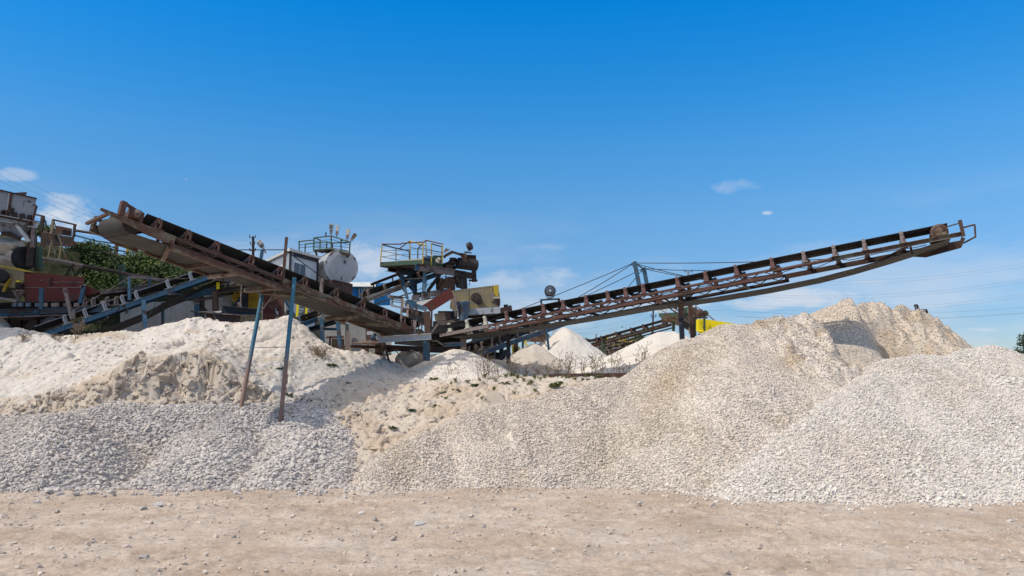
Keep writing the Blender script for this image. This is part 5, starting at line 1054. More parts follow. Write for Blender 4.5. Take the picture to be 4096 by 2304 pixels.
for x, y in ((955, 712), (612, 838), (945, 878)): 
    m = MB(); m.lathe(G2(x, y, 26.2), (0, -1, 0), [(0, .01), (.01, .025), (.03, .02)], 8); m.build('reflector', M['yellow_b'], H.root)
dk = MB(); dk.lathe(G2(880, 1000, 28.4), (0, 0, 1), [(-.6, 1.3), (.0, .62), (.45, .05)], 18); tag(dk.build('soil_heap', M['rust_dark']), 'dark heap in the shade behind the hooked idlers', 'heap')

# --- floodlight on the long conveyor
FL = thing('floodlight', 'round glass floodlight on a blue cross frame above the long conveyor', 'floodlight', F5(835, 545, 24.6))
fc = F5(836, 458, 24.6); fax = Vector((.12, -1, .05)).normalized()
m = MB(); m.lathe(fc - fax * .12, fax, [(-.03, .03), (0, .13), (.05, .165), (.14, .17), (.15, .175), (.17, .175), (.17, .155)], 32); m.build('housing', M['rust_dark'], FL)
m = MB(); m.lathe(fc + fax * .03, fax, [(0, .15), (.02, .14), (.035, .09), (.04, .02)], 28); m.build('glass', M['lens'], FL)
m = MB(); m.lathe(fc + fax * .06, fax, [(0, .035), (.025, .03), (.03, .01)], 12); m.build('bulb', M['plastic_w'], FL)
pipe(FL, 'yoke', M['wire'], [F5(782, 485, 24.6), F5(800, 520, 24.6), F5(835, 545, 24.6), F5(875, 525, 24.6), F5(888, 485, 24.6)], .012)
LF = thing('cross_frame', 'blue steel cross frame straddling the long conveyor under the floodlight', 'frame', F5(835, 850, 24.8))
bm(LF, 'cross_bar', M['blue'], F5(725, 558, 24.8), F5(945, 546, 24.8), .05, .05); bm(LF, 'upright', M['blue'], F5(738, 552, 24.8), F5(742, 700, 24.8), .06, .06, 'C', up=(0, 1, 0)); bm(LF, 'upright', M['blue'], F5(935, 545, 24.9), F5(945, 840, 24.9), .07, .07, 'C', up=(0, 1, 0))
bm(LF, 'mount_plate', M['blue'], F5(805, 553, 24.7), F5(880, 548, 24.7), .12, .02)
# crossing dark pipeline behind and yellow ladder
pl_ = MB(); pl_.beam(G2(1500, 590, 33), G2(2120, 620, 33), .18, .20); tag(pl_.build('trough', M['rust_tan']), 'grey brown trough crossing behind the grey cone', 'trough')
pl_ = MB(); pl_.beam(G2(1700, 515, 33.5), G2(2150, 540, 33.5), .14, .15); tag(pl_.build('girder', M['rust_dark']), 'dark girder above the grey brown trough behind the cones', 'girder')
YL = thing('steel_ladder', 'yellow ladder stair with thin red handrail wires behind the grey cone', 'ladder', G2(1650, 800, 30))
for x0, y0, x1, y1 in ((1555, 580, 1700, 780), (1605, 575, 1750, 790)): bm(YL, 'side_rail', M['yellow_b'], G2(x0, y0, 30), G2(x1, y1, 30), .05, .03)
for i in range(7): k = i / 6; bm(YL, 'rung', M['yellow_b'], G2(1565 + 130 * k, 600 + 165 * k, 30), G2(1615 + 130 * k, 600 + 165 * k, 30), .03, .02)
for a in ([(1700, 515), (1910, 730)], [(1750, 505), (1900, 720)], [(1350, 740), (1500, 900)]): pipe(YL, 'hand_wire', M['red'], [G2(x, y, 29.8) for x, y in a], .012)
bm(YL, 'post', M['yellow_b'], G2(1700, 570, 30), G2(1640, 680, 30), .025)
for i, (x, y0, y1) in enumerate(((1410, 720, 905), (1512, 755, 905))):
    m = MB(); m.beam(G2(x, y0, 29), G2(x, y1, 29), .10, .08, 'C', up=(0, 1, 0)); tag(m.build('marker_post', M['yellow_b']), ('yellow post just right of the black post', 'second yellow post, further right of the black post')[i], 'post', 'yellow posts behind the black post')
m = MB(); m.plate([G2(1190, 740, 31), G2(1360, 660, 31), G2(1500, 705, 31), G2(1500, 720, 31), G2(1360, 690, 31), G2(1190, 755, 31)], .8, (0, 1, 0)); tag(m.build('shed_roof', M['red']), 'small red roofed shed behind the black post', 'shed')

# ------------------------------------------------------------------ left of centre: platforms, machines, walls
W1 = MB(); W1.hexa([G6(-700, 1700, 29), G6(560, 1700, 29), G6(560, 1700, 29.4), G6(-700, 1700, 29.4), G6(-700, 880, 29), G6(545, 838, 29), G6(545, 838, 29.4), G6(-700, 880, 29.4)]); w_ = W1.build('retaining_wall', M['concrete']); tag(w_, 'long stained concrete retaining wall behind the light blue conveyor', 'wall')
W1 = MB(); W1.hexa([G6(690, 1300, 28.6), G6(1135, 1300, 28.6), G6(1135, 1300, 29.2), G6(690, 1300, 29.2), G6(690, 755, 28.6), G6(1135, 750, 28.6), G6(1135, 750, 29.2), G6(690, 755, 29.2)]); tag(W1.build('retaining_wall', M['concrete']), 'stained concrete wall panel between the green column and the yellow machine', 'wall')
for (x0, x1, y0, y1, Y, lab) in ((-10, 165, 862, 1290, 27.5, 'tall grey concrete slab wall behind the motors with a joint across it'), (178, 400, 905, 1240, 28.5, 'concrete slab wall in the shade right of the dark red column')):
    W1 = MB(); W1.hexa([F4(x0, y1, Y), F4(x1, y1, Y), F4(x1, y1, Y + .4), F4(x0, y1, Y + .4), F4(x0, y0, Y), F4(x1, y0, Y), F4(x1, y0, Y + .4), F4(x0, y0, Y + .4)]); w_ = W1.build('retaining_wall', M['concrete']); tag(w_, lab, 'wall')
W1 = MB(); W1.hexa([F3(1060, 1400, 28), F3(1290, 1400, 28), F3(1290, 1400, 28.3), F3(1060, 1400, 28.3), F3(1060, 1150, 28), F3(1290, 1180, 28), F3(1290, 1180, 28.3), F3(1060, 1150, 28.3)]); tag(W1.build('retaining_wall', M['concrete']), 'pale concrete panel between the blue trestle legs', 'wall')
W1 = MB(); W1.hexa([F3(1285, 1450, 27.3), F3(1335, 1450, 27.3), F3(1335, 1450, 27.4), F3(1285, 1450, 27.4), F3(1300, 1245, 27.3), F3(1342, 1245, 27.3), F3(1342, 1245, 27.4), F3(1300, 1245, 27.4)]); tag(W1.build('steel_plate', M['grey_br']), 'rusty wall plate at the corner of the tall concrete slab', 'plate')

Q = thing('service_platform', 'rusty brown platform with short yellow uprights above the yellow machine', 'platform', G6(1180, 1100, 27))
m = MB(); m.hexa([G6(905, 655, 26.6), G6(1660, 560, 26.2), G6(1640, 640, 28.4), G6(930, 720, 28.6), G6(905, 630, 26.6), G6(1660, 535, 26.2), G6(1640, 620, 28.4), G6(930, 700, 28.6)]); m.build('deck', M['rust'], Q)
bm(Q, 'edge_beam', M['rust_dark'], G6(905, 668, 26.6), G6(1680, 578, 26.2), .10, .13, 'C'); bm(Q, 'under_beam', M['rust_dark'], G6(620, 830, 26.4), G6(1180, 710, 27.0), .10, .10, 'C'); bm(Q, 'under_beam', M['rust'], G6(500, 850, 26.0), G6(1100, 745, 26.6), .05, .05, 'L')
bm(Q, 'blue_girder', M['blue'], G6(360, 755, 26.3), G6(900, 665, 26.6), .10, .22, 'C')
bm(Q, 'rail_post', M['yellow_b'], G6(920, 535, 26.5), G6(918, 650, 26.5), .10, .04, up=(0, 1, 0)); bm(Q, 'rail_post', M['yellow_b'], G6(1425, 498, 26.2), G6(1424, 570, 26.2), .12, .04, up=(0, 1, 0)); bm(Q, 'rail_post', M['yellow_b'], G6(638, 330, 27.5), G6(638, 362, 27.5), .08, .04, up=(0, 1, 0))
pipe(Q, 'chain', M['grey_br'], [G6(935, 580, 26.5), G6(1180, 548, 26.4), G6(1410, 515, 26.2)], .010)
m = MB(); m.tube(G6(980, 540, 26.9), G6(980, 600, 26.9), .03); m.lathe(G6(980, 555, 26.95), (0, -1, 0), [(0, .12), (.05, .12)], 16); m.build('hand_wheel', M['grey_br'], Q)
pts = [G6(1170 + 8 * i + (i * i) * 1.6, 600 - 26 * i + i * i * 1.2, 26.8) for i in range(8)]; m = MB(); m.path(pts, .07, 8); m.build('hose', M['grey_br'], Q)
m = MB(); m.box(G6(845, 620, 26.9), (.5, 0, 0), (0, .3, 0), (0, 0, .17)); m.build('gear_box', M['grey_br'], Q)
for x0, y0, x1, y1, Y, w, mt in ((578, 790, 580, 1150, 26.4, .17, 'blue'), (645, 770, 640, 1150, 27.4, .18, 'green'), (868, 690, 878, 1010, 26.4, .17, 'rust'), (1380, 680, 1358, 1000, 27.2, .17, 'navy'), (1085, 500, 1085, 600, 27, .10, 'blue')):
    bm(Q, 'column', M[mt], G6(x0, y0, Y), G6(x1, y1, Y), w, w * .8, 'I', up=(0, 1, 0), t=.02)
for x0, y0, x1, y1, Y, w, mt in ((1370, 700, 1160, 970, 26.9, .09, 'navy'), (1262, 865, 1375, 1185, 26.0, .08, 'grey_br'), (600, 880, 740, 780, 26.5, .05, 'navy'), (610, 890, 740, 1030, 26.4, .09, 'rust_dark'), (490, 893, 620, 880, 26.2, .04, 'grey_br')):
    bm(Q, 'brace', M[mt], G6(x0, y0, Y), G6(x1, y1, Y), w, w, 'L')
pipe(Q, 'rod', M['grey_br'], [G6(1308, 590, 26.1), G6(1292, 910, 26.1)], .018)
TR = thing('steel_tray', 'bent sheet metal tray with a black channel lying on top behind the white bank', 'tray', G6(1100, 1180, 25))
plate(TR, 'top_sheet', M['grey_br'], [G6(595, 1035, 25.0), G6(830, 1052, 24.8), G6(760, 1025, 25.6), G6(680, 1028, 25.4)], .03); plate(TR, 'top_sheet', M['grey_br'], [G6(750, 1022, 25.2), G6(960, 1008, 25.8), G6(1560, 1070, 25.6), G6(1560, 1085, 24.8), G6(1000, 1050, 24.8)], .03)
plate(TR, 'side_sheet', M['rust_dark'], L3(G6, [(830, 1050), (1290, 1070), (1280, 1200), (900, 1200), (870, 1110)], 25.0), .03, (0, 1, 0)); plate(TR, 'side_sheet', M['rust_dark'], L3(G6, [(660, 1040), (830, 1055), (870, 1160), (750, 1160), (710, 1060)], 25.2), .03, (0, 1, 0))
plate(TR, 'spill', M['sand_white'], [G6(850, 1020, 25.1), G6(960, 1005, 25.4), G6(1130, 1030, 25.2), G6(960, 1045, 24.95)], .03); pipe(TR, 'loose_rod', M['navy'], [G6(475, 1010, 25.2), G6(600, 1045, 25.0)], .025); pipe(TR, 'loose_rod', M['navy'], [G6(535, 1040, 25.1), G6(600, 1115, 25.0)], .02)
bm(TR, 'black_channel', M['navy'], G6(968, 985, 24.9), G6(1565, 1040, 24.9), .2, .24, 'C', t=.02)
YM = thing('crusher', 'yellow painted machine housing with stepped ribs in the shade', 'machine', G6(1480, 1300, 27.8))
plate(YM, 'hopper_side', M['yellow'], L3(G6, [(1125, 720), (1480, 640), (1480, 860), (1360, 880), (1240, 980), (1180, 850)], 28.2), .05, (0, 1, 0)); m = MB(); m.hexa([G6(1395, 1150, 27.8), G6(1610, 1150, 27.8), G6(1610, 1150, 29), G6(1395, 1150, 29), G6(1440, 640, 27.8), G6(1620, 640, 27.8), G6(1620, 640, 29), G6(1440, 640, 29)]); m.build('housing', M['yellow'], YM)
for y in (860, 900, 945, 995): m = MB(); m.beam(G6(1395, y, 27.75), G6(1465 if y > 870 else 1600, y, 27.75), .05, .05); m.build('rib', M['yellow'], YM)
m = MB(); m.beam(G6(1230, 1130, 27.6), G6(1600, 1120, 27.6), .2, .25); m.build('base', M['yellow_d'], YM)
RM = thing('flywheel_guard', 'dark red steel panel with a big round flywheel beside the yellow machine', 'machine', G6(1850, 1300, 27.0))
plate(RM, 'panel', M['red'], L3(G6, [(1690, 640), (1990, 620), (1990, 1160), (1650, 1160)], 27.4), .06, (0, 1, 0)); m = MB(); m.lathe(G6(1848, 835, 27.4), (0, -1, 0), [(0, .34), (.03, .34), (.06, .31), (.065, .10), (.12, .09), (.13, .02)], 36); m.build('flywheel', M['rust_red'], RM)
bm(RM, 'side_flange', M['red'], G6(1745, 705, 27.2), G6(1670, 1000, 27.2), .10, .05); bm(RM, 'side_flange', M['rust_red'], G6(1990, 620, 27.2), G6(1990, 1160, 27.2), .10, .05); bm(RM, 'base_beam', M['rust_red'], G6(1660, 1085, 27.2), G6(1990, 1090, 27.2), .1, .06)
plate(RM, 'tag_plate', M['galv'], L3(G6, [(1868, 980), (1885, 975), (1890, 1020), (1920, 1015), (1920, 1140), (1870, 1150), (1885, 1060)], 27.3), .02, (0, 1, 0))
# frame right of it: blue braces, yellow posts, pipes
SF = thing('stair_frame', 'blue braced frame with yellow posts in the shade under the left conveyor', 'frame', F3(860, 1180, 25.5))
for x0, y0, x1, y1, Y, w, mt in ((783, 932, 772, 1112, 25.0, .07, 'yellow_b'), (877, 940, 872, 1104, 25.2, .07, 'yellow_b'), (1012, 948, 1004, 1045, 25.6, .045, 'yellow'), (1078, 970, 1072, 1040, 25.8, .045, 'yellow'), (960, 930, 950, 1060, 26.6, .13, 'green'), (830, 830, 835, 1000, 27, .15, 'green')):
    bm(SF, 'post', M[mt], F3(x0, y0, Y), F3(x1, y1, Y), w, w * .6, up=(0, 1, 0))
for x0, y0, x1, y1, Y, w, mt in ((620, 870, 770, 1120, 25.6, .08, 'blue'), (620, 800, 720, 1010, 25.4, .035, 'grey_br'), (740, 930, 870, 790, 25.5, .05, 'blue'), (760, 880, 890, 1060, 25.4, .03, 'grey_br'), (840, 890, 970, 1070, 25.6, .03, 'grey_br'), (1060, 960, 1000, 1070, 24.6, .04, 'rust_tan')):
    bm(SF, 'brace', M[mt], F3(x0, y0, Y), F3(x1, y1, Y), w, w, 'L')
for i in range(5): bm(SF, 'step', M['blue_g'], F3(790, 955 + 34 * i, 25.3), F3(868, 962 + 34 * i, 25.3), .16, .025)
J = Conv('belt_conveyor', 'short blue and cream conveyor rising from the left onto the trestle', F3(785, 1168, 24.5), F3(1215, 1015, 25.6), .9)
J.rail(0, .47, 0, .13, .07, M['blue'], 'C'); J.rail(.47, 1, 0, .13, .07, M['cream'], 'C'); J.rail(0, 1, 1, .13, .07, M['rust'], 'C'); J.belt(0, 1, .08, .20, M['belt'], seg=8); J.ribbon([(.05, -.34), (.5, -.4), (1.3, -.30)], .1, .9, M['belt_d'])
J.idlers([.08, .62], .22, M['blue_g'], M['blue_g'], 'hook')
for x0, y0, x1, y1, Y in ((1040, 1120, 1048, 1375, 25.0), (1208, 1125, 1238, 1445, 25.2)): bm(J.root, 'trestle_leg', M['blue'], F3(x0, y0, Y), F3(x1, y1, Y), .11, .11, 'I', up=(0, 1, 0), t=.015)
bm(J.root, 'trestle_bar', M['blue'], F3(1050, 1223, 25.1), F3(1215, 1226, 25.2), .07, .08, 'C'); bm(J.root, 'under_beam', M['navy'], F3(900, 1230, 25.4), F3(1210, 1140, 25.8), .1, .15, 'C')
CB = thing('steel_cabinet', 'rusty orange brown steel cabinet between the blue trestle legs', 'cabinet', F3(1210, 1440, 26.4))
m = MB(); m.hexa([F3(1145, 1440, 26.2), F3(1282, 1440, 26.2), F3(1282, 1440, 26.9), F3(1145, 1440, 26.9), F3(1145, 1328, 26.2), F3(1282, 1328, 26.2), F3(1282, 1328, 26.9), F3(1145, 1328, 26.9)]); m.build('body', M['rust_tan'], CB); bm(CB, 'frame_post', M['rust_red'], F3(1128, 1300, 26.0), F3(1124, 1415, 26.0), .05); plate(CB, 'top_sheet', M['rust'], [F3(1080, 1325, 26.0), F3(1280, 1318, 26.0), F3(1270, 1300, 26.8), F3(1090, 1305, 26.8)], .02)

# cabin, tank, masts
CA = thing('site_cabin', 'pale ribbed cabin with dark windows beside the silver tank', 'cabin', F3(850, 700, 33))
YC = 27.6
k0 = F3(700, 590, YC); k0t = F3(718, 375, YC); kl = F3(438, 540, YC + 2.6); klt = F3(440, 410, YC + 2.6); kr = F3(990, 700, YC + 1.6); krt = F3(1010, 485, YC + 1.6)
def wallbox(a, b, at, bt, t, name, mat, root):
    m = MB(); n = (b - a).cross(Vector((0, 0, 1))).normalized(); n = n if n.y > 0 else -n; n = n * t
    m.hexa([a, b, b + n, a + n, at, bt, bt + n, at + n]); return m.build(name, mat, root)
vt = lambda a, z: Vector((a.x, a.y, z))
zb = 3.9; zt_ = k0t.z - .06
a0, a1, a2 = Vector((k0.x, k0.y, zb)), Vector((kl.x, kl.y, zb)), Vector((kr.x, kr.y, zb))
wl = wallbox(a1, a0, vt(a1, zt_), vt(a0, zt_), .08, 'end_wall', M['clad'], CA); wr = wallbox(a0, a2, vt(a0, zt_), vt(a2, zt_), .08, 'side_wall', M['clad'], CA)
a3 = a1 + (a2 - a0); wallbox(a1, a3, vt(a1, zt_), vt(a3, zt_), .08, 'side_wall', M['clad'], CA)
m = MB(); nf = (a1 - a0).cross(Vector((0, 0, 1))).normalized(); nf = nf if nf.y < 0 else -nf
for i in range(22):
    q = a1.lerp(a0, (i + .5) / 22); m.box(Vector((q.x, q.y, (zb + zt_) / 2)) + nf * .012, (a0 - a1).normalized() * .05, nf * .024, (0, 0, zt_ - zb - .02))
m.build('wall_ribs', M['clad'], CA)
m = MB(); o1 = (a1 - a0).normalized() * .12; o2 = (a2 - a0).normalized() * .12
cs = [a0 - o1 - o2, a2 - o1 + o2, a3 + o1 + o2, a1 + o1 - o2]; m.hexa([vt(c, zt_) for c in cs] + [vt(c, zt_ + .09) for c in cs]); m.build('roof', M['roofing'], CA)
m = MB(); 
for c, d in ((a0, a2),): m.beam(vt(c, zt_ - .07) + (c - a3).normalized() * .02, vt(d, zt_ - .07) + (c - a3).normalized() * .02, .05, .12)
m.build('fascia', M['navy'], CA)
for c in (a0, a1, a2): m = MB(); m.beam(c + (c - a3) * 0 + Vector((0, -.03, 0)), vt(c, zt_ + .12) + Vector((0, -.03, 0)), .07, .07); m.build('corner_post', M['navy'], CA)
def window(root, a, b, f0, f1, z0, z1, panes):
    n = (b - a).cross(Vector((0, 0, 1))).normalized(); n = n if n.y < 0 else -n; d = (b - a)
    p0 = a + d * f0; p1 = a + d * f1; m = MB()
    m.hexa([vt(p0, z0) + n * .05, vt(p1, z0) + n * .05, vt(p1, z0) - n * .02, vt(p0, z0) - n * .02, vt(p0, z1) + n * .05, vt(p1, z1) + n * .05, vt(p1, z1) - n * .02, vt(p0, z1) - n * .02]); fr = m.build('window', M['plastic_w'], root)
    for i in range(panes):
        q0 = p0.lerp(p1, (i + .07) / panes); q1 = p0.lerp(p1, (i + .93) / panes); m = MB()
        m.hexa([vt(q0, z0 + .08) + n * .065, vt(q1, z0 + .08) + n * .065, vt(q1, z0 + .08) + n * .02, vt(q0, z0 + .08) + n * .02, vt(q0, z1 - .08) + n * .065, vt(q1, z1 - .08) + n * .065, vt(q1, z1 - .08) + n * .02, vt(q0, z1 - .08) + n * .02]); m.build('pane', M['glass'], fr)
H_ = zt_ - zb
window(CA, a1, a0, .20, .80, k0t.z - 1.0, k0t.z - .42, 2); window(CA, a0, a2, .08, .50, k0t.z - 1.15, k0t.z - .34, 2)
m = MB(); m.box(vt(a0, zb + .62) + Vector((.08, -.2, 0)), (.2, .05, 0), (0, .2, 0), (0, 0, .2)); m.build('air_unit', M['silver'], CA)
TK = thing('storage_tank', 'horizontal silver tank with peeling rusty round end', 'tank', F3(1230, 740, 31))
ce = F3(1248, 558, 29.5); ax = Vector((-.52, .85, 0)).normalized(); R_ = .66
m = MB(); m.lathe(ce, ax, [(-.05, R_ * .6), (-.03, R_ * .93), (0, R_)] + [(.01 + i * .8, R_ * (1 if i % 2 == 0 else 1.0)) for i in range(3)] + [(2.35, R_), (2.4, R_ * .9)], 44); m.build('shell', M['silver'], TK)
m = MB(); m.lathe(ce, -ax, [(0, R_ * .985), (.03, R_ * .97), (.045, R_ * .6), (.05, .01)], 44); m.build('end_cap', M['white_m'], TK, label='round tank end with peeling rusty paint')
for d_ in (.9, 1.7): m = MB(); m.lathe(ce + ax * d_, ax, [(0, R_ + .012), (.05, R_ + .012)], 44); m.build('weld_band', M['silver'], TK)
BXX = thing('steel_bin', 'rusty brown steel box standing under the silver tank', 'box', F3(1250, 800, 29))
m = MB(); e0 = F3(1150, 700, 28.6); e1 = F3(1370, 750, 28.9); e2 = F3(1060, 690, 29.2); hgt = Vector((0, 0, -.75)); e3 = e2 + (e1 - e0)
m.hexa([e0 + hgt, e1 + hgt, e3 + hgt, e2 + hgt, e0, e1, e3, e2]); m.build('body', M['rust'], BXX); bm(BXX, 'edge_strip', M['rust_dark'], e0 + Vector((0, -.01, .01)), e1 + Vector((0, -.01, .01)), .05, .04); bm(BXX, 'edge_strip', M['rust_dark'], e0 + Vector((-.01, -.01, 0)), e0 + hgt + Vector((-.01, -.01, 0)), .05, .05, up=(0, 1, 0)); bm(BXX, 'stiffener', M['rust_dark'], e0.lerp(e1, .55) + Vector((0, -.02, 0)), e0.lerp(e1, .55) + hgt + Vector((0, -.02, 0)), .04, .04, up=(0, 1, 0))
RL = thing('walkway_railing', 'green and black railing around the walkway on top of the silver tank', 'railing', F3(1150, 400, 30))
def seg(root, name, mt, F, pts, r): return pipe(root, name, M[mt], [F(x, y, Y) for x, y, Y in pts], r)
for pts in ([(950, 375, 30), (955, 245, 30)], [(1018, 388, 31.4), (1022, 265, 31.4)], [(1140, 360, 29.6), (1140, 225, 29.6)], [(1335, 420, 29.2), (1342, 290, 29.2)], [(795, 385, 32), (797, 285, 32)], [(858, 400, 31), (862, 312, 31)], [(1090, 395, 30.2), (1092, 290, 30.2)], [(1152, 400, 29.6), (1152, 300, 29.6)], [(1082, 230, 29.8), (1082, 185, 29.8)], [(1245, 268, 29.4), (1245, 390, 29.4)], [(1258, 280, 29.4), (1258, 265, 29.4)]):
    seg(RL, 'rail_post', 'green', F3, pts, .026)
for pts in ([(955, 245, 30), (1140, 225, 29.6), (1342, 290, 29.2)], [(955, 245, 30), (1022, 267, 31.4)], [(788, 285, 32), (960, 268, 31.6)], [(862, 312, 31), (1092, 288, 30.2), (1152, 300, 29.6), (1342, 292, 29.3)], [(948, 375, 30), (1140, 360, 29.6), (1335, 420, 29.2)], [(960, 380, 30), (1048, 405, 30.4)]):
    seg(RL, 'top_rail', 'green', F3, pts, .026)
for pts in ([(800, 322, 32), (955, 305, 31.6)], [(800, 352, 32), (945, 340, 31)], [(955, 285, 30), (1140, 262, 29.6)], [(955, 325, 30), (1140, 310, 29.7)], [(955, 350, 30), (1140, 345, 29.7)], [(1145, 262, 29.6), (1338, 325, 29.2)], [(1152, 330, 29.6), (1338, 350, 29.2)], [(1152, 355, 29.6), (1338, 385, 29.2)], [(862, 345, 31), (1092, 330, 30.2)], [(855, 405, 31), (1090, 388, 30.2)], [(820, 378, 31), (835, 402, 31)]):
    seg(RL, 'mid_rail', 'wire', F3, pts, .010)
plate(RL, 'walkway', M['rust_dark'], [F3(945, 378, 30), F3(1140, 362, 29.6), F3(1335, 424, 29.2), F3(1290, 430, 30.4), F3(1080, 400, 31)], .04, (0, 0, -1))
bm(RL, 'bracket', M['rust_dark'], F3(968, 380, 30), F3(985, 428, 30.2), .06); bm(RL, 'bracket', M['rust_dark'], F3(1310, 450, 29.3), F3(1330, 420, 29.2), .07); bm(RL, 'bracket', M['rust_dark'], F3(1145, 370, 29.6), F3(1250, 385, 29.6), .05)
def lamp(F, x0, y0, x1, y1, Y, mt, label, group, facing=False, w=.085):
    """street lamp head on a short rod: (x0,y0) rod foot, (x1,y1) head tip"""
    f = F(x0, y0, Y); t = F(x1, y1, Y); d = (t - f); root = thing('lamp', label, 'lamp', f, group)
    n = Vector((0, -1, 0)); sd_ = d.normalized().cross(n).normalized()
    a = f + d * .20; b = f + d * .48; pipe(root, 'rod', M['rust_dark'], [f, a], .014)
    m = MB(); m.prof(a, b, [(-.045, -.04), (.045, -.04), (.045, .04), (-.045, .04)], n); m.build('neck', M['grey_br'], root)
    m = MB(); ww = w
    m.hexa([b - sd_ * ww * .75 - n * .07, b + sd_ * ww * .75 - n * .07, b + sd_ * ww * .75 + n * .07, b - sd_ * ww * .75 + n * .07, t - sd_ * ww - n * .05, t + sd_ * ww - n * .05, t + sd_ * ww + n * .05, t - sd_ * ww + n * .05]); m.build('lamp_head', M[mt], root)
    if facing: m = MB(); q = b.lerp(t, .5) + n * .07; m.box(q, sd_ * ww * 1.3, n * .03, d.normalized() * (t - b).length * .62); m.build('lens', M['lens'], root)
    return root
lamp(F3, 1138, 225, 1141, 95, 29.6, 'silver', 'street lamp head on the tank railing facing front with its square lens', 'lamp heads on the tank railing', True)
lamp(F3, 1197, 240, 1210, 112, 29.5, 'silver', 'silver lamp head second from left on the tank railing', 'lamp heads on the tank railing', w=.065)
lamp(F3, 1308, 280, 1325, 153, 29.3, 'cream', 'cream lamp head third from left above the tank railing corner', 'lamp heads on the tank railing', w=.065)
lamp(F3, 1342, 288, 1402, 202, 29.2, 'rust_tan', 'tilted rusty cream lamp head, rightmost on the tank railing', 'lamp heads on the tank railing', w=.06)
SL = thing('street_lamp', 'rounded street lamp head leaning left above the cabin roof', 'street lamp', F3(435, 410, 31)); lp = F3(392, 330, 31); pipe(SL, 'arm', M['grey_br'], [F3(437, 410, 31), F3(420, 370, 31)], .03)
m = MB(); d_ = (F3(370, 295, 31) - F3(425, 375, 31)).normalized(); m.lathe(F3(428, 378, 31), d_, [(0, .02), (.06, .03), (.14, .07), (.26, .11), (.38, .11), (.46, .06), (.48, .01)], 20); m.build('lamp_head', M['silver'], SL)
m = MB(); m.lathe(F3(395, 325, 30.93), (0.1, -1, -.1), [(0, .085), (.03, .07), (.05, .01)], 18); m.build('lens', M['lens'], SL)
BP = MB(); BP.beam(F3(402, 375, 30), F3(385, 475, 30), .10, .10); tag(BP.build('post', M['blue']), 'short blue post behind the left conveyor near the cabin', 'post')
def upole(name, label, F, x, ytop, ybot, Y, r, mat, arms, x2=None, group='utility poles', k=1.0):
    root = thing(name, label, 'utility pole', F(x2 or x, ybot, Y), group)
    m = MB(); m.tube(F(x2 or x, ybot, Y), F(x, ytop, Y), r, 12, r * .75); m.build('pole', M[mat], root)
    for (yy, w) in arms:
        m = MB(); m.beam(F(x, yy, Y) - Vector((w / 2, .1, 0)), F(x, yy, Y) + Vector((w / 2, -.1, 0)), .10 * k, .08 * k); am = m.build('cross_arm', M['rust_dark'], root)
        for sg in (-1, 1): m = MB(); m.lathe(F(x, yy, Y) + Vector((sg * w * .46, -.1, .02)), (0, 0, 1), [(u_ * k, v_ * k) for u_, v_ in [(0, .03), (.1, .035), (.14, .09), (.2, .09), (.24, .04), (.3, .06), (.34, .02)]], 10); m.build('insulator', M['rust_dark'], am)
    return root
upole('utility_pole', 'dark brown pole with insulators rising behind the left conveyor', F3, 302, 230, 640, 38, .075, 'rust_dark', ((248, .30), (320, .22), (388, .30)), k=.35)
upole('utility_pole', 'slim pole with cross arm between the two chalk heaps at right', F6, 1487, 690, 1060, 62, .08, 'rust_dark', ((775, .40), (985, .40)), x2=1476, k=.55)
m = MB(); m.lathe(F6(1490, 690, 62), (0, 0, 1), [(0, .03), (.05, .06), (.12, .07), (.16, .03)], 10); tag(m.build('insulator', M['rust_dark'], loc=tuple(F6(1490, 690, 62))), 'dark insulator on top of the slim right pole', 'insulator')
upole('utility_pole', 'thin black pole tip behind the far lattice conveyors', F6, 825, 970, 1100, 75, .05, 'rust_dark', ())
upole('utility_pole', 'grey concrete pole top showing above the long conveyor beside the green post', G1, 775, 185, 900, 48, .06, 'pole_c', ((195, .5), (635, .35)), k=.4)
MS = MB(); t0 = G2(2262, 300, 120); t1 = G2(2262, 440, 120)
for dx in (-.35, .35): MS.tube(t0 + Vector((dx, 0, 0)), t1 + Vector((dx, 0, -3)), .05, 5)
for i in range(9): MS.tube(t0.lerp(t1, i / 8) + Vector((-.35 if i % 2 else .35, 0, 0)), t0.lerp(t1, (i + 1) / 8) + Vector((.35 if i % 2 else -.35, 0, 0)), .04, 4)
tag(MS.build('lattice_mast', M['silver']), 'distant pale lattice mast behind the big white cone', 'mast')

# blue building behind
BB = thing('workshop_building', 'bright blue building with white framed windows and pale curved roof behind the feed conveyor', 'building', G5(500, 700, 45))
f0, f1 = G5(150, 520, 44), G5(445, 520, 44); m = MB(); zz = G5(150, 335, 44).z
def panel(x0, x1, y0, y1, Y, mt, name, t=.1): m = MB(); m.hexa([G5(x0, y1, Y), G5(x1, y1, Y), G5(x1, y1, Y + t), G5(x0, y1, Y + t), G5(x0, y0, Y), G5(x1, y0, Y), G5(x1, y0, Y + t), G5(x0, y0, Y + t)]); return m.build(name, M[mt], BB)
panel(120, 440, 335, 720, 44, 'clad_blue', 'wall', 3); panel(440, 700, 335, 720, 44, 'plastic_w', 'window_wall', 3)
for i in range(4):
    for j in range(3): 
        x = 446 + 64 * i; y = 350 + 78 * j; fr = panel(x, x + 56, y, y + 68, 43.93, 'plastic_w', 'window', .12); m = MB(); m.hexa([G5(x + 6, y + 62, 43.9), G5(x + 50, y + 62, 43.9), G5(x + 50, y + 62, 43.95), G5(x + 6, y + 62, 43.95), G5(x + 6, y + 6, 43.9), G5(x + 50, y + 6, 43.9), G5(x + 50, y + 6, 43.95), G5(x + 6, y + 6, 43.95)]); m.build('pane', M['glass'], fr)
panel(700, 1040, 268, 730, 45, 'clad_blue', 'wall', 3); panel(385, 408, 380, 700, 43.9, 'cream', 'door_frame', .15)
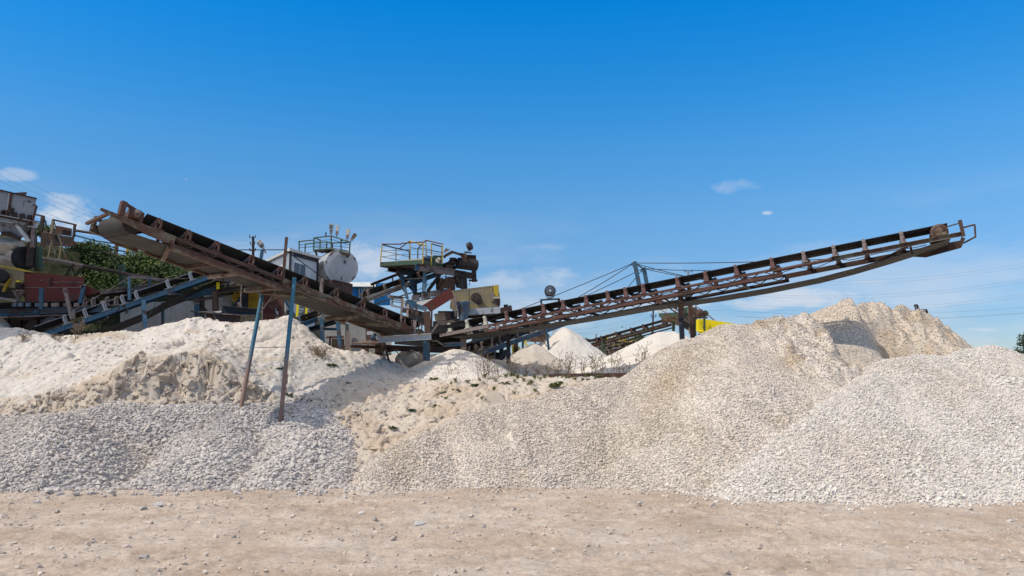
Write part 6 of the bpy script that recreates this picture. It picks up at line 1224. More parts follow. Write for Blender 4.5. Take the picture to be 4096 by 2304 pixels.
m = MB(); ry = [(43.6, 335), (43.9, 300), (44.8, 268), (46.0, 255), (47.5, 250)]
for (Y0, y0), (Y1, y1) in zip(ry[:-1], ry[1:]): m.hexa([G5(120, y0 + 8, Y0), G5(735, y0 + 8, Y0), G5(735, y1 + 8, Y1), G5(120, y1 + 8, Y1), G5(120, y0, Y0), G5(735, y0, Y0), G5(735, y1, Y1), G5(120, y1, Y1)])
m.build('roof', M['roofing'], BB)
LR = thing('fence_railing', 'thin railing with yellow post behind the small hopper', 'railing', G5(1180, 800, 40))
for x, mt in ((1080, 'rust_tan'), (1290, 'yellow')): bm(LR, 'rail_post', M[mt], G5(x, 565 if x > 1100 else 600, 36), G5(x, 760, 36), .11 if x > 1100 else .06, .04, up=(0, 1, 0))
for y in (545, 620, 660): pipe(LR, 'rail', M['wire'], [G5(1050, y - 15, 36), G5(1400, y + 30, 36)], .02)

# ------------------------------------------------------------------ right background
Fv = Conv('belt_conveyor', 'distant grey green conveyor rising right to the green platform', G4(-180, 640, 46), G4(1920, 60, 44), .8)
tF = Fv.t
Fv.rail(0, 1, 0, .14, .08, M['rust_tan'], 'C'); Fv.rail(0, 1, 1, .14, .08, M['rust'], 'C'); Fv.rail(0, 1.03, 1, .07, .07, M['rust_dark'], 'C', h0=-.22); Fv.belt(-.02, 1, .17, .24, M['belt'], seg=14)
Fv.idlers([tF(2380 + x / 6.587) for x in (55, 180, 575, 965, 1290, 1800)], .24, M['rust'], M['belt'], wb=.13, r=.045, hc=.18)
for x0, x1, y0, y1, Y in ((180, 195, 510, 1240, 45.5), (250, 300, 640, 1300, 47.5)): bm(Fv.root, 'leg', M['green'], G4(x0, y0, Y), G4(x1, y1, Y), .11, .11, 'I', up=(0, 1, 0))
Gv = Conv('belt_conveyor', 'lower distant conveyor whose head drum ends behind the smooth white heap', G4(-150, 890, 50), G4(1400, 600, 48), .8)
tG = Gv.t
Gv.rail(0, 1, 0, .17, .08, M['rust_dark'], 'C'); Gv.rail(0, 1, 1, .14, .08, M['rust'], 'C'); Gv.rail(0, .8, 1, .08, .08, M['grey_br'], 'C', h0=-.25); Gv.belt(0, 1, .17, .24, M['belt'], seg=12); Gv.idlers([tG(2380 + x / 6.587) for x in (300, 650, 1090)], .26, M['grey_br'], M['belt'], wb=.14, r=.045, hc=.18); Gv.pulley(.985, .10, .16, M['rust'], -.05, 1.05, 'head_drum')
for x in (370, 970, 130, 30): bm(Gv.root, 'leg', M['grey_br'], G4(x, 780, 49), G4(x, 1080, 49), .04)
bm(Gv.root, 'brace', M['grey_br'], G4(385, 600, 47.8), G4(300, 780, 47.8), .05); bm(Gv.root, 'brace', M['grey_br'], G4(370, 930, 49), G4(440, 1065, 49), .03)
XV = Conv('belt_conveyor', 'far black belted conveyor sloping down to the right behind the other two', G4(1280, 700, 54), G4(-400, 560, 52), .7)
XV.rail(0, 1, 0, .10, .06, M['grey_br'], 'C', h0=-.12); XV.rail(0, 1, 1, .3, .1, M['galv'], 'box', h0=-.05); XV.belt(0, 1, .12, .20, M['belt'], seg=8); XV.idlers([.22, .48, .9], .22, M['grey_br'], M['belt'], wb=.13, hc=.15)
GP = thing('drive_platform', 'distant green platform with thin yellow railings behind the tall posts', 'platform', G1(600, 1200, 42))
m = MB(); m.plate([G1(308, 858, 42), G1(605, 842, 41.6), G1(605, 900, 41.6), G1(310, 912, 42)], .1, (0, 1, 0)); m.plate([G1(680, 765, 41.6), G1(768, 755, 41.6), G1(768, 885, 41.6), G1(680, 890, 41.6)], .1, (0, 1, 0)); m.plate([G1(605, 850, 41.55), G1(770, 850, 41.55), G1(860, 870, 41.9), G1(860, 930, 41.9), G1(605, 900, 41.55)], .1, (0, 1, 0)); m.build('deck_edge', M['green'], GP)
m = MB(); m.hexa([G1(310, 912, 42), G1(860, 895, 41.6), G1(840, 960, 44.5), G1(390, 975, 44.5), G1(310, 900, 42), G1(860, 885, 41.6), G1(840, 950, 44.5), G1(390, 965, 44.5)]); m.build('deck', M['rust_tan'], GP)
m = MB(); m.hexa([G1(390, 985, 43), G1(640, 1010, 43), G1(900, 1000, 44), G1(600, 1060, 44), G1(360, 915, 42.6), G1(780, 905, 42.2), G1(940, 900, 44), G1(500, 940, 44.4)]); m.build('hopper_bottom', M['rust_tan'], GP)
for x, y0, y1 in ((305, 700, 858), (365, 750, 845), (420, 645, 840), (483, 680, 775), (570, 685, 835), (858, 745, 865), (725, 690, 750)): bm(GP, 'rail_post', M['yellow'], G1(x, y0, 42), G1(x, y1, 42), .035)
for pts, mt in (([(305, 698), (480, 685), (770, 670)], 'red'), ([(315, 700), (600, 800)], 'wire'), ([(395, 750), (420, 648), (510, 778)], 'red'), ([(365, 780), (580, 775)], 'yellow'), ([(310, 790), (420, 850)], 'wire'), ([(685, 690), (705, 755)], 'red')): pipe(GP, 'hand_rail', M[mt], [G1(x, y, 42) for x, y in pts], .016)
for x, y0, y1, w in ((540, 1000, 1145, .13), (885, 930, 1225, .13), (1040, 930, 1140, .09)): bm(GP, 'column', M['green'], G1(x, y0, 43), G1(x, y1, 43), w, .12, 'box', up=(0, 1, 0))
bm(GP, 'chute_leg', M['rust_dark'], G1(690, 1030, 42.5), G1(860, 1120, 42.5), .3, .3); bm(GP, 'base_beam', M['rust_dark'], G1(840, 935, 42.2), G1(1085, 930, 42.2), .15, .06); bm(GP, 'strut', M['navy'], G1(430, 630, 41), G1(605, 790, 41), .04); bm(GP, 'strut', M['grey_br'], G1(800, 1090, 41), G1(800, 1190, 41), .10, .04)
dr = MB(); dr.lathe(G1(920, 855, 41.8) + Vector((-.05, 0, .0)), (1, .3, 0), [(0, .10), (.03, .20), (.30, .22), (.34, .12)], 18); dr.box(G1(875, 830, 42), (.22, 0, 0), (0, .3, 0), (0, 0, .4)); dr.box(G1(960, 885, 42), (.5, 0, 0), (0, .3, 0), (0, 0, .15)); dr.build('drive_unit', M['rust'], GP)
m = MB(); m.lathe(G1(1030, 870, 42.3), (0, -1, 0), [(0, .17), (.3, .17)], 18); m.build('drum', M['green'], GP)
f2 = thing('floodlight', 'small dark floodlight beside the distant green platform', 'floodlight', G1(890, 800, 42)); m = MB(); m.lathe(G1(870, 695, 42), (.8, -.6, .1), [(0, .04), (.05, .12), (.16, .14), (.2, .12)], 20); m.build('housing', M['rust'], f2)
pipe(f2, 'stand', M['wire'], [G1(888, 735, 42), G1(900, 830, 42)], .02); pipe(f2, 'cable', M['wire'], [G1(900, 745, 42), G1(980, 800, 42), G1(1060, 870, 42)], .018)
for a in ([(1055, 843), (1205, 972)], [(1040, 850), (1190, 972)]): m = MB(); m.path([G1(x, y, 41.5) for x, y in a], .014, 6); tag(m.build('hand_rail', M['red']), 'thin red handrail running down above the yellow chute', 'handrail', 'red handrails above the yellow chute')
YC_ = thing('screen_chute', 'bright yellow sloping screen body behind the beige heap', 'screening machine', G1(1300, 1150, 40))
plate(YC_, 'side_plate', M['yellow_b'], L3(G1, [(940, 950), (1040, 952), (1500, 1020), (1880, 1090), (1700, 1130), (1400, 1160), (1130, 1150), (940, 1135)], 40), .5, (0, 1, 0))
plate(YC_, 'flange', M['yellow_b'], [G1(935, 1125, 39.9), G1(1130, 1140, 39.9), G1(1160, 1150, 39.6), G1(940, 1145, 39.6)], .1); bm(YC_, 'leg', M['green'], G1(1036, 930, 39.8), G1(1038, 1140, 39.8), .09, .09, up=(0, 1, 0)); bm(YC_, 'leg', M['navy'], G1(1038, 1140, 39.8), G1(1038, 1210, 39.8), .13, .13, 'I', up=(0, 1, 0)); bm(YC_, 'foot_beam', M['rust_dark'], G1(940, 1205, 39.6), G1(1070, 1215, 39.6), .12, .10)
m = MB()
for i in range(14): m.lathe(G1(960 + (i * 37) % 60 + (i // 5) * 30, 990 + (i * 29) % 110, 40), (0, -1, 0), [(0, .016), (.02, .012)], 6)
m.build('rivets', M['rust_dark'], YC_); pipe(YC_, 'hand_rail', M['red'], [G1(1640, 1036, 40), G1(1745, 1036, 40), G1(1765, 1060, 40)], .014)
DH = thing('belt_conveyor', 'small far conveyor head with an upright fork showing over the tan heap', 'conveyor', F8(1030, 960, 36))
for x0, y0, x1, y1, w, h in ((870, 912, 1100, 870, .06, .10), (940, 922, 1142, 905, .06, .30), (930, 900, 1130, 868, .08, .08), (1020, 825, 1040, 875, .05, .05), (1040, 822, 1060, 868, .07, .07), (1018, 826, 1045, 822, .08, .05), (1105, 868, 1125, 910, .10, .06)): bm(DH, 'frame_bar', M['rust_dark'], F8(x0, y0, 36), F8(x1, y1, 36), w, h)
m = MB(); m.lathe(F8(1045, 900, 36), (0, -1, 0), [(-.8, .15), (0, .17), (.05, .12), (.08, .04)], 18); m.build('head_drum', M['grey_br'], DH)

# power lines
def line(a, b, label, sag=.3, r=.014, group='power lines'): return wirebetween([a, b], r * .33, 'power_line', label, 'power line', M['line'], sag, group)
line(P(-200, 560, 34), P(620, 960, 36), 'uppermost power line sloping down at the upper left', .2); line(P(-200, 620, 34), P(560, 960, 36), 'second power line down from the top at the upper left', .2); line(P(-200, 600, 34.5), P(590, 955, 36.5), 'power line just above the second at the upper left', .2)
line(P(140, 832, 34), P(1000, 1115, 38), 'lowest power line running down behind the left conveyor head', .3)
line(P(760, 966, 40), F3(302, 262, 38), 'short line reaching the brown pole from the left at its top', .05, .012); line(P(700, 984, 40), F3(290, 322, 38), 'short line reaching the brown pole at its middle', .05, .012)
pl2 = F6(1487, 776, 62); pl3 = F6(1487, 690, 62)
for i, (a, b, w) in enumerate(((F6(530, 925, 90), pl3, 'highest'), (F6(560, 958, 90), F6(1462, 765, 62), 'second'), (F6(570, 968, 90), F6(1505, 775, 62), 'third'), (F6(590, 975, 80), F6(1480, 835, 62), 'lowest'))): line(a, b, w + ' of four thin lines left of the slim right pole', .4, .022)
line(F6(1520, 990, 62), F6(1650, 1050, 60), 'short stay wire right of the slim right pole', .02, .02); line(pl3, G1(1500, 800, 62), 'thin line from the slim pole top to the right', .1, .018)
for i, (y0, y1, n_) in enumerate(((610, 450, 'highest'), (632, 478, 'second highest'), (733, 590, 'third'), (752, 618, 'fourth'), (835, 722, 'fifth'), (862, 748, 'sixth'), (900, 850, 'seventh'), (942, 898, 'eighth'), (948, 906, 'lowest'))):
    line(F8(-560, y0 - 18, 75), F8(2100, y1 - 14, 75), n_ + ' of the long lines crossing the sky at right', .9 if i < 6 else .5, .020 if i < 6 else .028, 'long power lines at right')
line(F8(1400, 1235, 60), F8(2020, 1225, 60), 'single dark line beside the tree at the far right', .0, .03, 'long power lines at right')
line(F3(1350, 565, 34), F4(190, 580, 36), 'thin sagging wire from the silver tank down to the blue building roof', .25, .012)
line(P(2400, 1140 + 25, 70), P(1990, 1205, 80), 'faint line left of the round floodlight', .2, .014)
bd = thing('bird', 'tiny white bird gliding high in the sky at left', 'bird', P(744, 717, 190))
c_ = P(744, 717, 190); m = MB(); m.lathe(c_ + Vector((-.16, .0, -.02)), (1, .1, 0), [(0, .01), (.08, .05), (.22, .065), (.36, .04), (.44, .01)], 10); m.build('body', M['plastic_w'], bd)
for sg in (-1, 1): m = MB(); m.plate([c_ + Vector((-.06, 0, 0)), c_ + Vector((.10, 0, 0)), c_ + Vector((sg * .30 + .04, -.1, .04)), c_ + Vector((sg * .52, -.1, .12)), c_ + Vector((sg * .30 - .05, -.1, .05))], .012); m.build('wing', M['plastic_w'], bd)

# ------------------------------------------------------------------ far left: hillside, bins, chutes
def leafm(name, c1, c2, rough=0.6):
    m, nt, b = new_mat(name, rough); g = nt.nodes.new('ShaderNodeNewGeometry'); v = coords(nt); n = noise(nt, v, 1.2, 4)
    c = mix(nt, g.outputs['Random Per Island'], c1, c2); c = mix(nt, 1.0, c, ramp(nt, n, [(0.3, 0.65), (0.7, 1.2)]), 'MULTIPLY'); nt.links.new(c, b.inputs['Base Color']); return m
M['leaf_d'] = leafm('dark_maple_leaves', (0.025, 0.05, 0.014), (0.08, 0.125, 0.03)); M['leaf_m'] = leafm('green_maple_leaves', (0.05, 0.10, 0.02), (0.15, 0.19, 0.045))
M['leaf_y'] = leafm('yellow_green_leaves', (0.10, 0.12, 0.02), (0.30, 0.24, 0.03)); M['leaf_o'] = leafm('autumn_yellow_leaves', (0.38, 0.24, 0.02), (0.55, 0.40, 0.04)); M['leaf_pale'] = leafm('grey_green_leaves', (0.09, 0.16, 0.10), (0.18, 0.25, 0.17))
M['dry'] = leafm('dry_brown_stalks', (0.14, 0.10, 0.06), (0.30, 0.22, 0.14)); M['weed'] = leafm('olive_weed_leaves', (0.12, 0.15, 0.05), (0.27, 0.27, 0.10)); M['bark'] = leafm('brown_bark', (0.05, 0.035, 0.025), (0.08, 0.06, 0.045))
hm, hnt, hb = new_mat('overgrown_dark_soil', 0.95); hv = coords(hnt); hn = noise(hnt, hv, 2.0, 8, 0.7); hnt.links.new(ramp(hnt, hn, [(0.35, (0.018, 0.018, 0.012)), (0.52, (0.035, 0.045, 0.018)), (0.66, (0.09, 0.075, 0.055))]), hb.inputs['Base Color']); bump(hnt, hb, hn, 0.8, 0.1); M['hill'] = hm
def hill_top(x): return np.interp(x, [-40, -22, -18.5, -14, -11.2, -9.0, -7.5], [9.0, 8.3, 7.6, 6.75, 6.2, 4.5, 2.0])
def hill_z(x, y):
    t = hill_top(x); k = sst(y, 30.2, 34.2); return np.where(y < 30.2, 1.6, 1.6) * (1 - k) + t * k + 0.18 * fbm(x * .9, y * .9, 4, 303) * k
xs = np.arange(-42, -7, 0.25); ys = np.arange(29.6, 60, 0.25); X, Y = np.meshgrid(xs, ys); V, Fq = grid_mesh_arrays(xs, ys, hill_z(X, Y)); hl = np_mesh('hillside', V, Fq, None, M['hill']); tag(hl, 'dark overgrown hillside behind the machinery at left', kind='structure')
def leaf_cloud(center, rad, n, size, seed, droop=0.3, shell=0.45):
    r = np.random.RandomState(seed); d = r.randn(n, 3); d /= np.linalg.norm(d, axis=1)[:, None]
    rr = (shell + (1 - shell) * r.rand(n)**0.5)[:, None]; nz = 1 + 0.30 * np.sin(d[:, :1] * 5 + seed) * np.cos(d[:, 1:2] * 4 + seed) + 0.16 * r.randn(n, 1)
    p = d * rr * nz * np.array(rad) + np.array(center)
    a = r.randn(n, 3); a[:, 2] *= .5; a /= np.linalg.norm(a, axis=1)[:, None]; b = np.cross(a, d + 0.6 * r.randn(n, 3)); b /= (np.linalg.norm(b, axis=1)[:, None] + 1e-9)
    s = (size * (0.6 + 0.8 * r.rand(n)))[:, None]; c = np.cross(a, b)
    V = np.stack([p - a * s * .5, p + b * s * .32 + c * s * .08, p + a * s * .55 - c * s * .1, p - b * s * .32 + c * s * .08], 1).reshape(-1, 3)
    F = np.arange(n * 4).reshape(n, 4); return V, F
def bush(name, label, cat, base, clouds, size, mat, seed, trunk=None, group=None, bark='bark'):
    """clouds: [(dx, dz, dy, rx, ry, rz, n)] relative to base"""
    root = thing(name, label, cat, base, group); VV = []; FF = []; o = 0; base = Vector(base)
    for i, (dx, dy, dz, rx, ry, rz, n) in enumerate(clouds):
        v, f = leaf_cloud((base.x + dx, base.y + dy, base.z + dz), (rx, ry, rz), n, size, seed + i * 7); VV.append(v); FF.append(f + o); o += len(v)
    V = np.concatenate(VV) - np.array(base); me_o = np_mesh('foliage', V, np.concatenate(FF), None, M[mat], smooth=False); me_o.parent = root
    m = MB()
    for (dx, dy, dz, rx, ry, rz, n) in clouds:
        q = base + Vector((dx, dy, dz - rz * .2)); mid = base.lerp(q, .5) + Vector((dx * .1, 0, rz * .15)); k = .02 + .02 * rx if trunk is None else trunk
        m.tube(base + Vector((0, 0, -.15)), mid, k, 7, k * .7); m.tube(mid, q, k * .7, 6, k * .3)
        for j in range(4):
            a = j * 1.7 + seed; m.tube(mid.lerp(q, .3 + .2 * j), q + Vector((rx * .6 * math.cos(a), ry * .6 * math.sin(a), rz * (.5 - .25 * j))), k * .35, 5, k * .12)
    m.build('stem' if trunk is None else 'trunk', M[bark], root); return root
def hz(px, Y): x = P(px, 1400, Y).x; return x, float(hill_z(np.array([x]), np.array([Y]))[0])
bl = [(F1, 735, 700, 31.6, 1.3, .72, 'leaf_d', 'large dark leafed bush on the hillside above the red panel'), (F1, 1180, 705, 32.2, 1.4, .50, 'leaf_m', 'leafy bush under the left conveyor head, tips against the sky'), (F1, 850, 880, 30.4, 1.2, .6, 'leaf_m', 'low green bush above the grey horizontal beam'),
      (F1, 960, 770, 31.5, .9, .4, 'leaf_d', 'dark bush between the two large hillside bushes'), (F1, 560, 740, 31.2, .8, .55, 'leaf_d', 'dark bush beside the yellow ladders'), (F2, 1270, 700, 32.8, 1.0, .42, 'leaf_y', 'yellowish bush at the right end of the hillside'),
      (F1, 745, 585, 33.6, .9, .28, 'leaf_m', 'small sunlit bush tips at the hill edge behind the large dark bush'), (F1, 1230, 640, 33.6, .6, .3, 'leaf_m', 'small bush tips over the slab edge under the conveyor head'), (F1, 375, 440, 34.6, .45, .35, 'leaf_m', 'small bush against the sky between the two railings'), (F1, 305, 430, 34.8, .3, .25, 'leaf_m', 'little bush beside the white bin against the sky'), (F1, 980, 900, 30.6, 1.0, .5, 'leaf_d', 'dark bush low behind the blue stay post'), (F1, 1380, 800, 31.6, 1.1, .4, 'leaf_d', 'dark bush below the brown slab edge')]
for i, (Fq_, x, y, Y, rx, rz, mt, lab) in enumerate(bl):
    c = Fq_(x, y, Y); n = int(2500 * rx * max(rz, .4) / 1.0); dr = rx / 2
    bush('bush', lab, 'bush', (c.x, Y, c.z - rz - .1), [(-dr, 0, rz * .9, rx * .6, .6, rz * .75, n // 3), (dr * .9, .1, rz * .95, rx * .55, .6, rz * .7, n // 3), (0, .1, rz * 1.35, rx * .6, .6, rz * .75, n // 3), (dr * .2, -.2, rz * .5, rx * .8, .6, rz * .5, n // 3)], .115, mt, 50 + i * 11)
# slab edge and railing along the hill
SE = MB(); SE.path([F1(330, 470, 33.2), F1(690, 605, 33.5), F1(870, 652, 33.6), F1(1040, 690, 33.7), F1(1450, 748, 33.8), F2(1380, 690, 34)], .14, 6); tag(SE.build('slab_edge', M['rust_dark']), 'long dark slab edge along the top of the hillside', 'slab')
HR = thing('hill_railing', 'long thin railing with rusty and yellow posts along the hill edge', 'railing', F1(960, 660, 34.2))
for x0, y0, x1, y1, mt, w in ((975, 525, 957, 660, 'rust_red', .13), (1063, 545, 1053, 690, 'yellow', .11), (1222, 595, 1218, 650, 'grey_br', .13), (1360, 642, 1350, 728, 'yellow', .08), (620, 415, 612, 515, 'rust_dark', .09)): bm(HR, 'rail_post', M[mt], F1(x0, y0, 34.2), F1(x1, y1, 34.2), w, w * .7)
pipe(HR, 'top_rail', M['rust_dark'], [F1(615, 458, 34.2), F1(760, 480, 34.2), F1(980, 525, 34.2)], .055); pipe(HR, 'top_rail', M['wire'], [F1(980, 525, 34.2), F1(1180, 590, 34.3), F1(1460, 672, 34.4)], .02)
for a in ([(615, 498), (790, 545), (980, 572), (1200, 610), (1460, 682)], [(615, 553), (860, 600), (1060, 640)], [(1060, 640), (1350, 690), (1460, 715)]): pipe(HR, 'mid_rail', M['wire'], [F1(x, y, 34.2) for x, y in a], .028)
pipe(HR, 'loose_wire', M['wire'], [F1(1130, 640, 34), F1(1150, 590, 34), F1(1230, 600, 34), F1(1240, 640, 34)], .012)
LG = thing('landing', 'dark brown steel landing with black railing left of the bushes', 'landing', F1(480, 600, 31))
m = MB(); m.hexa([F1(335, 590, 31), F1(612, 592, 31), F1(612, 592, 33), F1(335, 590, 33), F1(335, 475, 31), F1(615, 515, 31), F1(615, 515, 33), F1(335, 475, 33)]); m.build('side_plates', M['rust_dark'], LG)
bm(LG, 'rail_post', M['yellow_d'], F1(442, 368, 30.9), F1(424, 488, 30.9), .09, .06); bm(LG, 'rail_post', M['rust_dark'], F1(618, 414, 30.9), F1(608, 512, 30.9), .07, .06); bm(LG, 'top_rail', M['rust_dark'], F1(440, 370, 30.9), F1(632, 414, 30.9), .07, .06)
bm(LG, 'rail_post', M['rust_dark'], F1(357, 338, 31.2), F1(338, 470, 31.2), .13, .08); bm(LG, 'top_rail', M['rust_dark'], F1(285, 325, 31.2), F1(360, 342, 31.2), .07, .06); bm(LG, 'mid_rail', M['wire'], F1(272, 377, 31.2), F1(345, 390, 31.2), .03, .03); pipe(LG, 'stay', M['rust_dark'], [F1(360, 345, 31.2), F1(400, 470, 31.2)], .03); pipe(LG, 'stay', M['rust_dark'], [F1(443, 372, 30.9), F1(462, 430, 30.9)], .02)
m = MB(); m.hexa([F1(450, 486, 31.1), F1(584, 508, 31.1), F1(594, 508, 32), F1(480, 486, 32), F1(462, 420, 31.1), F1(592, 444, 31.1), F1(596, 444, 32), F1(480, 420, 32)]); tag(m.build('steel_box', M['rust_red']), 'red brown steel box standing on the dark landing', 'box')
LD = thing('ladder', 'pair of thin yellow and grey ladder rails leaning on the dark landing', 'ladder', F1(500, 720, 30))
for x0, y0, x1, y1, mt, w in ((430, 540, 398, 685, 'yellow_d', .045), (512, 560, 488, 695, 'yellow_d', .045), (410, 495, 462, 660, 'rust_tan', .05), (480, 490, 558, 720, 'rust_tan', .05)): bm(LD, 'side_rail', M[mt], F1(x0, y0, 29.8), F1(x1, y1, 29.8), w, .04)
for y in (590, 635): bm(LD, 'rung', M['grey_br'], F1(395, y, 29.9), F1(450, y + 4, 29.9), .04, .03)
PK = MB(); PK.path([F1(320, 690, 29.2), F1(500, 715, 29.2), F1(690, 755, 29.2)], .075, 8); tag(PK.build('plank', M['grey_br']), 'pale timber plank lying across the dark hillside', 'plank')
PK = MB(); PK.path([F1(690, 755, 29.0), F1(960, 800, 28.8), F1(1070, 828, 28.6), F1(1240, 852, 28.6)], .065, 8); tag(PK.build('pipe', M['rust_dark']), 'dark pipe running right from the pale plank behind the blue stay post', 'pipe')
PK = MB(); PK.beam(F1(1070, 838, 26.2), F1(1245, 855, 27.0), .09, .10, 'L'); PK.beam(F1(1240, 850, 27), F1(1450, 905, 28), .09, .10); tag(PK.build('beam', M['grey_br']), 'grey angle beam on top of the blue stay posts', 'beam')
for x, y0, y1, Y, w, lab in ((1005, 745, 945, 29, .24, 'thick green column behind the blue stay post'), (308, 600, 790, 26.6, .28, 'teal green column right of the grey boulders')): m = MB(); m.tube(F1(x, y0, Y), F1(x + 10, y1, Y), w / 2, 14); tag(m.build('column', M['green']), lab, 'column')
# grey bin with its stand
GB = thing('storage_bin', 'large dented grey steel bin on a white frame at the far left', 'bin', G8(300, 1000, 25))
def exbox(F, pts, Y, depth, name, mat, root): m = MB(); m.plate([F(x, y, Y) for x, y in pts], depth, (-.68, 1, 0) if depth > .5 else (0, 1, 0)); return m.build(name, mat, root)
exbox(G8, [(-300, 240), (20, 297), (705, 457), (665, 760), (620, 940), (-300, 720)], 25, 2.0, 'body', M['greybin'], GB)
bm(GB, 'rim', M['rust_dark'], G8(-300, 232, 24.97), G8(20, 295, 24.97), .05, .04); bm(GB, 'rim', M['rust_dark'], G8(20, 295, 24.97), G8(708, 455, 24.97), .05, .04); bm(GB, 'edge_post', M['rust_red'], G8(222, 335, 24.95), G8(155, 735, 24.95), .05, .04); bm(GB, 'edge_post', M['rust_red'], G8(710, 590, 24.95), G8(620, 935, 24.95), .05, .05); bm(GB, 'edge_post', M['galv'], G8(178, 360, 24.95), G8(140, 700, 24.95), .05, .02)
pipe(GB, 'handle', M['rust_red'], [G8(635, 605, 24.9), G8(645, 568, 24.9), G8(690, 580, 24.9), G8(690, 640, 24.9)], .014)
plate(GB, 'flap', M['pink'], L3(G8, [(275, 342), (510, 328), (490, 402)], 25.6), .03, (0, 1, 0)); bm(GB, 'sill', M['rust_dark'], G8(-200, 745, 24.9), G8(600, 905, 24.9), .12, .10); bm(GB, 'main_beam', M['white_m'], G8(-200, 790, 24.9), G8(710, 965, 24.9), .14, .20, 'C', t=.02)
for x, y in ((215, 690), (275, 780), (425, 800), (570, 830), (60, 740), (110, 735)): m = MB(); m.box(G8(x, y, 24.93), (.14, 0, 0), (0, .05, 0), (0, 0, .18)); m.build('clamp', M['rust_dark'], GB)
plate(GB, 'hopper_side', M['greybin'], L3(G8, [(-200, 850), (0, 890), (330, 950), (555, 1005), (405, 1220), (190, 1130), (-200, 1080)], 25.2), .04, (0, 1, 0)); bm(GB, 'brace', M['white_m'], G8(320, 950, 24.85), G8(560, 1290, 24.85), .12, .08); bm(GB, 'brace', M['grey_br'], G8(545, 1010, 25.1), G8(420, 1190, 25.1), .09, .06); bm(GB, 'brace', M['grey_br'], G8(490, 1130, 25.3), G8(590, 1270, 25.3), .06, .05)
bm(GB, 'leg', M['grey_br'], G8(665, 960, 25), G8(625, 1400, 25), .12, .10, 'C', up=(0, 1, 0)); bm(GB, 'leg', M['rust_dark'], G7(470, 0, 25.2), G7(440, 420, 25.2), .22, .16, 'I', up=(0, 1, 0)); plate(GB, 'skirt', M['rust_dark'], L3(G8, [(20, 1090), (190, 1090), (400, 1220), (390, 1280), (200, 1200), (20, 1160)], 25.1), .03, (0, 1, 0)); plate(GB, 'skirt', M['rust_dark'], L3(G8, [(540, 1000), (690, 1000), (640, 1260), (560, 1260), (480, 1110)], 26.2), .03, (0, 1, 0))
bk = thing('chalk_boulders', 'heap of pale broken chalk blocks spilling below the grey bin', 'boulders', G7(120, 420, 25.4))
for i, (x, y, sx, sz_) in enumerate(((60, 120, .85, .6), (170, 190, .75, .5), (90, 260, 1.0, .45), (220, 260, .5, .35), (60, 350, .95, .55), (190, 370, .75, .45), (280, 150, .25, .18), (300, 330, .3, .3), (-100, 200, 1, .9), (-100, 360, 1, .5))):
    c = G7(x, y, 25.5 + (i % 3) * .12); v = PV[(i * 3) % 16] * np.array([sx * .62, .5, sz_ * .75]); o = np_mesh('boulder', v + np.array(c) - np.array(bk.location), None, PF, M['gravel_tan']); o.parent = bk
ty = MB(); ax_ = Vector((.9, -.4, 0)); ty.lathe(G7(350, 300, 25.3), ax_, [(-.12, .22), (-.12, .33), (-.08, .38), (.08, .38), (.12, .33), (.12, .22)], 26); tag(ty.build('tyre', M['belt']), 'dark worn tyre standing right of the chalk blocks', 'tyre')
# yellow screen at far left
YS2 = thing('vibrating_screen', 'grimy yellow screening box at the far left edge below the chalk blocks', 'screening machine', G7(150, 900, 24.6))
exbox(G7, [(-250, 350), (0, 402), (300, 455), (525, 515), (350, 520), (345, 640), (250, 742), (0, 690), (-250, 700)], 24.6, .05, 'side_plate', M['yellow_d'], YS2); plate(YS2, 'edge_flange', M['yellow'], [G7(0, 400, 24.58), G7(300, 452, 24.58), G7(525, 512, 24.58), G7(360, 492, 24.58), G7(0, 425, 24.58)], .02, (0, 1, 0))
bm(YS2, 'strut', M['yellow'], G7(145, 590, 24.5), G7(50, 785, 24.5), .09, .05); m = MB(); m.lathe(G7(40, 570, 24.5), (.3, -1, 0), [(0, .2), (.2, .22), (.25, .19), (.26, .1)], 22); m.build('motor', M['belt'], YS2); spring(G7, 268, 655, 745, 24.45, .06, M['rust_dark']) if False else None
m = MB(); m.coil(G7(268, 745, 24.45), G7(268, 655, 24.45), .075, .018, 6, 72); m.build('coil_spring', M['rust_dark'], YS2); bm(YS2, 'spring_cap', M['yellow_b'], G7(250, 640, 24.45), G7(292, 640, 24.45), .12, .06); bm(YS2, 'ledge', M['grey_br'], G7(190, 775, 24.4), G7(340, 770, 24.4), .15, .03); plate(YS2, 'base_plate', M['rust_dark'], L3(G7, [(-200, 690), (0, 700), (240, 745), (250, 880), (0, 870), (-200, 870)], 24.65), .05, (0, 1, 0))
m = MB(); m.plate([G7(190, 780, 24.5), G7(345, 775, 24.5), G7(250, 930, 24.5)], .05, (0, 1, 0)); m.build('gusset', M['grey_br'], YS2); bm(YS2, 'frame_pipe', M['grey_br'], G7(-200, 840, 24.4), G7(250, 925, 24.4), .10, .08)
# red panel box
RP = thing('transfer_chute', 'long dark red sheet steel chute side with thin pale seams, left of the blue conveyor', 'chute', G7(780, 930, 24.6))
exbox(G7, [(352, 498), (1212, 572), (1205, 890), (1100, 905), (372, 930)], 24.6, .04, 'side_sheet', M['red'], RP); exbox(F1, [(690, 905), (830, 965), (720, 1000), (690, 990)], 24.9, .03, 'end_sheet', M['red'], RP)
exbox(G7, [(296, 660), (352, 640), (368, 930), (330, 800)], 24.7, .03, 'end_sheet', M['rust_red'], RP)
for pts in ([(365, 722), (640, 730), (1190, 722)], [(585, 618), (620, 620)], [(745, 640), (800, 655), (890, 645), (1205, 650)]): pipe(RP, 'seam', M['grey_br'], [G7(x, y, 24.58) for x, y in pts], .010)
bm(RP, 'latch', M['rust_dark'], G7(742, 575, 24.55), G7(725, 695, 24.55), .05, .04); bm(RP, 'latch', M['rust_red'], G7(1040, 615, 24.55), G7(1040, 680, 24.55), .10, .03)
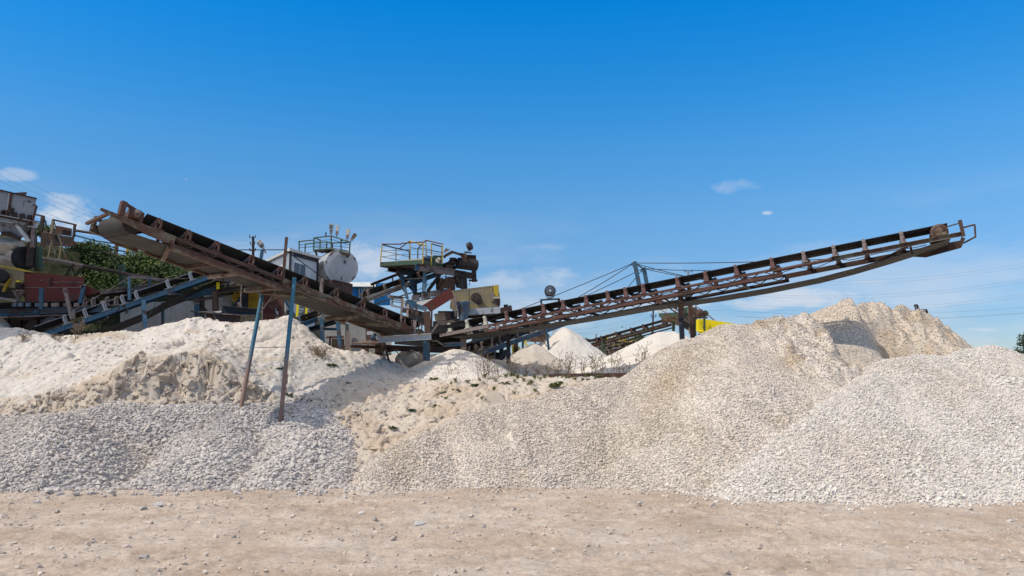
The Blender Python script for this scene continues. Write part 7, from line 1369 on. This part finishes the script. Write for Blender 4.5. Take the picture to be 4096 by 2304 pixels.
# horizontal conveyor frame
CF_ = Conv('belt_conveyor', 'dusty blue grey level conveyor frame running under the dark red chute side', G7(-250, 1052, 24.2), G7(1260, 1000, 24.8), 1.0)
CF_.rail(-.02, .55, 0, .20, .08, M['blue'], 'C'); CF_.rail(.55, 1.15, 0, .18, .08, M['blue_g'], 'C'); CF_.rail(0, 1.1, 1, .18, .08, M['rust_dark'], 'C'); CF_.belt(-.02, 1.1, .08, .22, M['belt'], seg=10); CF_.rail(0, .95, 0, .04, .08, M['grey_br'], 'box', h0=-.22)
for x in (215, 300, 410, 545, 655, 800, 950, 1110): bm(CF_.root, 'side_block', M['blue_g' if x < 600 else 'grey_br'], G7(x, 950, 24.15), G7(x, 1002, 24.15), .12 if x != 800 else .2, .08, up=(0, 1, 0))
bm(CF_.root, 'top_strip', M['rust_dark'], G7(250, 938, 24.15), G7(1100, 920, 24.5), .08, .03)
CF_.idlers([CF_.t(F1.x0 + x / 2.07) for x in (700, 770, 885, 960)], .26, M['grey_br'], M['grey_br'], 'hook', wb=.22)
for x0, y0, x1, y1, mt, w in ((605, 738, 592, 1040, 'blue', .13), (940, 738, 1045, 1185, 'grey_br', .10), (1218, 700, 1160, 950, 'blue', .11), (1198, 690, 1215, 720, 'grey_br', .14), (1072, 1045, 1068, 1170, 'grey_br', .06), (525, 1050, 520, 1090, 'blue', .10)): bm(CF_.root, 'stay', M[mt], G7(x0, y0, 24.1), G7(x1, y1, 24.1), w, .07, 'C', up=(0, 1, 0))
bm(CF_.root, 'upper_beam', M['grey_br'], F1(830, 970, 25.0), F1(1420, 905, 26.5), .10, .14, 'C'); bm(CF_.root, 'upper_beam', M['rust_dark'], F1(720, 1010, 25.0), F1(1400, 940, 26.8), .10, .12, 'C')
bm(CF_.root, 'lower_beam', M['rust'], F1(0, 1132, 24.3), F1(620, 1128, 24.5), .06, .03)
UF = thing('underframe', 'dark shaded supports under the level conveyor frame at far left', 'frame', G7(350, 1380, 25))
for a, b, w, h in ((G7(205, 1150, 24.6), G7(500, 1110, 24.6), .07, .07), (G7(205, 1190, 24.6), G7(500, 1165, 24.6), .07, .07), (G7(515, 1095, 24.8), G7(500, 1400, 24.8), .22, .2), (G7(260, 1120, 25), G7(250, 1400, 25), .25, .2), (G7(90, 1120, 25.4), G7(100, 1400, 25.4), .18, .2), (G7(620, 1150, 25.5), G7(560, 1390, 25.5), .2, .2), (G7(400, 1200, 25.2), G7(260, 1330, 25.2), .08, .1)): bm(UF, 'support', M['rust_dark'], a, b, w, h, 'I', up=(0, 1, 0))
exbox(G7, [(-250, 1090), (1010, 1075), (880, 1230), (700, 1330), (-250, 1400)], 26.6, .1, 'back_plate', M['rust_dark'], UF); exbox(G7, [(930, 1085), (1010, 1080), (1000, 1160), (800, 1225)], 26.5, .04, 'end_plate', M['grey_br'], UF)
for i, (x, y) in enumerate(((620, 1260), (700, 1235), (760, 1260))): v = PV[i + 4] * .28; o = np_mesh('boulder', v + np.array(G7(x, y, 25.2)), None, PF, M['rock_g'], loc=tuple(G7(x, y, 25.2))); tag(o, ('dark boulder leftmost of the three behind the foot of the blue conveyor', 'middle boulder behind the foot of the blue conveyor', 'rightmost boulder behind the foot of the blue conveyor')[i], 'boulder', 'boulders behind the blue conveyor foot')
cp = MB(); cp.lathe(G7(-60, 1420, 24.6), (0, 0, 1), [(-.3, .85), (.45, .25), (.65, .02)], 20); tag(cp.build('chalk_pile', M['sand_grey']), 'edge of a small grey cone at the far left edge', 'chalk pile')
BW = MB(); BW.hexa([F1(-300, 1000, 30), F1(700, 1000, 30), F1(700, 1000, 30.5), F1(-300, 1000, 30.5), F1(-300, 560, 30.2), F1(660, 640, 30.2), F1(660, 640, 30.6), F1(-300, 560, 30.6)]); tag(BW.build('retaining_wall', M['hill']), 'dark overgrown retaining wall behind the ladders', 'wall')

# ------------------------------------------------------------------ far trees
M['leaf_f'] = leafm('far_dark_green_leaves', (0.03, 0.055, 0.03), (0.07, 0.10, 0.04))
for i, (x, y, Y, rx, rz, mt, lab) in enumerate(((540, 900, 66, 1.4, 1.5, 'leaf_o', 'amber yellow tree left of the dark ones under the far conveyors'), (820, 870, 64, 1.0, 1.0, 'leaf_o', 'small bright yellow tree in front of the dark trees'), (900, 960, 62, 1.6, .9, 'leaf_o', 'low yellow bushes at the edge of the white heap'), (680, 900, 70, 1.8, 1.7, 'leaf_f', 'dark green tree between the yellow ones'), (960, 830, 72, 2.0, 1.8, 'leaf_f', 'dark green tree right of the small bright yellow tree'),
                                            (430, 960, 72, 1.6, 1.6, 'leaf_y', 'olive tree behind the green conveyor legs'), (1080, 860, 74, 1.8, 1.6, 'leaf_y', 'tan green tree beside the smooth white heap'), (1185, 610, 80, 1.0, .9, 'leaf_f', 'treetop showing above the far conveyor'), (60, 960, 74, 1.8, 1.4, 'leaf_y', 'olive tree just right of the big white cone'), (250, 1000, 70, 1.6, 1.2, 'leaf_f', 'dark tree low between the big cone and the green legs'))):
    c = G4(x, y, Y); bush('tree', lab, 'tree', (c.x, Y, c.z - rz * 1.5), [(-rx * .4, 0, rz * 1.3, rx * .65, rx * .6, rz * .8, 420), (rx * .4, 0, rz * 1.4, rx * .6, rx * .6, rz * .75, 420), (0, 0, rz * 1.9, rx * .6, rx * .5, rz * .7, 380)], .20, mt, 400 + i * 13, trunk=.06)
fw = [leaf_cloud(tuple(G4(x, 1080 - 20 * (i % 3), 58 + (i % 4))), (1.6, 1.2, .8), 500, .14, 900 + i) for i, x in enumerate(range(-100, 1200, 90))]
o = 0; FV = []; FF = []
for v, f in fw: FV.append(v); FF.append(f + o); o += len(v)
tag(np_mesh('undergrowth', np.concatenate(FV), np.concatenate(FF), None, leafm('brown_green_scrub', (0.05, 0.05, 0.025), (0.12, 0.10, 0.05)), smooth=False), 'brownish green scrub under the far conveyors', 'scrub', kind='stuff')
c = F8(1990, 1235, 55); bush('tree', 'dark reddish green tree cut by the right edge of the view', 'tree', (c.x, 55, c.z - 1.3), [(-.6, 0, .9, .8, .6, .6, 500), (.2, 0, 1.3, .6, .6, .7, 500), (.1, 0, 2.0, .35, .4, .5, 300), (.9, 0, 1.0, .8, .6, .8, 400)], .13, 'leaf_f', 777, trunk=.06)
cp = MB(); cp.lathe(P(4140, 1475, 50), (0, 0, 1), [(-1, 3), (.4, 1.0), (.75, .1)], 16); tag(cp.build('soil_heap', M['gravel_tan']), 'small tan mound at the far right edge beyond the whitish heap', 'heap')

# ------------------------------------------------------------------ weeds on the bank
def surf(px, Y):
    x = P(px, 1500, Y).x; zs = [float(f(np.array([x]), np.array([Y]))[0]) for f in (bank_z, r2z)]; return Vector((x, Y, max(zs)))
def weed(px, Y, h, kind, label, seed, group):
    b = surf(px, Y); r = np.random.RandomState(seed)
    if kind == 'stalk':
        m = MB(); n = 3 + seed % 3
        for i in range(n):
            d = Vector((r.randn() * .16, r.randn() * .1, 1)).normalized(); t = b + Vector((r.randn() * .04, r.randn() * .03, -.03)); hh = h * (.6 + .4 * r.rand()); q = t
            for j in range(4):
                q2 = q + (d + Vector((r.randn() * .10, r.randn() * .08, 0))) * hh / 4; m.tube(q, q2, .0065 - .001 * j, 4); q = q2
                if j > 0:
                    for k in range(3): e_ = q + Vector((r.randn() * .08, r.randn() * .05, .03 + .07 * r.rand())); m.tube(q, e_, .0035, 3); m.lathe(e_, (r.randn(), r.randn(), 1), [(0, .004), (.012, .012), (.03, .003)], 4)
        return tag(m.build('dry_weed', M['dry'], loc=tuple(b)), label, 'weed', group)
    n = 34 if kind == 'low' else 26; V = []
    for i in range(n):
        a = r.rand() * 6.28; L = h * (.5 + .6 * r.rand()); el = .15 + .7 * r.rand() if kind == 'low' else .8 + .6 * r.rand(); o = Vector((math.cos(a), math.sin(a), 0)); s_ = Vector((-o.y, o.x, 0)) * L * (.22 if kind == 'low' else .07)
        p0 = b + o * h * .15 * r.rand(); p1 = p0 + (o * math.cos(el) + Vector((0, 0, math.sin(el)))) * L * .55; p2 = p1 + (o * math.cos(el - .7) + Vector((0, 0, math.sin(el - .7)))) * L * .45; V += [p0, p1 + s_, p2, p1 - s_]
    V = np.array([tuple(v) for v in V]); o_ = np_mesh('weed', V, np.arange(n * 4).reshape(n, 4), None, M['leaf_pale' if kind == 'low' and seed % 2 else 'weed'], smooth=False, loc=tuple(b)); return tag(o_, label, 'weed', group)
wl_ = [(1325, 20.4, .16, 'low'), (1120, 19.2, .14, 'low'), (1160, 18.4, .13, 'low'), (1240, 18.2, .09, 'low'), (1375, 18.9, .10, 'low'), (1395, 19.2, .08, 'low'), (1735, 20.4, .15, 'low'), (1650, 17.6, .12, 'low'), (1740, 17.8, .12, 'low'), (1770, 18.6, .13, 'low'), (1575, 16.6, .13, 'low'), (1905, 19.5, .08, 'low'), (1920, 17.3, .12, 'low'),
       (2110, 17.9, .20, 'low'), (2222, 18.9, .22, 'low'), (1980, 19.8, .14, 'tuft'), (2015, 19.6, .18, 'low'), (2060, 19.7, .12, 'tuft'), (2125, 19.3, .2, 'tuft'), (2300, 19.9, .16, 'tuft'), (2340, 20.0, .14, 'low'), (2050, 20.8, .25, 'tuft'), (2180, 20.9, .2, 'tuft'), (2360, 20.9, .22, 'tuft'), (1940, 20.9, .2, 'tuft'), (2270, 20.6, .16, 'tuft'), (2400, 20.5, .2, 'low'), (2140, 18.4, .14, 'tuft'), (1850, 20.8, .14, 'tuft')]
for i, (px, Y, h, k) in enumerate(wl_): weed(px, Y, h, k, 'small green weed growing out of the chalk bank' if k == 'low' else 'short olive tuft growing along the bank edge in front of the cones', 10 + i, 'green weeds on the bank' if k == 'low' else 'olive tufts on the bank edge')
rw = np.random.RandomState(8); wl_ += [(int(1780 + 640 * rw.rand()), 17.9 + 3.0 * rw.rand(), .09 + .10 * rw.rand(), 'tuft' if rw.rand() < .65 else 'low') for _ in range(30)]
for i, (px, Y, h, k) in enumerate(wl_[-30:]): weed(px, Y, h, k, 'small green weed growing out of the chalk bank' if k == 'low' else 'short olive tuft growing along the bank edge in front of the cones', 110 + i, 'green weeds on the bank' if k == 'low' else 'olive tufts on the bank edge')
ws_ = [(1925, 20.3, .85), (1945, 20.5, .7), (1960, 20.4, .6), (1805, 20.9, .6), (2035, 20.8, .55), (2065, 20.9, .5), (2100, 21.0, .45), (2190, 20.7, .5), (2260, 20.5, .75), (2285, 20.8, .6), (2330, 20.8, .5), (2455, 20.8, .9), (2480, 20.9, .7), (2560, 19.8, .9), (2575, 19.9, .8), (2410, 20.6, .5), (2385, 20.9, .7), (295, 21.6, .6), (310, 21.8, .3), (215, 21.4, .15), (85, 21.3, .2), (1275, 20.7, .25), (1290, 20.6, .3), (1260, 20.8, .2), (1990, 20.9, .4), (2150, 20.9, .4), (2225, 20.9, .5), (2365, 20.9, .6), (2510, 20.6, .4)]
for i, (px, Y, h) in enumerate(ws_): weed(px, Y, h, 'stalk', 'thin dry brown weed stalks standing on the bank edge' if px > 1500 else 'dry weed stalks on the white bank at left', 60 + i, 'dry weed stalks at the bank edge' if px > 1500 else 'dry weed stalks on the left bank')
rp = MB(); rp.beam(P(2195, 1503, 20.9), P(2520, 1499, 21.2), .12, .10, 'box'); tag(rp.build('steel_girder', M['pink']), 'reddish brown girder lying along the bank edge in front of the cones', 'girder')

# unseen building added beyond the left edge to shade the far left plant
KB = thing('shade_building', 'tall dark sheet clad building added beyond the left edge to shade the plant', 'building', (-22.9, 22, 2.0))
m = MB(); m.box((-22.9, 22.2, 8.2), (8.8, 0, 0), (0, 7.2, 0), (0, 0, 12.8)); m.build('wall', M['clad'], KB); m = MB(); m.hexa([(-27.6, 18.3, 14.6), (-18.25, 18.3, 14.6), (-18.25, 26.0, 14.6), (-27.6, 26.0, 14.6), (-27.6, 22, 16.2), (-18.25, 22, 16.2), (-18.25, 22.2, 16.2), (-27.6, 22.2, 16.2)]); m.build('roof', M['roofing'], KB)
for i in range(3): m = MB(); m.box((-25.8 + i * 2.9, 18.55, 11.5), (1.4, 0, 0), (0, .1, 0), (0, 0, 1.2)); w_ = m.build('window', M['plastic_w'], KB); m = MB(); m.box((-25.8 + i * 2.9, 18.48, 11.5), (1.2, 0, 0), (0, .05, 0), (0, 0, 1.0)); m.build('pane', M['glass'], w_)
